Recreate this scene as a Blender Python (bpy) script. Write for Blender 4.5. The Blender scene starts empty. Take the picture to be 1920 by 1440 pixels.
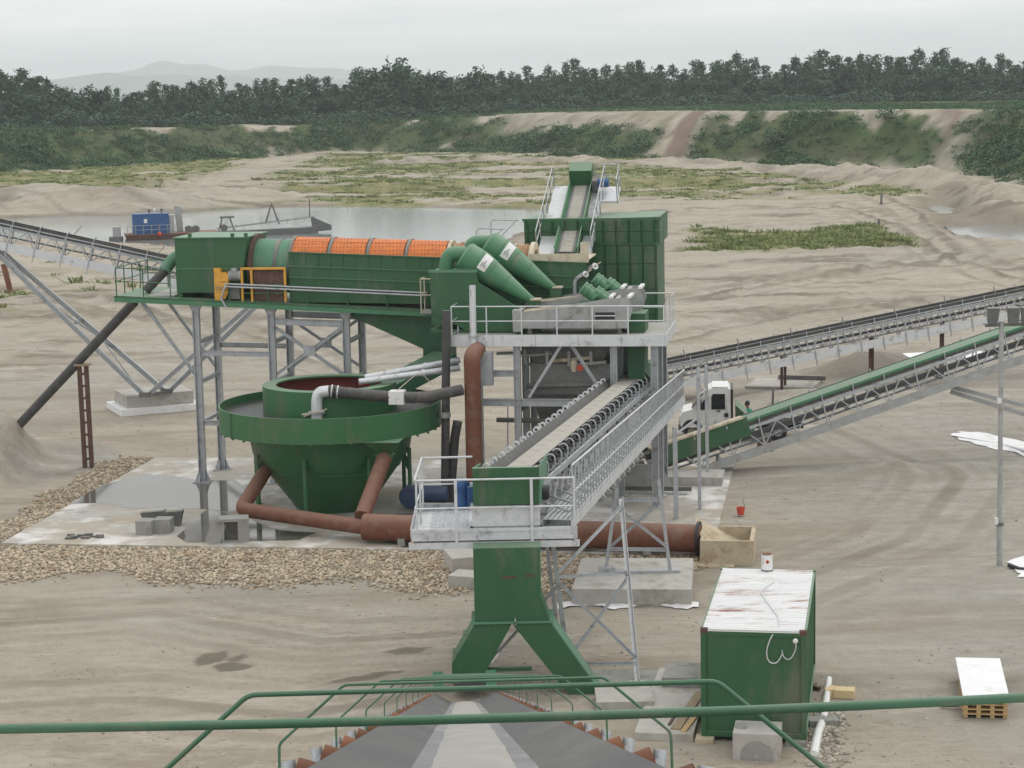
import bpy, bmesh, math, random
import numpy as np
from mathutils import Vector, Matrix
R = math.radians
random.seed(7); rng = np.random.default_rng(7)
sc = bpy.context.scene
col = sc.collection

# ------------------------------------------------------------------ camera
FPX, TILT, ROLL, EYE = 3800.0, math.atan(548 / 3800.0), 0.0206, 15.0
fw = Vector((0, math.cos(TILT), -math.sin(TILT)))
up0 = Vector((0, math.sin(TILT), math.cos(TILT))); rt0 = Vector((1, 0, 0))
rt = math.cos(ROLL) * rt0 - math.sin(ROLL) * up0
up = math.sin(ROLL) * rt0 + math.cos(ROLL) * up0
CAM = Vector((0, 0, EYE))
cd = bpy.data.cameras.new('camera'); cam = bpy.data.objects.new('camera', cd); col.objects.link(cam)
cd.sensor_width = 36; cd.lens = FPX / 1920 * 36; cd.clip_start = 0.1; cd.clip_end = 40000
cam.matrix_world = Matrix(((rt.x, up.x, -fw.x, 0), (rt.y, up.y, -fw.y, 0), (rt.z, up.z, -fw.z, EYE), (0, 0, 0, 1)))
sc.camera = cam
def ray(px, py): return fw + rt * ((px - 960) / FPX) + up * ((720 - py) / FPX)
def atY(px, py, Y): r = ray(px, py); return CAM + r * (Y / r.y)
def atZ(px, py, z=0.0): r = ray(px, py); return CAM + r * ((z - EYE) / r.z)

# ------------------------------------------------------------------ sky, sun, exposure
w = bpy.data.worlds.new('World'); sc.world = w; w.use_nodes = True
nt = w.node_tree; N = nt.nodes; L = nt.links
SUN_EL, SUN_AZ = R(58), R(35)      # sun veiled by cloud, beyond the plant to the right
bg = N['Background']; out = N['World Output']
sky = N.new('ShaderNodeTexSky'); sky.sky_type = 'NISHITA'; sky.sun_disc = False
sky.sun_elevation = SUN_EL; sky.sun_rotation = SUN_AZ; sky.air_density = 1.5; sky.dust_density = 3
tc = N.new('ShaderNodeTexCoord'); sep = N.new('ShaderNodeSeparateXYZ'); L.new(tc.outputs['Generated'], sep.inputs[0])
mx = N.new('ShaderNodeMath'); mx.operation = 'MAXIMUM'; mx.inputs[1].default_value = 0.0; L.new(sep.outputs['Z'], mx.inputs[0])
ad = N.new('ShaderNodeMath'); ad.operation = 'ADD'; ad.inputs[1].default_value = 0.06; L.new(mx.outputs[0], ad.inputs[0])
dx = N.new('ShaderNodeMath'); dx.operation = 'DIVIDE'; L.new(sep.outputs['X'], dx.inputs[0]); L.new(ad.outputs[0], dx.inputs[1])
dy = N.new('ShaderNodeMath'); dy.operation = 'DIVIDE'; L.new(sep.outputs['Y'], dy.inputs[0]); L.new(ad.outputs[0], dy.inputs[1])
cmb = N.new('ShaderNodeCombineXYZ'); L.new(dx.outputs[0], cmb.inputs[0]); L.new(dy.outputs[0], cmb.inputs[1])
nz = N.new('ShaderNodeTexNoise'); nz.inputs['Scale'].default_value = 0.55; nz.inputs['Detail'].default_value = 5; nz.inputs['Roughness'].default_value = 0.55
L.new(cmb.outputs[0], nz.inputs['Vector'])
cr = N.new('ShaderNodeValToRGB'); cr.color_ramp.elements[0].position = 0.3; cr.color_ramp.elements[1].position = 0.7
cr.color_ramp.elements[0].color = (8.7, 9.0, 9.1, 1); cr.color_ramp.elements[1].color = (12.5, 12.25, 11.85, 1)
L.new(nz.outputs['Fac'], cr.inputs['Fac'])
mixw = N.new('ShaderNodeMix'); mixw.data_type = 'RGBA'; mixw.inputs['Factor'].default_value = 0.9
L.new(sky.outputs[0], mixw.inputs['A']); L.new(cr.outputs[0], mixw.inputs['B'])
L.new(mixw.outputs['Result'], bg.inputs['Color']); bg.inputs['Strength'].default_value = 0.1
sd = bpy.data.lights.new('sun', 'SUN'); sd.energy = 0.75; sd.angle = R(25); sd.color = (1.0, 0.96, 0.9)
so = bpy.data.objects.new('sun', sd); col.objects.link(so)
so.rotation_euler = (R(90) - SUN_EL, 0, -SUN_AZ + math.pi)
so.rotation_euler = Vector((-math.sin(SUN_AZ) * math.cos(SUN_EL), -math.cos(SUN_AZ) * math.cos(SUN_EL), -math.sin(SUN_EL))).to_track_quat('-Z', 'Y').to_euler()
sc.view_settings.view_transform = 'Standard'; sc.view_settings.look = 'None'
sc.view_settings.exposure = 0.2; sc.view_settings.gamma = 1.0; sc.view_settings.use_curve_mapping = False
sc.render.engine = 'CYCLES'
sc.cycles.use_denoising = True
sc.cycles.max_bounces = 6; sc.cycles.diffuse_bounces = 3; sc.cycles.glossy_bounces = 2; sc.cycles.transmission_bounces = 2
sc.cycles.volume_bounces = 1; sc.cycles.transparent_max_bounces = 4; sc.cycles.caustics_reflective = False; sc.cycles.caustics_refractive = False
sc.cycles.use_adaptive_sampling = True; sc.cycles.adaptive_threshold = 0.02

# ------------------------------------------------------------------ materials
MATS = {}
def lin(c): return tuple(c) + (1.0,)
def mat(name, c1, c2=None, rough=0.7, metal=0.0, scale=3.0, stretch=(1, 1, 1), dirt=None, dirt_amt=0.0, dust=None, dust_amt=0.0,
        bump=0.0, bump_scale=30.0, spec=0.5, rnd=0.0, island=0.0):
    """procedural surface: two-tone noise, patchy dirt or rust, dust settled on upward faces, fine relief"""
    m = bpy.data.materials.new(name); m.use_nodes = True; n = m.node_tree.nodes; l = m.node_tree.links
    b = n['Principled BSDF']; b.inputs['Roughness'].default_value = rough; b.inputs['Metallic'].default_value = metal
    b.inputs['Specular IOR Level'].default_value = spec
    t = n.new('ShaderNodeTexCoord'); mp = n.new('ShaderNodeMapping'); mp.inputs['Scale'].default_value = stretch
    l.new(t.outputs['Object'], mp.inputs['Vector'])
    a = n.new('ShaderNodeTexNoise'); a.inputs['Scale'].default_value = scale; a.inputs['Detail'].default_value = 6; a.inputs['Roughness'].default_value = 0.6
    l.new(mp.outputs[0], a.inputs['Vector'])
    r = n.new('ShaderNodeMapRange'); r.inputs['From Min'].default_value = 0.3; r.inputs['From Max'].default_value = 0.7; l.new(a.outputs['Fac'], r.inputs['Value'])
    mxn = n.new('ShaderNodeMix'); mxn.data_type = 'RGBA'; mxn.inputs['A'].default_value = lin(c1); mxn.inputs['B'].default_value = lin(c2 or c1)
    l.new(r.outputs[0], mxn.inputs['Factor']); last = mxn.outputs['Result']
    if dirt:
        d = n.new('ShaderNodeTexNoise'); d.inputs['Scale'].default_value = scale * 0.6; d.inputs['Detail'].default_value = 9; d.inputs['Roughness'].default_value = 0.72
        l.new(mp.outputs[0], d.inputs['Vector'])
        dr = n.new('ShaderNodeMapRange'); dr.inputs['From Min'].default_value = 0.62 - dirt_amt * 0.25; dr.inputs['From Max'].default_value = 0.72 - dirt_amt * 0.15
        l.new(d.outputs['Fac'], dr.inputs['Value'])
        x = n.new('ShaderNodeMix'); x.data_type = 'RGBA'; x.inputs['B'].default_value = lin(dirt); l.new(last, x.inputs['A']); l.new(dr.outputs[0], x.inputs['Factor']); last = x.outputs['Result']
    if dust:
        g = n.new('ShaderNodeNewGeometry'); sp = n.new('ShaderNodeSeparateXYZ'); l.new(g.outputs['Normal'], sp.inputs[0])
        k = n.new('ShaderNodeMapRange'); k.inputs['From Min'].default_value = 0.25; k.inputs['From Max'].default_value = 0.95; k.inputs['To Max'].default_value = dust_amt
        l.new(sp.outputs['Z'], k.inputs['Value'])
        x = n.new('ShaderNodeMix'); x.data_type = 'RGBA'; x.inputs['B'].default_value = lin(dust); l.new(last, x.inputs['A']); l.new(k.outputs[0], x.inputs['Factor']); last = x.outputs['Result']
    if rnd:
        oi = n.new('ShaderNodeObjectInfo'); k = n.new('ShaderNodeMapRange'); k.inputs['To Min'].default_value = 1 - rnd; k.inputs['To Max'].default_value = 1 + rnd
        l.new(oi.outputs['Random'], k.inputs['Value'])
        h = n.new('ShaderNodeHueSaturation'); l.new(k.outputs[0], h.inputs['Value']); l.new(last, h.inputs['Color']); last = h.outputs[0]
    if island:
        ge = n.new('ShaderNodeNewGeometry'); k = n.new('ShaderNodeMapRange'); k.inputs['To Min'].default_value = 1 - island; k.inputs['To Max'].default_value = 1 + island
        l.new(ge.outputs['Random Per Island'], k.inputs['Value']); h = n.new('ShaderNodeHueSaturation'); l.new(k.outputs[0], h.inputs['Value']); l.new(last, h.inputs['Color']); last = h.outputs[0]
    l.new(last, b.inputs['Base Color'])
    if bump:
        bn = n.new('ShaderNodeTexNoise'); bn.inputs['Scale'].default_value = bump_scale; bn.inputs['Detail'].default_value = 4; l.new(t.outputs['Object'], bn.inputs['Vector'])
        bp = n.new('ShaderNodeBump'); bp.inputs['Strength'].default_value = bump; bp.inputs['Distance'].default_value = 0.02; l.new(bn.outputs['Fac'], bp.inputs['Height']); l.new(bp.outputs[0], b.inputs['Normal'])
    MATS[name] = m; return m
DUST = (0.36, 0.33, 0.27)
mat('green', (0.021, 0.088, 0.034), (0.03, 0.108, 0.044), 0.55, scale=1.2, stretch=(1, 1, 0.3), dirt=(0.11, 0.125, 0.085), dirt_amt=0.38, dust=(0.2, 0.29, 0.2), dust_amt=0.6, bump=0.05, bump_scale=8)
mat('green_tank', (0.025, 0.115, 0.041), (0.034, 0.135, 0.052), 0.5, scale=0.8, stretch=(1, 1, 0.25), dirt=(0.1, 0.13, 0.075), dirt_amt=0.38, dust=(0.2, 0.29, 0.2), dust_amt=0.7, bump=0.05, bump_scale=5)
mat('green_rail', (0.03, 0.098, 0.05), (0.042, 0.125, 0.064), 0.55, scale=7, dirt=(0.1, 0.12, 0.075), dirt_amt=0.5, dust=(0.12, 0.22, 0.14), dust_amt=0.5, bump=0.1, bump_scale=60)
mat('green_drum', (0.075, 0.2, 0.12), (0.1, 0.24, 0.15), 0.6, scale=1.5, dirt=(0.2, 0.22, 0.16), dirt_amt=0.3)
mat('green_light', (0.05, 0.17, 0.085), (0.065, 0.2, 0.1), 0.55, scale=2, dirt=(0.16, 0.2, 0.13), dirt_amt=0.2, dust=(0.24, 0.32, 0.23), dust_amt=0.5)
mat('galv', (0.36, 0.38, 0.4), (0.45, 0.468, 0.488), 0.5, 0.35, scale=5, dirt=(0.24, 0.245, 0.245), dirt_amt=0.3, dust=(0.42, 0.41, 0.38), dust_amt=0.3)
mat('galv_bright', (0.56, 0.58, 0.605), (0.66, 0.675, 0.695), 0.45, 0.4, scale=4, dirt=(0.33, 0.335, 0.335), dirt_amt=0.3, dust=(0.5, 0.49, 0.47), dust_amt=0.25)
mat('grating', (0.27, 0.29, 0.31), (0.52, 0.54, 0.57), 0.45, 0.4, scale=9, dirt=(0.2, 0.2, 0.2), dirt_amt=0.4)
mat('steel_dark', (0.11, 0.115, 0.115), (0.16, 0.16, 0.155), 0.65, 0.2, scale=4, dirt=(0.2, 0.18, 0.15), dirt_amt=0.3, dust=DUST, dust_amt=0.35)
mat('steel_mid', (0.17, 0.178, 0.175), (0.23, 0.235, 0.23), 0.6, 0.2, scale=4, dirt=(0.2, 0.18, 0.15), dirt_amt=0.3, dust=DUST, dust_amt=0.35)
mat('steel_grey', (0.3, 0.31, 0.31), (0.38, 0.385, 0.38), 0.6, 0.1, scale=3, dirt=(0.26, 0.24, 0.2), dirt_amt=0.35, dust=(0.46, 0.43, 0.36), dust_amt=0.4)
mat('concrete', (0.36, 0.345, 0.315), (0.45, 0.435, 0.4), 0.9, scale=2, dirt=(0.28, 0.26, 0.22), dirt_amt=0.4, bump=0.25, bump_scale=12)
mat('concrete_grey', (0.24, 0.24, 0.22), (0.31, 0.305, 0.285), 0.9, scale=3, dirt=(0.18, 0.17, 0.15), dirt_amt=0.4, bump=0.25, bump_scale=12)
mat('concrete_stained', (0.4, 0.34, 0.24), (0.5, 0.43, 0.31), 0.9, scale=2.5, dirt=(0.3, 0.22, 0.13), dirt_amt=0.45, bump=0.2)
mat('rust_pipe', (0.125, 0.046, 0.028), (0.185, 0.072, 0.042), 0.8, scale=2.2, dirt=(0.19, 0.115, 0.085), dirt_amt=0.45, dust=(0.25, 0.155, 0.115), dust_amt=0.55, bump=0.12)
mat('rust_bright', (0.12, 0.052, 0.03), (0.2, 0.082, 0.04), 0.85, scale=9, dirt=(0.11, 0.045, 0.03), dirt_amt=0.4, bump=0.15, rnd=0.3)
mat('rust_dark', (0.07, 0.04, 0.032), (0.12, 0.065, 0.05), 0.85, scale=6, dirt=(0.15, 0.09, 0.07), dirt_amt=0.4)
mat('rubber', (0.05, 0.05, 0.05), (0.08, 0.08, 0.078), 0.75, scale=3, dirt=(0.13, 0.125, 0.115), dirt_amt=0.35, dust=(0.15, 0.145, 0.135), dust_amt=0.45)
mat('belt_grey', (0.06, 0.062, 0.062), (0.09, 0.09, 0.088), 0.7, scale=1.5, stretch=(1, 0.15, 1), dirt=(0.12, 0.116, 0.105), dirt_amt=0.35, bump=0.05)
mat('belt_edge', (0.15, 0.15, 0.155), (0.2, 0.2, 0.205), 0.75, scale=2.5, stretch=(1, 0.2, 1), dirt=(0.33, 0.32, 0.3), dirt_amt=0.4)
mat('belt_sand', (0.29, 0.28, 0.258), (0.35, 0.338, 0.312), 0.95, scale=2.5, stretch=(1, 0.35, 1), dirt=(0.31, 0.29, 0.26), dirt_amt=0.3, bump=0.35, bump_scale=60)
mat('pale_tan', (0.34, 0.32, 0.28), (0.4, 0.38, 0.34), 0.9, scale=3, dirt=(0.27, 0.25, 0.21), dirt_amt=0.4)
mat('orange_mud', (0.28, 0.16, 0.085), (0.4, 0.25, 0.14), 0.85, scale=4, dirt=(0.34, 0.2, 0.1), dirt_amt=0.5)
mat('cream', (0.5, 0.44, 0.33), (0.6, 0.53, 0.41), 0.75, scale=4, dirt=(0.33, 0.25, 0.15), dirt_amt=0.4)
mat('yellow', (0.62, 0.3, 0.025), (0.7, 0.36, 0.05), 0.5, scale=4, dirt=(0.3, 0.2, 0.09), dirt_amt=0.35)
mat('blue', (0.018, 0.075, 0.21), (0.03, 0.1, 0.27), 0.5, scale=3, dirt=(0.1, 0.14, 0.2), dirt_amt=0.3, dust=(0.2, 0.25, 0.32), dust_amt=0.4)
mat('blue_dark', (0.012, 0.03, 0.075), (0.018, 0.042, 0.1), 0.55, scale=3, dust=(0.12, 0.14, 0.17), dust_amt=0.4)
mat('white', (0.66, 0.66, 0.65), (0.72, 0.72, 0.71), 0.5, scale=2, dirt=(0.5, 0.49, 0.46), dirt_amt=0.3)
mat('white_sheet', (0.7, 0.7, 0.71), (0.78, 0.78, 0.79), 0.6, scale=1.5, dirt=(0.58, 0.57, 0.54), dirt_amt=0.3)
mat('black', (0.014, 0.014, 0.016), (0.022, 0.022, 0.024), 0.6, scale=5, dust=(0.08, 0.08, 0.08), dust_amt=0.4)
mat('glass_dark', (0.012, 0.014, 0.016), (0.02, 0.022, 0.025), 0.08, scale=2, spec=0.9)
mat('wood', (0.42, 0.28, 0.13), (0.55, 0.39, 0.2), 0.85, scale=6, stretch=(0.4, 3, 3), dirt=(0.22, 0.15, 0.08), dirt_amt=0.35)
mat('wood_pale', (0.6, 0.46, 0.25), (0.68, 0.55, 0.33), 0.85, scale=5, stretch=(0.4, 3, 3))
mat('wood_grey', (0.25, 0.19, 0.13), (0.34, 0.26, 0.18), 0.9, scale=5, stretch=(3, 0.4, 3))
mat('red', (0.5, 0.06, 0.03), (0.56, 0.08, 0.04), 0.45, scale=5)
mat('red_interior', (0.14, 0.03, 0.025), (0.19, 0.045, 0.035), 0.8, scale=3)
mat('slurry', (0.045, 0.05, 0.05), (0.06, 0.064, 0.06), 0.35, scale=1.2)
mat('workwear', (0.012, 0.2, 0.105), (0.02, 0.25, 0.13), 0.85, scale=8)
mat('skin', (0.2, 0.11, 0.075), (0.24, 0.14, 0.1), 0.6, scale=8)
mat('hair', (0.012, 0.01, 0.009), (0.02, 0.017, 0.014), 0.7, scale=8)
mat('roof_white', (0.62, 0.62, 0.63), (0.72, 0.72, 0.72), 0.6, scale=1.2, stretch=(0.6, 4, 1), dirt=(0.26, 0.11, 0.065), dirt_amt=0.36, bump=0.1)
mat('bark', (0.07, 0.06, 0.05), (0.1, 0.085, 0.07), 0.9, scale=3)
mat('leaf_poplar', (0.03, 0.082, 0.042), (0.046, 0.108, 0.056), 0.6, scale=0.5, rnd=0.22, island=0.3)
mat('leaf_broad', (0.02, 0.062, 0.033), (0.034, 0.088, 0.046), 0.6, scale=0.35, rnd=0.22, island=0.3)
mat('leaf_bush', (0.024, 0.082, 0.026), (0.052, 0.118, 0.04), 0.7, scale=0.06, island=0.3)
mat('leaf_grass', (0.11, 0.17, 0.05), (0.24, 0.25, 0.1), 0.8, scale=0.12, island=0.35)
mat('hill_far', (0.06, 0.085, 0.07), (0.09, 0.11, 0.08), 1.0, scale=0.004)
mat('stone', (0.37, 0.305, 0.215), (0.46, 0.395, 0.3), 0.85, scale=2.2, dirt=(0.3, 0.2, 0.12), dirt_amt=0.4, island=0.42)
mat('pebble', (0.3, 0.27, 0.22), (0.42, 0.38, 0.32), 0.9, scale=2.0, dirt=(0.2, 0.16, 0.12), dirt_amt=0.4, island=0.35)
# orange polyurethane screen media with rows of apertures
m = mat('orange_mesh', (0.56, 0.135, 0.022), (0.64, 0.19, 0.036), 0.6, scale=5, dirt=(0.42, 0.13, 0.04), dirt_amt=0.45)
n_, l_ = m.node_tree.nodes, m.node_tree.links
wv = []
for ax in ('X', 'Z'):
    k = n_.new('ShaderNodeTexWave'); k.wave_type = 'BANDS'; k.bands_direction = ax; k.inputs['Scale'].default_value = 2.3; wv.append(k)
    l_.new(n_['Texture Coordinate'].outputs['Object'], k.inputs['Vector'])
mm = n_.new('ShaderNodeMath'); mm.operation = 'MULTIPLY'; l_.new(wv[0].outputs['Fac'], mm.inputs[0]); l_.new(wv[1].outputs['Fac'], mm.inputs[1])
gt = n_.new('ShaderNodeMapRange'); gt.inputs['From Min'].default_value = 0.45; gt.inputs['From Max'].default_value = 0.85; l_.new(mm.outputs[0], gt.inputs['Value'])
xx = n_.new('ShaderNodeMix'); xx.data_type = 'RGBA'; xx.inputs['B'].default_value = (0.22, 0.065, 0.02, 1)
bs = n_['Principled BSDF']; src = bs.inputs['Base Color'].links[0].from_socket
l_.new(src, xx.inputs['A']); l_.new(gt.outputs[0], xx.inputs['Factor']); l_.new(xx.outputs['Result'], bs.inputs['Base Color'])
# still water
m = bpy.data.materials.new('water'); m.use_nodes = True; MATS['water'] = m; n_, l_ = m.node_tree.nodes, m.node_tree.links
b = n_['Principled BSDF']; b.inputs['Base Color'].default_value = (0.2, 0.225, 0.222, 1); b.inputs['Roughness'].default_value = 0.12; b.inputs['IOR'].default_value = 1.33
t = n_.new('ShaderNodeTexCoord'); mp = n_.new('ShaderNodeMapping'); mp.inputs['Scale'].default_value = (0.35, 1.0, 1.0); l_.new(t.outputs['Object'], mp.inputs[0])
a = n_.new('ShaderNodeTexNoise'); a.inputs['Scale'].default_value = 1.1; a.inputs['Detail'].default_value = 4; l_.new(mp.outputs[0], a.inputs['Vector'])
bp = n_.new('ShaderNodeBump'); bp.inputs['Strength'].default_value = 0.18; bp.inputs['Distance'].default_value = 0.1; l_.new(a.outputs['Fac'], bp.inputs['Height']); l_.new(bp.outputs[0], b.inputs['Normal'])
m = bpy.data.materials.new('puddle_water'); m.use_nodes = True; MATS['puddle_water'] = m
b = m.node_tree.nodes['Principled BSDF']; b.inputs['Base Color'].default_value = (0.13, 0.12, 0.1, 1); b.inputs['Roughness'].default_value = 0.06; b.inputs['IOR'].default_value = 1.33

# ------------------------------------------------------------------ mesh builder and object helpers
I4 = Matrix.Identity(4)
V3 = Vector
class MB:
    def __init__(s): s.v = []; s.f = []
    def add(s, vs, fs):
        o = len(s.v); s.v += [tuple(p) for p in vs]; s.f += [tuple(i + o for i in q) for q in fs]; return s
    def hexa(s, p):      # 8 points: bottom 4 (ccw), top 4
        return s.add(p, [(3, 2, 1, 0), (4, 5, 6, 7), (0, 1, 5, 4), (1, 2, 6, 5), (2, 3, 7, 6), (3, 0, 4, 7)])
    def box(s, x0, x1, y0, y1, z0, z1):
        return s.hexa([(x0, y0, z0), (x1, y0, z0), (x1, y1, z0), (x0, y1, z0), (x0, y0, z1), (x1, y0, z1), (x1, y1, z1), (x0, y1, z1)])
    def _fr(s, p, q, up=None):
        d = (V3(q) - V3(p)); d.normalize()
        u_ = V3(up) if up is not None else (V3((0, 0, 1)) if abs(d.z) < 0.95 else V3((0, 1, 0)))
        a = d.cross(u_); a.normalize(); c = a.cross(d); return d, a, c
    def beam(s, p, q, w, h, up=None):
        p, q = V3(p), V3(q); d, a, c = s._fr(p, q, up); a = a * (w / 2); c = c * (h / 2)
        return s.hexa([p - a - c, p + a - c, q + a - c, q - a - c, p - a + c, p + a + c, q + a + c, q - a + c])
    def ibeam(s, p, q, w, h, t=0.02, up=None):
        p, q = V3(p), V3(q); d, a, c = s._fr(p, q, up); o = c * (h / 2 - t / 2)
        s.beam(p + o, q + o, w, t, up); s.beam(p - o, q - o, w, t, up); s.beam(p, q, t, h - 2 * t, up); return s
    def angle(s, p, q, w=0.07, t=0.01, up=None):
        p, q = V3(p), V3(q); d, a, c = s._fr(p, q, up)
        s.beam(p, q, w, t, up); s.beam(p - a * (w / 2) + c * (w / 2), q - a * (w / 2) + c * (w / 2), t, w, up); return s
    def rings(s, rs, cap0=True, cap1=True, closed=False):
        n = len(rs[0]); o = len(s.v)
        for r in rs: s.v += [tuple(p) for p in r]
        m = len(rs)
        for i in range(m - 1 + (1 if closed else 0)):
            a, b = o + i * n, o + ((i + 1) % m) * n
            for j in range(n): k = (j + 1) % n; s.f.append((a + j, a + k, b + k, b + j))
        if cap0 and not closed: s.f.append(tuple(o + j for j in reversed(range(n))))
        if cap1 and not closed: s.f.append(tuple(o + (m - 1) * n + j for j in range(n)))
        return s
    def tube(s, p, q, r, n=8, r2=None, cap=True):
        p, q = V3(p), V3(q); d, a, c = s._fr(p, q); r2 = r if r2 is None else r2
        an = [2 * math.pi * j / n for j in range(n)]
        return s.rings([[p + (a * math.cos(t) + c * math.sin(t)) * r for t in an], [q + (a * math.cos(t) + c * math.sin(t)) * r2 for t in an]], cap, cap)
    def path(s, pts, r, n=8, cap=True):
        pts = [V3(p) for p in pts]; rs = []; a = None
        rr = r if isinstance(r, (list, tuple)) else [r] * len(pts)
        for i, p in enumerate(pts):
            d = (pts[min(i + 1, len(pts) - 1)] - pts[max(i - 1, 0)]).normalized()
            if a is None: _, a, c = s._fr(p, p + d)
            else: a = (a - d * a.dot(d)).normalized()
            c = a.cross(d)
            rs.append([p + (a * math.cos(2 * math.pi * j / n) + c * math.sin(2 * math.pi * j / n)) * rr[i] for j in range(n)])
        return s.rings(rs, cap, cap)
    def lathe(s, o, ax, prof, n=32, closed=False, cap0=False, cap1=False):   # prof: (radius, distance along axis)
        o, ax = V3(o), V3(ax).normalized(); _, a, c = s._fr(o, o + ax)
        return s.rings([[o + ax * h + (a * math.cos(2 * math.pi * j / n) + c * math.sin(2 * math.pi * j / n)) * r for j in range(n)] for r, h in prof], cap0, cap1, closed)
    def prism(s, poly, vec):
        v = V3(vec); a = [V3(p) for p in poly]; return s.rings([a, [p + v for p in a]])
    def arc_pipe(s, pts, r, n=10, k=6):   # pipe with rounded bends
        return s.path(smooth(pts, k), r, n)
def smooth(pts, k=6, rad=0.35):
    pts = [V3(p) for p in pts]; o = [pts[0]]
    for i in range(1, len(pts) - 1):
        a, b, c = pts[i - 1], pts[i], pts[i + 1]; ra = min(rad, (a - b).length * .45); rc = min(rad, (c - b).length * .45)
        p, q = b + (a - b).normalized() * ra, b + (c - b).normalized() * rc
        for j in range(k + 1): t = j / k; o.append(p * (1 - t) ** 2 + b * 2 * t * (1 - t) + q * t * t)
    return o + [pts[-1]]

def mesh_of(mb, M=I4, sharp=35):
    me = bpy.data.meshes.new('mesh'); M3 = M.to_3x3()
    me.from_pydata([M3 @ V3(v) for v in mb.v], [], mb.f); me.validate()
    b = bmesh.new(); b.from_mesh(me); bmesh.ops.recalc_face_normals(b, faces=b.faces); b.to_mesh(me); b.free()
    me.shade_smooth(); me.set_sharp_from_angle(angle=R(sharp)); return me
def tag(o, label=None, cat=None, group=None, kind=None):
    if label: o['label'] = label
    if cat: o['category'] = cat
    if group: o['group'] = group
    if kind: o['kind'] = kind
    return o
ORG = {}
class Thing:
    """an Empty at the thing's base; parts are built in frame M and parented to it"""
    def __init__(s, name, label, cat, base, M=I4, group=None):
        s.o = bpy.data.objects.new(name, None); s.o.empty_display_size = 0.3; col.objects.link(s.o); s.M = M; s.org = M @ V3(base); s.o.location = s.org
        tag(s.o, label, cat, group)
    def part(s, name, mb, mt, parent=None, M=None, label=None, sharp=35):
        return s.rep(name, mb, mt, [(0, 0, 0)], parent, M, label, sharp)[0]
    def rep(s, name, mb, mt, offs, parent=None, M=None, label=None, sharp=35):
        M = M or s.M; me = mesh_of(mb, M, sharp); me.name = name; me.materials.append(MATS[mt]); r = []
        for of in offs:
            o = bpy.data.objects.new(name, me); col.objects.link(o)
            loc = M @ V3(of) - s.org
            if parent is not None and not isinstance(parent, list): o.parent = parent; o.location = loc - s.relloc(parent)
            elif isinstance(parent, list): p = parent[len(r)]; o.parent = p; o.location = loc - s.relloc(p)
            else: o.parent = s.o; o.location = loc
            if label: o['label'] = label
            r.append(o)
        return r
    def relloc(s, p):
        v = V3((0, 0, 0))
        while p is not None and p is not s.o: v += p.location; p = p.parent
        return v
def single(name, mb, mt, label=None, cat=None, M=I4, base=None, group=None, kind=None, sharp=35):
    """a thing that is one mesh, its origin at base"""
    base = V3(base) if base is not None else V3((0, 0, 0))
    k = MB(); k.f = mb.f; k.v = [tuple(V3(v) - base) for v in mb.v]
    me = mesh_of(k, M, sharp); me.name = name; me.materials.append(MATS[mt]); o = bpy.data.objects.new(name, me); col.objects.link(o); o.location = M @ base
    return tag(o, label, cat, group, kind)
def frame(p, q):       # local y runs from p to q, x horizontal to the right, z upward normal
    p, q = V3(p), V3(q); y = (q - p).normalized(); x = y.cross(V3((0, 0, 1))).normalized(); z = x.cross(y)
    return Matrix(((x.x, y.x, z.x, p.x), (x.y, y.y, z.y, p.y), (x.z, y.z, z.z, p.z), (0, 0, 0, 1))), (q - p).length
def np_mesh(name, verts, quads, mt, smooth_=False):
    me = bpy.data.meshes.new(name); nv, nq, k = len(verts), len(quads), quads.shape[1]
    me.vertices.add(nv); me.vertices.foreach_set('co', np.ascontiguousarray(verts, dtype=np.float32).ravel())
    me.loops.add(nq * k); me.loops.foreach_set('vertex_index', np.ascontiguousarray(quads, dtype=np.int32).ravel())
    me.polygons.add(nq); me.polygons.foreach_set('loop_start', np.arange(0, nq * k, k, dtype=np.int32)); me.polygons.foreach_set('loop_total', np.full(nq, k, dtype=np.int32))
    me.update(calc_edges=True); me.validate()
    if smooth_: me.shade_smooth()
    me.materials.append(MATS[mt]); return me
def link(name, me, loc=(0, 0, 0)):
    o = bpy.data.objects.new(name, me); col.objects.link(o); o.location = loc; return o

# ------------------------------------------------------------------ terrain
def vnoise(x, y, seed=0):
    xi = np.floor(x).astype(np.int64); yi = np.floor(y).astype(np.int64); fx = x - xi; fy = y - yi
    def h(a, b):
        n = (a * 374761393 + b * 668265263 + seed * 974634777) & 0xffffffff; n = ((n ^ (n >> 13)) * 1274126177) & 0xffffffff
        return ((n ^ (n >> 16)) & 0xffff) / 65535.0
    fx = fx * fx * (3 - 2 * fx); fy = fy * fy * (3 - 2 * fy)
    return (h(xi, yi) * (1 - fx) + h(xi + 1, yi) * fx) * (1 - fy) + (h(xi, yi + 1) * (1 - fx) + h(xi + 1, yi + 1) * fx) * fy
def fbm(x, y, o=4, seed=0, g=0.5):
    s = 0; a = 1; t = 0
    for i in range(o): s = s + a * vnoise(x * 2 ** i + 17.3 * i, y * 2 ** i - 9.1 * i, seed + i); t += a; a *= g
    return s / t * 2 - 1
def sstep(a, b, x): t = np.clip((x - a) / (b - a), 0, 1); return t * t * (3 - 2 * t)
def segdist(X, Y, P):
    d = np.full(X.shape, 1e9)
    for (ax, ay), (bx, by) in zip(P[:-1], P[1:]):
        ux, uy = bx - ax, by - ay; t = np.clip(((X - ax) * ux + (Y - ay) * uy) / (ux * ux + uy * uy), 0, 1)
        d = np.minimum(d, np.hypot(X - ax - t * ux, Y - ay - t * uy))
    return d
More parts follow.
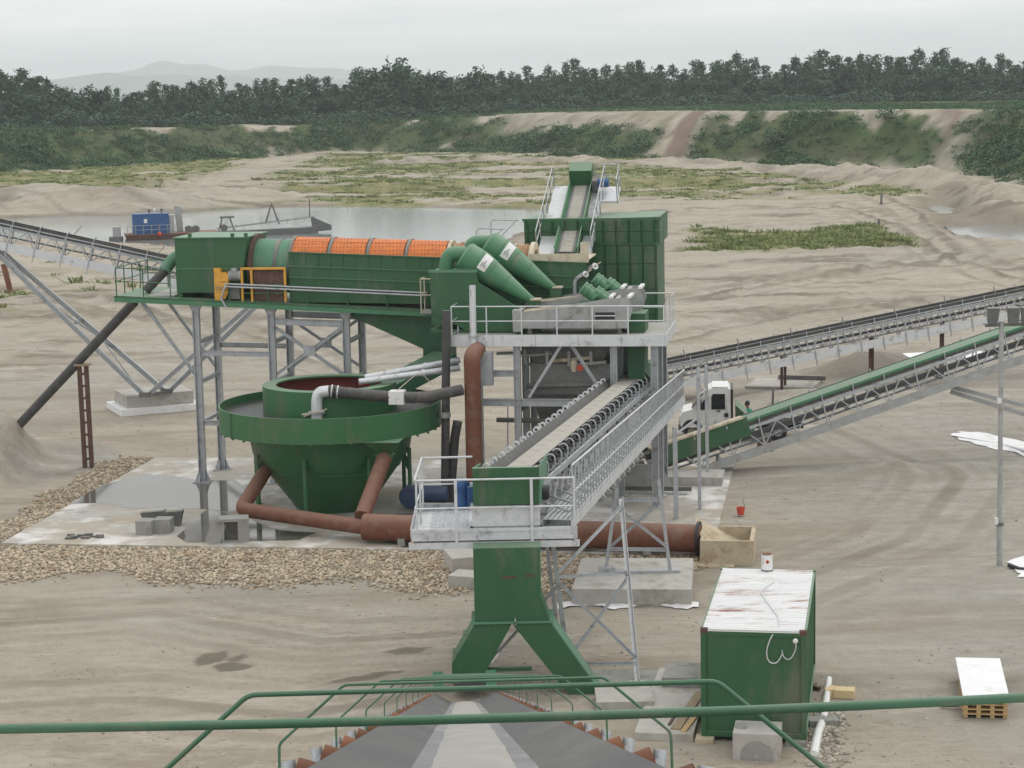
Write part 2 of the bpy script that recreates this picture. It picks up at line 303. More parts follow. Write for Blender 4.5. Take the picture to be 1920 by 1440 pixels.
def polysd(X, Y, P):      # signed distance, negative inside
    d = segdist(X, Y, P + [P[0]]); ins = np.zeros(X.shape, bool)
    for (ax, ay), (bx, by) in zip(P, P[1:] + [P[0]]):
        c = (ay > Y) != (by > Y); ins ^= c & (X < (bx - ax) * (Y - ay) / ((by - ay) if by != ay else 1e-9) + ax)
    return np.where(ins, -d, d)
def pxpoly(L_, z=0.0): return [(p.x, p.y) for p in (atZ(a, b, z) for a, b in L_)]
LAKE_Z = -0.8
LAKE = pxpoly([(-260, 428), (30, 408), (150, 403), (215, 404), (300, 399), (430, 392), (500, 388), (650, 386), (800, 388), (930, 390), (1040, 391), (1085, 396), (1075, 412), (1020, 430), (960, 455), (800, 470), (520, 474), (330, 470), (230, 458), (60, 452), (-260, 462)], LAKE_Z)
POND = pxpoly([(1735, 372), (1790, 362), (1800, 385), (1790, 400), (1860, 408), (1990, 415), (1990, 452), (1850, 447), (1800, 430), (1765, 405)], -0.15)
PLAT = [(-600, 395), (-165, 392), (-122, 405), (-104, 412), (-85, 440), (-69, 465), (-52, 488), (-34, 498), (-14, 486), (-1, 470), (18, 434), (38, 400), (52, 383), (66, 375), (73, 364), (77, 342), (75, 306), (73, 274), (84, 250), (110, 200), (600, 150), (70000, 150), (70000, 17000), (-70000, 17000), (-70000, 395)]
BERM = [(p.x, p.y) for p in (atZ(a, b, 0) for a, b in [(730, 318), (900, 315), (1100, 318), (1300, 322), (1500, 332), (1650, 343), (1800, 358), (1900, 385)])]
ROAD = [(p.x, p.y) for p in (atZ(a, b, z) for a, b, z in [(560, 330, 0), (640, 316, 0), (700, 303, 1), (722, 290, 2), (705, 275, 4), (672, 266, 6)])]
ISLE = pxpoly([(1315, 470), (1335, 430), (1480, 440), (1560, 425), (1640, 425), (1700, 460), (1600, 462), (1480, 468)])
HAUL = [[(p.x, p.y) for p in (atZ(a, b) for a, b in l)] for l in (
    [(1330, 392), (1560, 385), (1680, 420), (1760, 470), (1900, 520), (2100, 560)], [(1290, 560), (1500, 520), (1700, 500), (1800, 470), (1720, 400), (1640, 360), (1400, 340)],
    [(-200, 610), (100, 590), (400, 600), (700, 590), (900, 600)], [(1250, 640), (1500, 590), (1750, 560), (2100, 600)], [(-100, 1180), (300, 1150), (600, 1200), (1000, 1180)],
    [(-100, 1330), (250, 1310), (560, 1340), (900, 1280)], [(1400, 1120), (1700, 1010), (1800, 900), (1600, 820), (1450, 760)], [(200, 560), (500, 640), (800, 760)])]
def cone(X, Y, x, y, h, r, k=1.0):
    d = np.hypot((X - x) / k, Y - y); d = d * (1 + 0.18 * fbm(X / 1.5, Y / 1.5, 3, 5)); t = np.clip(1 - d / r, 0, 1); return h * (t * 0.85 + 0.15 * sstep(0, 1, t))
FLAT = [(-19, 61, 8, 84), (1, 43, 9, 64), (-3, 72, 12, 86)]
def height(X, Y):
    X = np.asarray(X, float); Y = np.asarray(Y, float)
    far = sstep(95, 140, Y)
    z = (0.05 + 0.30 * far) * fbm(X / (7 + 14 * far), Y / (5 + 6 * far), 4, 1) + (0.04 + 0.03 * far) * fbm(X / 1.1, Y / 1.1, 4, 2, 0.6)
    z += far * 0.22 * fbm(X / 30 + 3, Y / 4, 3, 3)
    for i, t in enumerate(HAUL):
        d = segdist(X, Y, t); k = np.exp(-(d / 2.6) ** 2); amp = 0.04 + 0.22 * far
        z += -amp * k * 0.6 + amp * k * np.cos(d * 3.4 / (1 + far)) * 0.7
    z -= 0.03 * sstep(0, 1, np.cos((X * 0.05 + Y * 0.02) * 9)) * sstep(60, 40, Y)
    z += cone(X, Y, -20.6, 82.8, 1.75, 5.2, 1.1) + cone(X, Y, -24.5, 80.5, 1.9, 6.0) + cone(X, Y, 18.0, 105, 1.1, 2.8, 1.2) + cone(X, Y, 20.5, 106, 0.8, 2.4, 1.2) + cone(X, Y, 14.5, 97, 0.5, 3, 1.6)
    z += 0.45 * np.exp(-((X - 14) / 9) ** 2 - ((Y - 77.5) / 1.6) ** 2) * (1 + 0.5 * fbm(X, Y, 2, 8))
    # lake, pond and their shores
    sdl = polysd(X, Y, LAKE) + 2.0 * fbm(X / 9, Y / 9, 3, 11); z = np.where(sdl < 14, z * sstep(0, 14, sdl) + (-0.45) * (1 - sstep(0, 10, sdl)), z); z -= 2.6 * (1 - sstep(-5, 0.8, sdl))
    sdp = polysd(X, Y, POND) + 1.5 * fbm(X / 6, Y / 6, 3, 12); z -= 1.2 * (1 - sstep(-3, 3.5, sdp))
    # heaps and terraces beyond the lake
    e = fbm(X / 11, Y / 9, 4, 21)
    shore = sstep(1.0, 11.0, sdl); k = sstep(-30, -60, X) * sstep(255, 300, Y); z += k * (0.9 + 1.3 * e) * shore
    for (px, py, h, r) in [(230, 360, 2.6, 9), (330, 380, 2.0, 11), (130, 380, 1.5, 10), (60, 378, 1.3, 10), (400, 365, 1.3, 10), (1890, 398, 1.6, 9), (1460, 362, 1.2, 7)]:
        p = atZ(px, py + 4); z += cone(X, Y, p.x, p.y, h, r, 1.5) * shore
    edge = 318 + 8 * fbm(X / 14, X * 0, 3, 31); z += 1.1 * sstep(edge, edge + 2.5, Y) * sstep(-60, -40, X) * sstep(60, 30, X)
    d = segdist(X, Y, BERM); z += (1.5 + 1.3 * sstep(20, 70, X)) * np.exp(-(d / 4.6) ** 2) * (0.8 + 0.6 * fbm(X / 4 + Y / 9, Y / 14, 4, 33, 0.6)) - 0.9 * np.exp(-(d / 6.5) ** 2) * np.clip(1 - 4 * np.abs(fbm(X / 5 + Y / 11, Y / 30, 3, 34)), 0, 1)
    z += far * 0.5 * sstep(0.1, 0.5, fbm(X / 9, Y / 3.2, 4, 35, 0.6)) * sstep(-2, 6, polysd(X, Y, LAKE)) * 0.6 + far * 0.2 * fbm(X / 0.9, Y / 2.2, 4, 36, 0.65) + (1 - far) * 0.05 * fbm(X / 0.45, Y / 0.4, 3, 37, 0.6) * sstep(3, -1, X) * sstep(60, 54, Y)
    # pit edge and the land above it
    sdq = -polysd(X, Y, PLAT); rag = 3.0 * fbm(X / 12, Y / 12, 4, 41)
    gul = 2.2 * np.abs(fbm(X / 5 + Y / 16, Y / 40, 3, 43))
    top = np.interp(X, [-200, -104, -34, 0, 60, 100, 300], [8.2, 8.0, 7.4, 9.0, 10.1, 9.8, 9.4])
    s_ = np.clip((sdq + rag * 0.8) / 15.5, 0, 1); s_ = 0.35 * sstep(0, 1, s_) + 0.65 * s_; z = z * (1 - s_ * 0.6) + s_ * top - gul * s_ * (1 - s_) * 3.0
    d = segdist(X, Y, ROAD); z = np.where(sdq > -30, z - 1.2 * np.exp(-(d / 7) ** 2) * s_, z)
    z += sstep(700, 3000, Y) * 0
    for (a, b, c, d_) in FLAT:
        k = sstep(-2.0, 0.0, np.minimum(np.minimum(X - a, c - X), np.minimum(Y - b, d_ - Y))); z = z * (1 - 0.75 * k)
    return z
def hz(x, y): return float(height(np.array([x]), np.array([y]))[0])

ys = [1.0]
while ys[-1] < 640: y = ys[-1]; ys.append(y + (1.0 if y < 38 else min(1.3, max(0.13 if y < 60 else 0.2, y * y / 24000))))
y = ys[-1]
while y < 16000: y *= 1.07; ys.append(y)
ys = np.array(ys); S = np.concatenate([-np.geomspace(4, 0.36, 22)[:-1], np.linspace(-0.35, 0.35, 420), np.geomspace(0.36, 4, 22)[1:]])
GX = S[None, :] * np.maximum(ys, 30)[:, None]; GY = np.repeat(ys[:, None], len(S), 1)
GZ = height(GX.ravel(), GY.ravel()).reshape(GX.shape)
nr, nc = GX.shape; idx = np.arange(nr * nc).reshape(nr, nc)
quads = np.stack([idx[:-1, :-1], idx[:-1, 1:], idx[1:, 1:], idx[1:, :-1]], -1).reshape(-1, 4)
X, Y, Z = GX.ravel(), GY.ravel(), GZ.ravel()
# zones of ground colour, painted gully shade included: grass, grey silt, damp earth, pale dry sand, red-brown soil
sdq = -polysd(X, Y, PLAT); sdl = polysd(X, Y, LAKE)
n1 = fbm(X / 14, Y / 14, 5, 51); n2 = fbm(X / 5, Y / 5, 4, 52); n3 = fbm(X / 40, Y / 30, 3, 53)
gul = np.abs(fbm(X / 5 + Y / 16, Y / 40, 3, 43))
GR_ = sstep(-4, 3, sdq + 4 * n2) * sstep(0.68, 0.4, n1 * 0.8 + n2 * 0.45 + 0.42 * sstep(10, 16, sdq) * sstep(27, 19, sdq) + 0.08)
GR_ = np.maximum(GR_, sstep(26, 34, sdq)); GR_ = GR_ * (1 - sstep(-6, 2, X) * sstep(46, 36, X) * sstep(8, 12, sdq + 3 * n2) * sstep(34, 27, sdq + 4 * n1) * np.clip(0.85 + 0.8 * n2, 0, 1))
scar = sstep(8, 4.5, np.abs(X - (27 + (Y - 404) * 0.55)) + 3 * n2) * sstep(-5, 2, sdq) * sstep(30, 22, sdq)
scar = np.maximum(scar, 0.8 * sstep(5, 2, np.abs(X - (77 + (Y - 356) * 0.3)) + 3 * n2) * sstep(-4, 2, sdq) * sstep(26, 18, sdq) * sstep(332, 346, Y))
GR_ *= 1 - scar * np.clip(0.75 + n2, 0, 1); GR_ *= 1 - sstep(5.5, 3.0, segdist(X, Y, ROAD))
bd = segdist(X, Y, BERM); flatg = sstep(262, 285, Y) * sstep(3, -3, sdq)
strip = sstep(-0.12, 0.2, fbm(X / 18, Y / 7, 5, 54, 0.6) + 0.1 * sstep(10, 20, np.abs(Y - 305)) + 0.02) * sstep(-48, -34, X) * sstep(72, 52, X)
strip = np.maximum(strip, sstep(0.0, 0.25, fbm(X / 16, Y / 9, 4, 55) + 0.45) * sstep(-50, -62, X) * sstep(296, 322, Y))
strip *= sstep(3.5, 7.5, bd)
GR_ = np.maximum(GR_, flatg * strip)
isd = polysd(X, Y, ISLE) + 5 * n2; isle = sstep(2.5, -1.5, isd); GR_ = np.maximum(GR_, isle)
weeds = sstep(0.34, 0.5, fbm(X / 6, Y / 3, 4, 57)) * sstep(115, 135, Y) * sstep(215, 190, Y) * sstep(-18, -30, X); GR_ = np.maximum(GR_, weeds * 0.45)
GREY = np.clip(0.45 + 1.0 * n3 + 0.5 * sstep(4, 14, X) * sstep(110, 90, Y) + 0.4 * n1, 0, 1) * (1 - 0.45 * sstep(95, 125, Y))
DAMP_SHADE = np.clip(0.6 * sstep(2.0, -0.5, sdl + n2) + 0.6 * sstep(3.5, 0, polysd(X, Y, POND)) + sstep(0.12, 0.45, fbm(X / 9, Y / 2.5, 6, 58, 0.65)) * (0.3 + 0.5 * sstep(100, 130, Y)), 0, 1)
for t in HAUL:
    d = segdist(X, Y, t); DAMP_SHADE = np.maximum(DAMP_SHADE, np.exp(-(d / (2.4 + 1.2 * sstep(110, 150, Y))) ** 2) * sstep(0.1, 0.8, np.cos(d * 3.4 / (1 + 0.5 * sstep(110, 150, Y)))) * (0.4 + 0.3 * sstep(110, 150, Y)) * (0.5 + vnoise(X / 2, Y / 2, 60)))
WETN = 0.14 * fbm(X * 1.1, Y * 1.1, 3, 61)
for q in ([(368, 1236), (385, 1222), (420, 1218), (424, 1227), (395, 1242), (372, 1244)], [(403, 1247), (430, 1238), (470, 1243), (455, 1253), (415, 1254)], [(426, 1230), (455, 1224), (462, 1228), (440, 1234)], [(715, 1222), (760, 1212), (812, 1212), (790, 1224), (745, 1228)], [(600, 1278), (700, 1262), (760, 1258), (690, 1274)]):
    DAMP_SHADE = np.maximum(DAMP_SHADE, sstep(0.14, -0.06, polysd(X, Y, pxpoly(q)) + WETN))
gmk = np.clip(1 - 4 * np.abs(fbm(X / 5 + Y / 11, Y / 30, 3, 34)), 0, 1); DAMP_SHADE = np.maximum(DAMP_SHADE, 0.75 * gmk * np.exp(-(segdist(X, Y, BERM) / 7) ** 2))  # shade of the carved berm gullies painted in as darker soil
DAMP_SHADE = np.maximum(DAMP_SHADE, 0.6 * np.clip(1 - 5 * np.abs(fbm(X / 6 + Y / 9, Y / 20, 3, 62)), 0, 1) * sstep(-40, -55, X) * sstep(262, 275, Y) * sstep(345, 320, Y))  # gullies on the left mounds exist only as painted shade lines
for t in HAUL[4:7]:
    d = segdist(X, Y, t)
    for o_ in (0.85, 2.6): DAMP_SHADE = np.maximum(DAMP_SHADE, 0.3 * np.exp(-((np.abs(d) - o_) / 0.2) ** 2) * (0.45 + 0.55 * sstep(-0.2, 0.6, np.cos(X * 21 + Y * 9 + 2 * n2))) * sstep(-0.15, 0.2, fbm(X / 4, Y / 4, 3, 63)))
DARK = np.zeros_like(X)
for (x, y, h, r, k) in [(18, 105, 1, 2.9, 1.2), (20.5, 106, 1, 2.5, 1.2)]: DARK = np.maximum(DARK, sstep(1.0, 0.8, np.hypot((X - x) / k, Y - y) / r))
DAMP_SHADE = np.maximum(DAMP_SHADE, DARK * 0.4); GREY = np.maximum(GREY, DARK)
GREY = np.maximum(GREY, sstep(5.5, 4.5, np.hypot((X + 22) / 1.15, Y - 83)) * 0.9)
LOW = sstep(2, -3, sdq); RED = 0.85 * scar * sstep(-0.2, 0.7, np.sin(X * 0.5 - Y * 0.22) + 0.9 * n2)
me = np_mesh('ground', np.stack([X, Y, Z], -1), quads, 'stone', True)
for nm, ar in (('grass', GR_), ('grey', GREY), ('damp_shade', DAMP_SHADE), ('red', RED), ('low', LOW)):
    a = me.attributes.new(nm, 'FLOAT', 'POINT'); a.data.foreach_set('value', ar.astype(np.float32))
m = bpy.data.materials.new('ground_soil'); m.use_nodes = True; n_, l_ = m.node_tree.nodes, m.node_tree.links; b = n_['Principled BSDF']; b.inputs['Roughness'].default_value = 0.95; b.inputs['Specular IOR Level'].default_value = 0.2
tco = n_.new('ShaderNodeTexCoord')
def noise_(scale, det=6, rough=0.6, st=None):
    k = n_.new('ShaderNodeTexNoise'); k.inputs['Scale'].default_value = scale; k.inputs['Detail'].default_value = det; k.inputs['Roughness'].default_value = rough
    s_ = tco.outputs['Object']
    if st: q = n_.new('ShaderNodeMapping'); q.inputs['Scale'].default_value = st; l_.new(s_, q.inputs[0]); s_ = q.outputs[0]
    l_.new(s_, k.inputs['Vector']); return k.outputs['Fac']
def rmp(s_, a, c, lo=0., hi=1.): k = n_.new('ShaderNodeMapRange'); k.inputs['From Min'].default_value = a; k.inputs['From Max'].default_value = c; k.inputs['To Min'].default_value = lo; k.inputs['To Max'].default_value = hi; l_.new(s_, k.inputs['Value']); return k.outputs[0]
def mixc(f, a, c):
    k = n_.new('ShaderNodeMix'); k.data_type = 'RGBA'
    for nm, v in (('Factor', f), ('A', a), ('B', c)):
        if hasattr(v, 'is_output'): l_.new(v, k.inputs[nm])
        else: k.inputs[nm].default_value = v if nm == 'Factor' else lin(v)
    return k.outputs['Result']
def attr(nm): k = n_.new('ShaderNodeAttribute'); k.attribute_name = nm; return k.outputs['Fac']
c = mixc(rmp(noise_(0.35), .35, .65), (0.375, 0.328, 0.262), (0.44, 0.394, 0.325))
c = mixc(rmp(noise_(2.2, 8, 0.7), .38, .68, 0, .5), c, (0.28, 0.242, 0.192))
grey = mixc(rmp(noise_(1.3, 8, .7), .35, .65), (0.275, 0.262, 0.228), (0.355, 0.34, 0.3))
c = mixc(attr('grey'), c, grey)
c = mixc(rmp(noise_(0.8, 6, .6, (0.25, 1.6, 1)), .52, .66, 0, .3), c, (0.47, 0.41, 0.33))
c = mixc(rmp(noise_(9, 6, .75), .52, .7, 0, .5), c, (0.21, 0.18, 0.14)); c = mixc(rmp(noise_(14, 5, .8), .58, .7, 0, .55), c, (0.52, 0.47, 0.39)); c = mixc(rmp(noise_(0.16, 10, .74, (0.5, 1.3, 1)), .49, .6, 0, .62), c, (0.262, 0.22, 0.17)); c = mixc(rmp(noise_(0.3, 10, .76, (0.4, 1.5, 1)), .53, .62, 0, .5), c, (0.47, 0.435, 0.38))
mk = rmp(noise_(0.12, 4, .5), .45, .58)
def msk(s_, hi): k = n_.new('ShaderNodeMath'); k.operation = 'MULTIPLY'; l_.new(s_, k.inputs[0]); l_.new(mk, k.inputs[1]); q = n_.new('ShaderNodeMath'); q.operation = 'MULTIPLY'; q.inputs[1].default_value = hi; l_.new(k.outputs[0], q.inputs[0]); return q.outputs[0]
c = mixc(msk(rmp(noise_(4.2, 9, .76, (0.45, 1.3, 1)), .53, .62), .6), c, (0.21, 0.175, 0.135)); c = mixc(msk(rmp(noise_(3.1, 9, .76, (0.45, 1.3, 1)), .57, .65), .65), c, (0.47, 0.425, 0.355))
c = mixc(attr('damp_shade'), c, mixc(noise_(1.5), (0.125, 0.105, 0.08), (0.175, 0.148, 0.112)))
c = mixc(attr('red'), c, (0.19, 0.128, 0.105))
g = mixc(rmp(noise_(0.25, 6, .65), .35, .65), (0.045, 0.082, 0.03), (0.085, 0.115, 0.045))
g = mixc(rmp(noise_(0.07, 5, .6), .42, .62, 0, .6), g, (0.085, 0.078, 0.048))
g = mixc(attr('low'), g, mixc(rmp(noise_(0.3, 7, .7), .38, .62), (0.12, 0.145, 0.05), (0.27, 0.25, 0.13)))
c = mixc(attr('grass'), c, g)
l_.new(c, b.inputs['Base Color']); l_.new(rmp(attr('damp_shade'), .85, 1., .95, .6), b.inputs['Roughness'])
bp = n_.new('ShaderNodeBump'); bp.inputs['Strength'].default_value = 0.8; bp.inputs['Distance'].default_value = 0.12; l_.new(noise_(3.5, 10, .72), bp.inputs['Height']); l_.new(bp.outputs[0], b.inputs['Normal'])
me.materials[0] = m
tag(link('ground', me), kind='structure')

def sheet(name, poly, z, mt, rag=0.0, step=1.5, seed=0):      # flat polygon with an uneven outline
    pts = []
    for (ax, ay), (bx, by) in zip(poly, poly[1:] + [poly[0]]):
        n = max(1, int(math.hypot(bx - ax, by - ay) / step))
        for i in range(n):
            t = i / n; x, y = ax + (bx - ax) * t, ay + (by - ay) * t
            r1, r2 = float(fbm(np.array([x / step / 2.]), np.array([y / step / 2.]), 3, seed)[0]), float(fbm(np.array([x / step / 2. + 50]), np.array([y / step / 2.]), 3, seed)[0])
            pts.append((x + rag * r1, y + rag * r2, z))
    mb = MB(); mb.v = pts; mb.f = [tuple(range(len(pts)))]
    return single(name, mb, mt, kind='structure')
big = [(x * 1.0, y) for x, y in LAKE]
cx, cy = sum(p[0] for p in LAKE) / len(LAKE), sum(p[1] for p in LAKE) / len(LAKE)
sheet('lake', [(cx + (x - cx) * 1.06, cy + (y - cy) * 1.12) for x, y in LAKE], LAKE_Z, 'water')
cx, cy = sum(p[0] for p in POND) / len(POND), sum(p[1] for p in POND) / len(POND)
sheet('pond', [(cx + (x - cx) * 1.12, cy + (y - cy) * 1.16) for x, y in POND], -0.72, 'water')

# ------------------------------------------------------------------ distant hills
for k, (dist, pts) in enumerate(((9000, [(-600, 165), (-200, 158), (0, 152), (90, 150), (170, 140), (205, 135), (250, 143), (330, 139), (400, 146), (440, 141), (520, 150), (700, 150), (1000, 158), (1500, 150), (2400, 145)]),
                                 (12500, [(-600, 160), (100, 150), (200, 140), (262, 130), (285, 117), (305, 114), (340, 120), (385, 120), (430, 132), (470, 130), (510, 122), (560, 127), (620, 127), (670, 133), (760, 143), (1000, 150), (1500, 143), (2400, 135)]))):
    xs = np.linspace(-600, 2400, 260); tops = np.interp(xs, [p[0] for p in pts], [p[1] for p in pts]); rows = []
    for j, t in enumerate(np.linspace(0, 1, 10)):
        rr = []
        for x, ty in zip(xs, tops):
            D = dist + 700 * t; p = atY(x, ty, dist + 700); base = -20.0
            zz = base + (p.z - base) * math.sin(t * math.pi / 2) ** 1.2 + 5 * float(fbm(np.array([x / 35.]), np.array([t * 4.]), 3, 71 + k)[0])
            rr.append((p.x * D / (dist + 700), D, zz))
        rows.append(rr)
    rows.append([(x, y + 900, -20) for x, y, z in rows[-1]])
    v = np.array(rows).reshape(-1, 3); i2 = np.arange(len(v)).reshape(len(rows), -1)
    me = np_mesh('hills', v, np.stack([i2[:-1, :-1], i2[:-1, 1:], i2[1:, 1:], i2[1:, :-1]], -1).reshape(-1, 4), 'hill_far', True)
    tag(link('hills', me), kind='structure')

# ------------------------------------------------------------------ leaves: trees, bushes, grass
def leaf_quads(centers, size, rg, flat=0.0):
    n = len(centers); a = rg.normal(size=(n, 3)); a[:, 2] *= (1 - flat); a /= np.linalg.norm(a, axis=1)[:, None]
    b = rg.normal(size=(n, 3)); b -= a * (a * b).sum(1)[:, None]; b /= np.linalg.norm(b, axis=1)[:, None]
    s = (size * rg.uniform(0.6, 1.3, n))[:, None]; a = a * s; b = b * s * 0.62
    v = np.stack([centers - a, centers + b * 0.9, centers + a, centers - b], 1).reshape(-1, 3)
    return v, np.arange(4 * n).reshape(n, 4)
def crown(kind, seed):
    rg = np.random.default_rng(seed); cs = []
    if kind == 'poplar':
        Ht = rg.uniform(11.5, 15); nc_ = 96
        for i in range(nc_):
            t = rg.uniform(0.12, 1) ** 0.85; r = (0.5 + 1.7 * math.sin(math.pi * (0.12 + 0.76 * t)) ) * (1 - 0.25 * t ** 6) * rg.uniform(0.15, 1.0); an = rg.uniform(0, 6.28)
            cs.append((math.cos(an) * r, math.sin(an) * r, t * Ht * 0.97, rg.uniform(0.4, 0.8), 14))
    else:
        Ht = rg.uniform(8.5, 12); nc_ = 58
        for i in range(nc_):
            an = rg.uniform(0, 6.28); ph = math.acos(rg.uniform(-0.75, 1)); r = rg.uniform(0.55, 1.0)
            cs.append((3.1 * r * math.sin(ph) * math.cos(an), 3.1 * r * math.sin(ph) * math.sin(an), Ht * 0.54 + Ht * 0.45 * r * math.cos(ph), rg.uniform(0.7, 1.25), 17))
    pts = []
    for (x, y, z, r, n) in cs: pts.append(rg.normal(size=(n, 3)) * r * 0.55 + np.array([x, y, z]))
    v, q = leaf_quads(np.concatenate(pts), 0.31 if kind == 'poplar' else 0.44, rg)
    tk = MB(); lean = rg.uniform(-.3, .3, 2)
    tk.path([(0, 0, -0.6), (lean[0] * .3, lean[1] * .3, Ht * .35), (lean[0], lean[1], Ht * .9)], [0.2, 0.13, 0.03], 7)
    for i in range(9):
        x, y, z, r, n = cs[int(rg.integers(len(cs)))]; z0 = max(1.5, z - rg.uniform(1, 2.2)); f = z0 / Ht
        tk.path([(lean[0] * f, lean[1] * f, z0), (x * .6, y * .6, (z + z0) / 2), (x, y, z)], [0.07, 0.05, 0.015], 5)
    return v, q, tk
PROTO = {}
for kind, n in (('poplar', 6), ('broad', 5)):
    PROTO[kind] = []
    for i in range(n):
        v, q, tk = crown(kind, 100 + i + (50 if kind == 'broad' else 0))
        me = np_mesh('crown', v, q, 'leaf_' + kind); tm = mesh_of(tk); tm.materials.append(MATS['bark']); PROTO[kind].append((me, tm, v, q))
def tree(kind, x, y, s, sx, label, group, i):
    me, tm, _, _ = PROTO[kind][i % len(PROTO[kind])]
    r = bpy.data.objects.new('poplar_tree' if kind == 'poplar' else 'broadleaf_tree', None); col.objects.link(r); r.location = (x, y, hz(x, y) - 0.1); r.scale = (sx, sx, s); r.rotation_euler.z = random.uniform(0, 6.28)
    tag(r, label, 'tree', group)
    for nm, d in (('crown', me), ('trunk', tm)): o = bpy.data.objects.new(nm, d); col.objects.link(o); o.parent = r
topline = [(-200, 150), (0, 142), (60, 138), (95, 148), (130, 160), (150, 172), (260, 165), (330, 152), (450, 154), (560, 148), (640, 146), (700, 128), (760, 119), (830, 132), (900, 137), (960, 134), (1040, 124), (1150, 116), (1250, 120), (1300, 124), (1350, 103), (1400, 108), (1430, 118), (1480, 118), (1570, 97), (1650, 112), (1690, 102), (1750, 94), (1800, 110), (1900, 108), (2150, 100)]
def top_y(px): return np.interp(px, [p[0] for p in topline], [p[1] for p in topline])
def base_Y(px): return np.interp(px, [-300, 0, 400, 700, 900, 1200, 1500, 1800, 2200], [500, 505, 520, 540, 560, 575, 590, 590, 580])
ti = 0; px = -230.0
while px < 2150:
    Yt = base_Y(px) + random.uniform(6, 30); p = atY(px, 200, Yt); g0 = hz(p.x, p.y); zt = atY(px, top_y(px) + random.uniform(-5, 12), Yt).z
    rounded = 700 < px < 905 or 120 < px < 200
    k = 'broad' if rounded else 'poplar'; hm = {'poplar': 13.2, 'broad': 11.0}[k]; s = (zt - g0) / hm
    tree(k, p.x, p.y, s, s * random.uniform(1.0, 1.5), 'tall slender poplar standing clear above the far treeline' if k == 'poplar' else 'round-headed broadleaf tree in the far treeline', 'poplars of the far treeline' if k == 'poplar' else 'broadleaf trees of the far treeline', ti); ti += 1
    px += random.uniform(13, 26) if 1050 < px < 1920 else random.uniform(11, 20)
px = -230.0
while px < 2150:
    Yt = base_Y(px) + random.uniform(-10, 6); p = atY(px, 200, Yt); g0 = hz(p.x, p.y); zt = atY(px, top_y(px) + random.uniform(22, 46), Yt).z
    s = (zt - g0) / 11.0; tree('broad', p.x, p.y, s, s * random.uniform(0.95, 1.35), 'round-headed broadleaf tree in the far treeline', 'broadleaf trees of the far treeline', ti); ti += 1
    px += random.uniform(11, 19)
def merge(items, name, mt, label, cat):     # items: (verts, quads, loc, scale3, rotz)
    vs, qs, o = [], [], 0
    for v, q, loc, s, r in items:
        c_, s_ = math.cos(r), math.sin(r); w_ = v * np.array(s); w_ = np.stack([w_[:, 0] * c_ - w_[:, 1] * s_, w_[:, 0] * s_ + w_[:, 1] * c_, w_[:, 2]], 1) + np.array(loc); vs.append(w_); qs.append(q + o); o += len(v)
    ob = link(name, np_mesh(name, np.concatenate(vs), np.concatenate(qs), mt)); return tag(ob, label, cat, kind='stuff')
items = []
for row in range(3):
    px = -260.0
    while px < 2180:
        Yt = base_Y(px) + 34 + row * 16 + random.uniform(-6, 6); p = atY(px, 200, Yt); zt = atY(px, top_y(px) + random.uniform(8, 34), Yt).z; g0 = hz(p.x, p.y); s = (zt - g0) / 11.0
        _, _, v, q = PROTO['broad'][random.randrange(5)]; sel = rng.permutation(len(q))[:520]; vv = v.reshape(-1, 4, 3)[sel].reshape(-1, 3)
        items.append((vv, np.arange(len(vv)).reshape(-1, 4), (p.x, p.y, g0 - 0.2), (s * 1.2, s * 1.2, s), random.uniform(0, 6.28))); px += random.uniform(17, 28)
px = -260.0
while px < 2180:
    Yt = base_Y(px) - 14 + random.uniform(-5, 5); p = atY(px, 200, Yt); _, _, v, q = PROTO['broad'][random.randrange(5)]; sel = rng.permutation(len(q))[:420]; vv = v.reshape(-1, 4, 3)[sel].reshape(-1, 3)
    items.append((vv, np.arange(len(vv)).reshape(-1, 4), (p.x, p.y, hz(p.x, p.y) - 1.0), (1.0, 1.0, random.uniform(.3, .48)), random.uniform(0, 6.28))); px += random.uniform(14, 22)
merge(items, 'woodland', 'leaf_broad', 'dark mass of woodland behind the front trees', 'woodland')
# undergrowth in front of the wood, bushes over the pit slopes, tall grass on the flats
def clump(seed, n, r, h, size):
    rg = np.random.default_rng(seed); p = rg.normal(size=(n, 3)) * np.array([r * .5, r * .5, h * .3]) + np.array([0, 0, h * .42]); p[:, 2] = np.abs(p[:, 2]); return leaf_quads(p, size, rg)
CL = [clump(200 + i, 64, 1.35, 1.4, 0.25) for i in range(6)]; 
def tuft(seed, n=26):
    rg = np.random.default_rng(seed); b_ = rg.normal(size=(n, 3)) * np.array([.28, .28, 0]); t_ = b_ * rg.uniform(1.1, 1.9, (n, 1)) + rg.normal(size=(n, 3)) * .1; t_[:, 2] = rg.uniform(.3, .85, n); a_ = rg.uniform(0, 6.28, n); w_ = np.stack([np.cos(a_), np.sin(a_), a_ * 0], 1) * .055
    return np.stack([b_ - w_, b_ + w_, t_ + w_ * .5, t_ - w_ * .5], 1).reshape(-1, 3), np.arange(4 * n).reshape(n, 4)
GC = [tuft(230 + i) for i in range(5)]
P = np.stack([X, Y, Z, GR_, sdq], 1); vis = (np.abs(X / np.maximum(Y, 1)) < 0.31) & (Y > 100) & (Y < 600) & (sdl > 1.5)
cand = P[vis & (GR_ > 0.55) & (sdq > -6) & (sdq < 130)]
wgt = np.where(cand[:, 4] < 19, 1.0, 0.4); wgt = wgt * cand[:, 1] ** 1.0; sel = rng.choice(len(cand), 9000, p=wgt / wgt.sum()); items = []
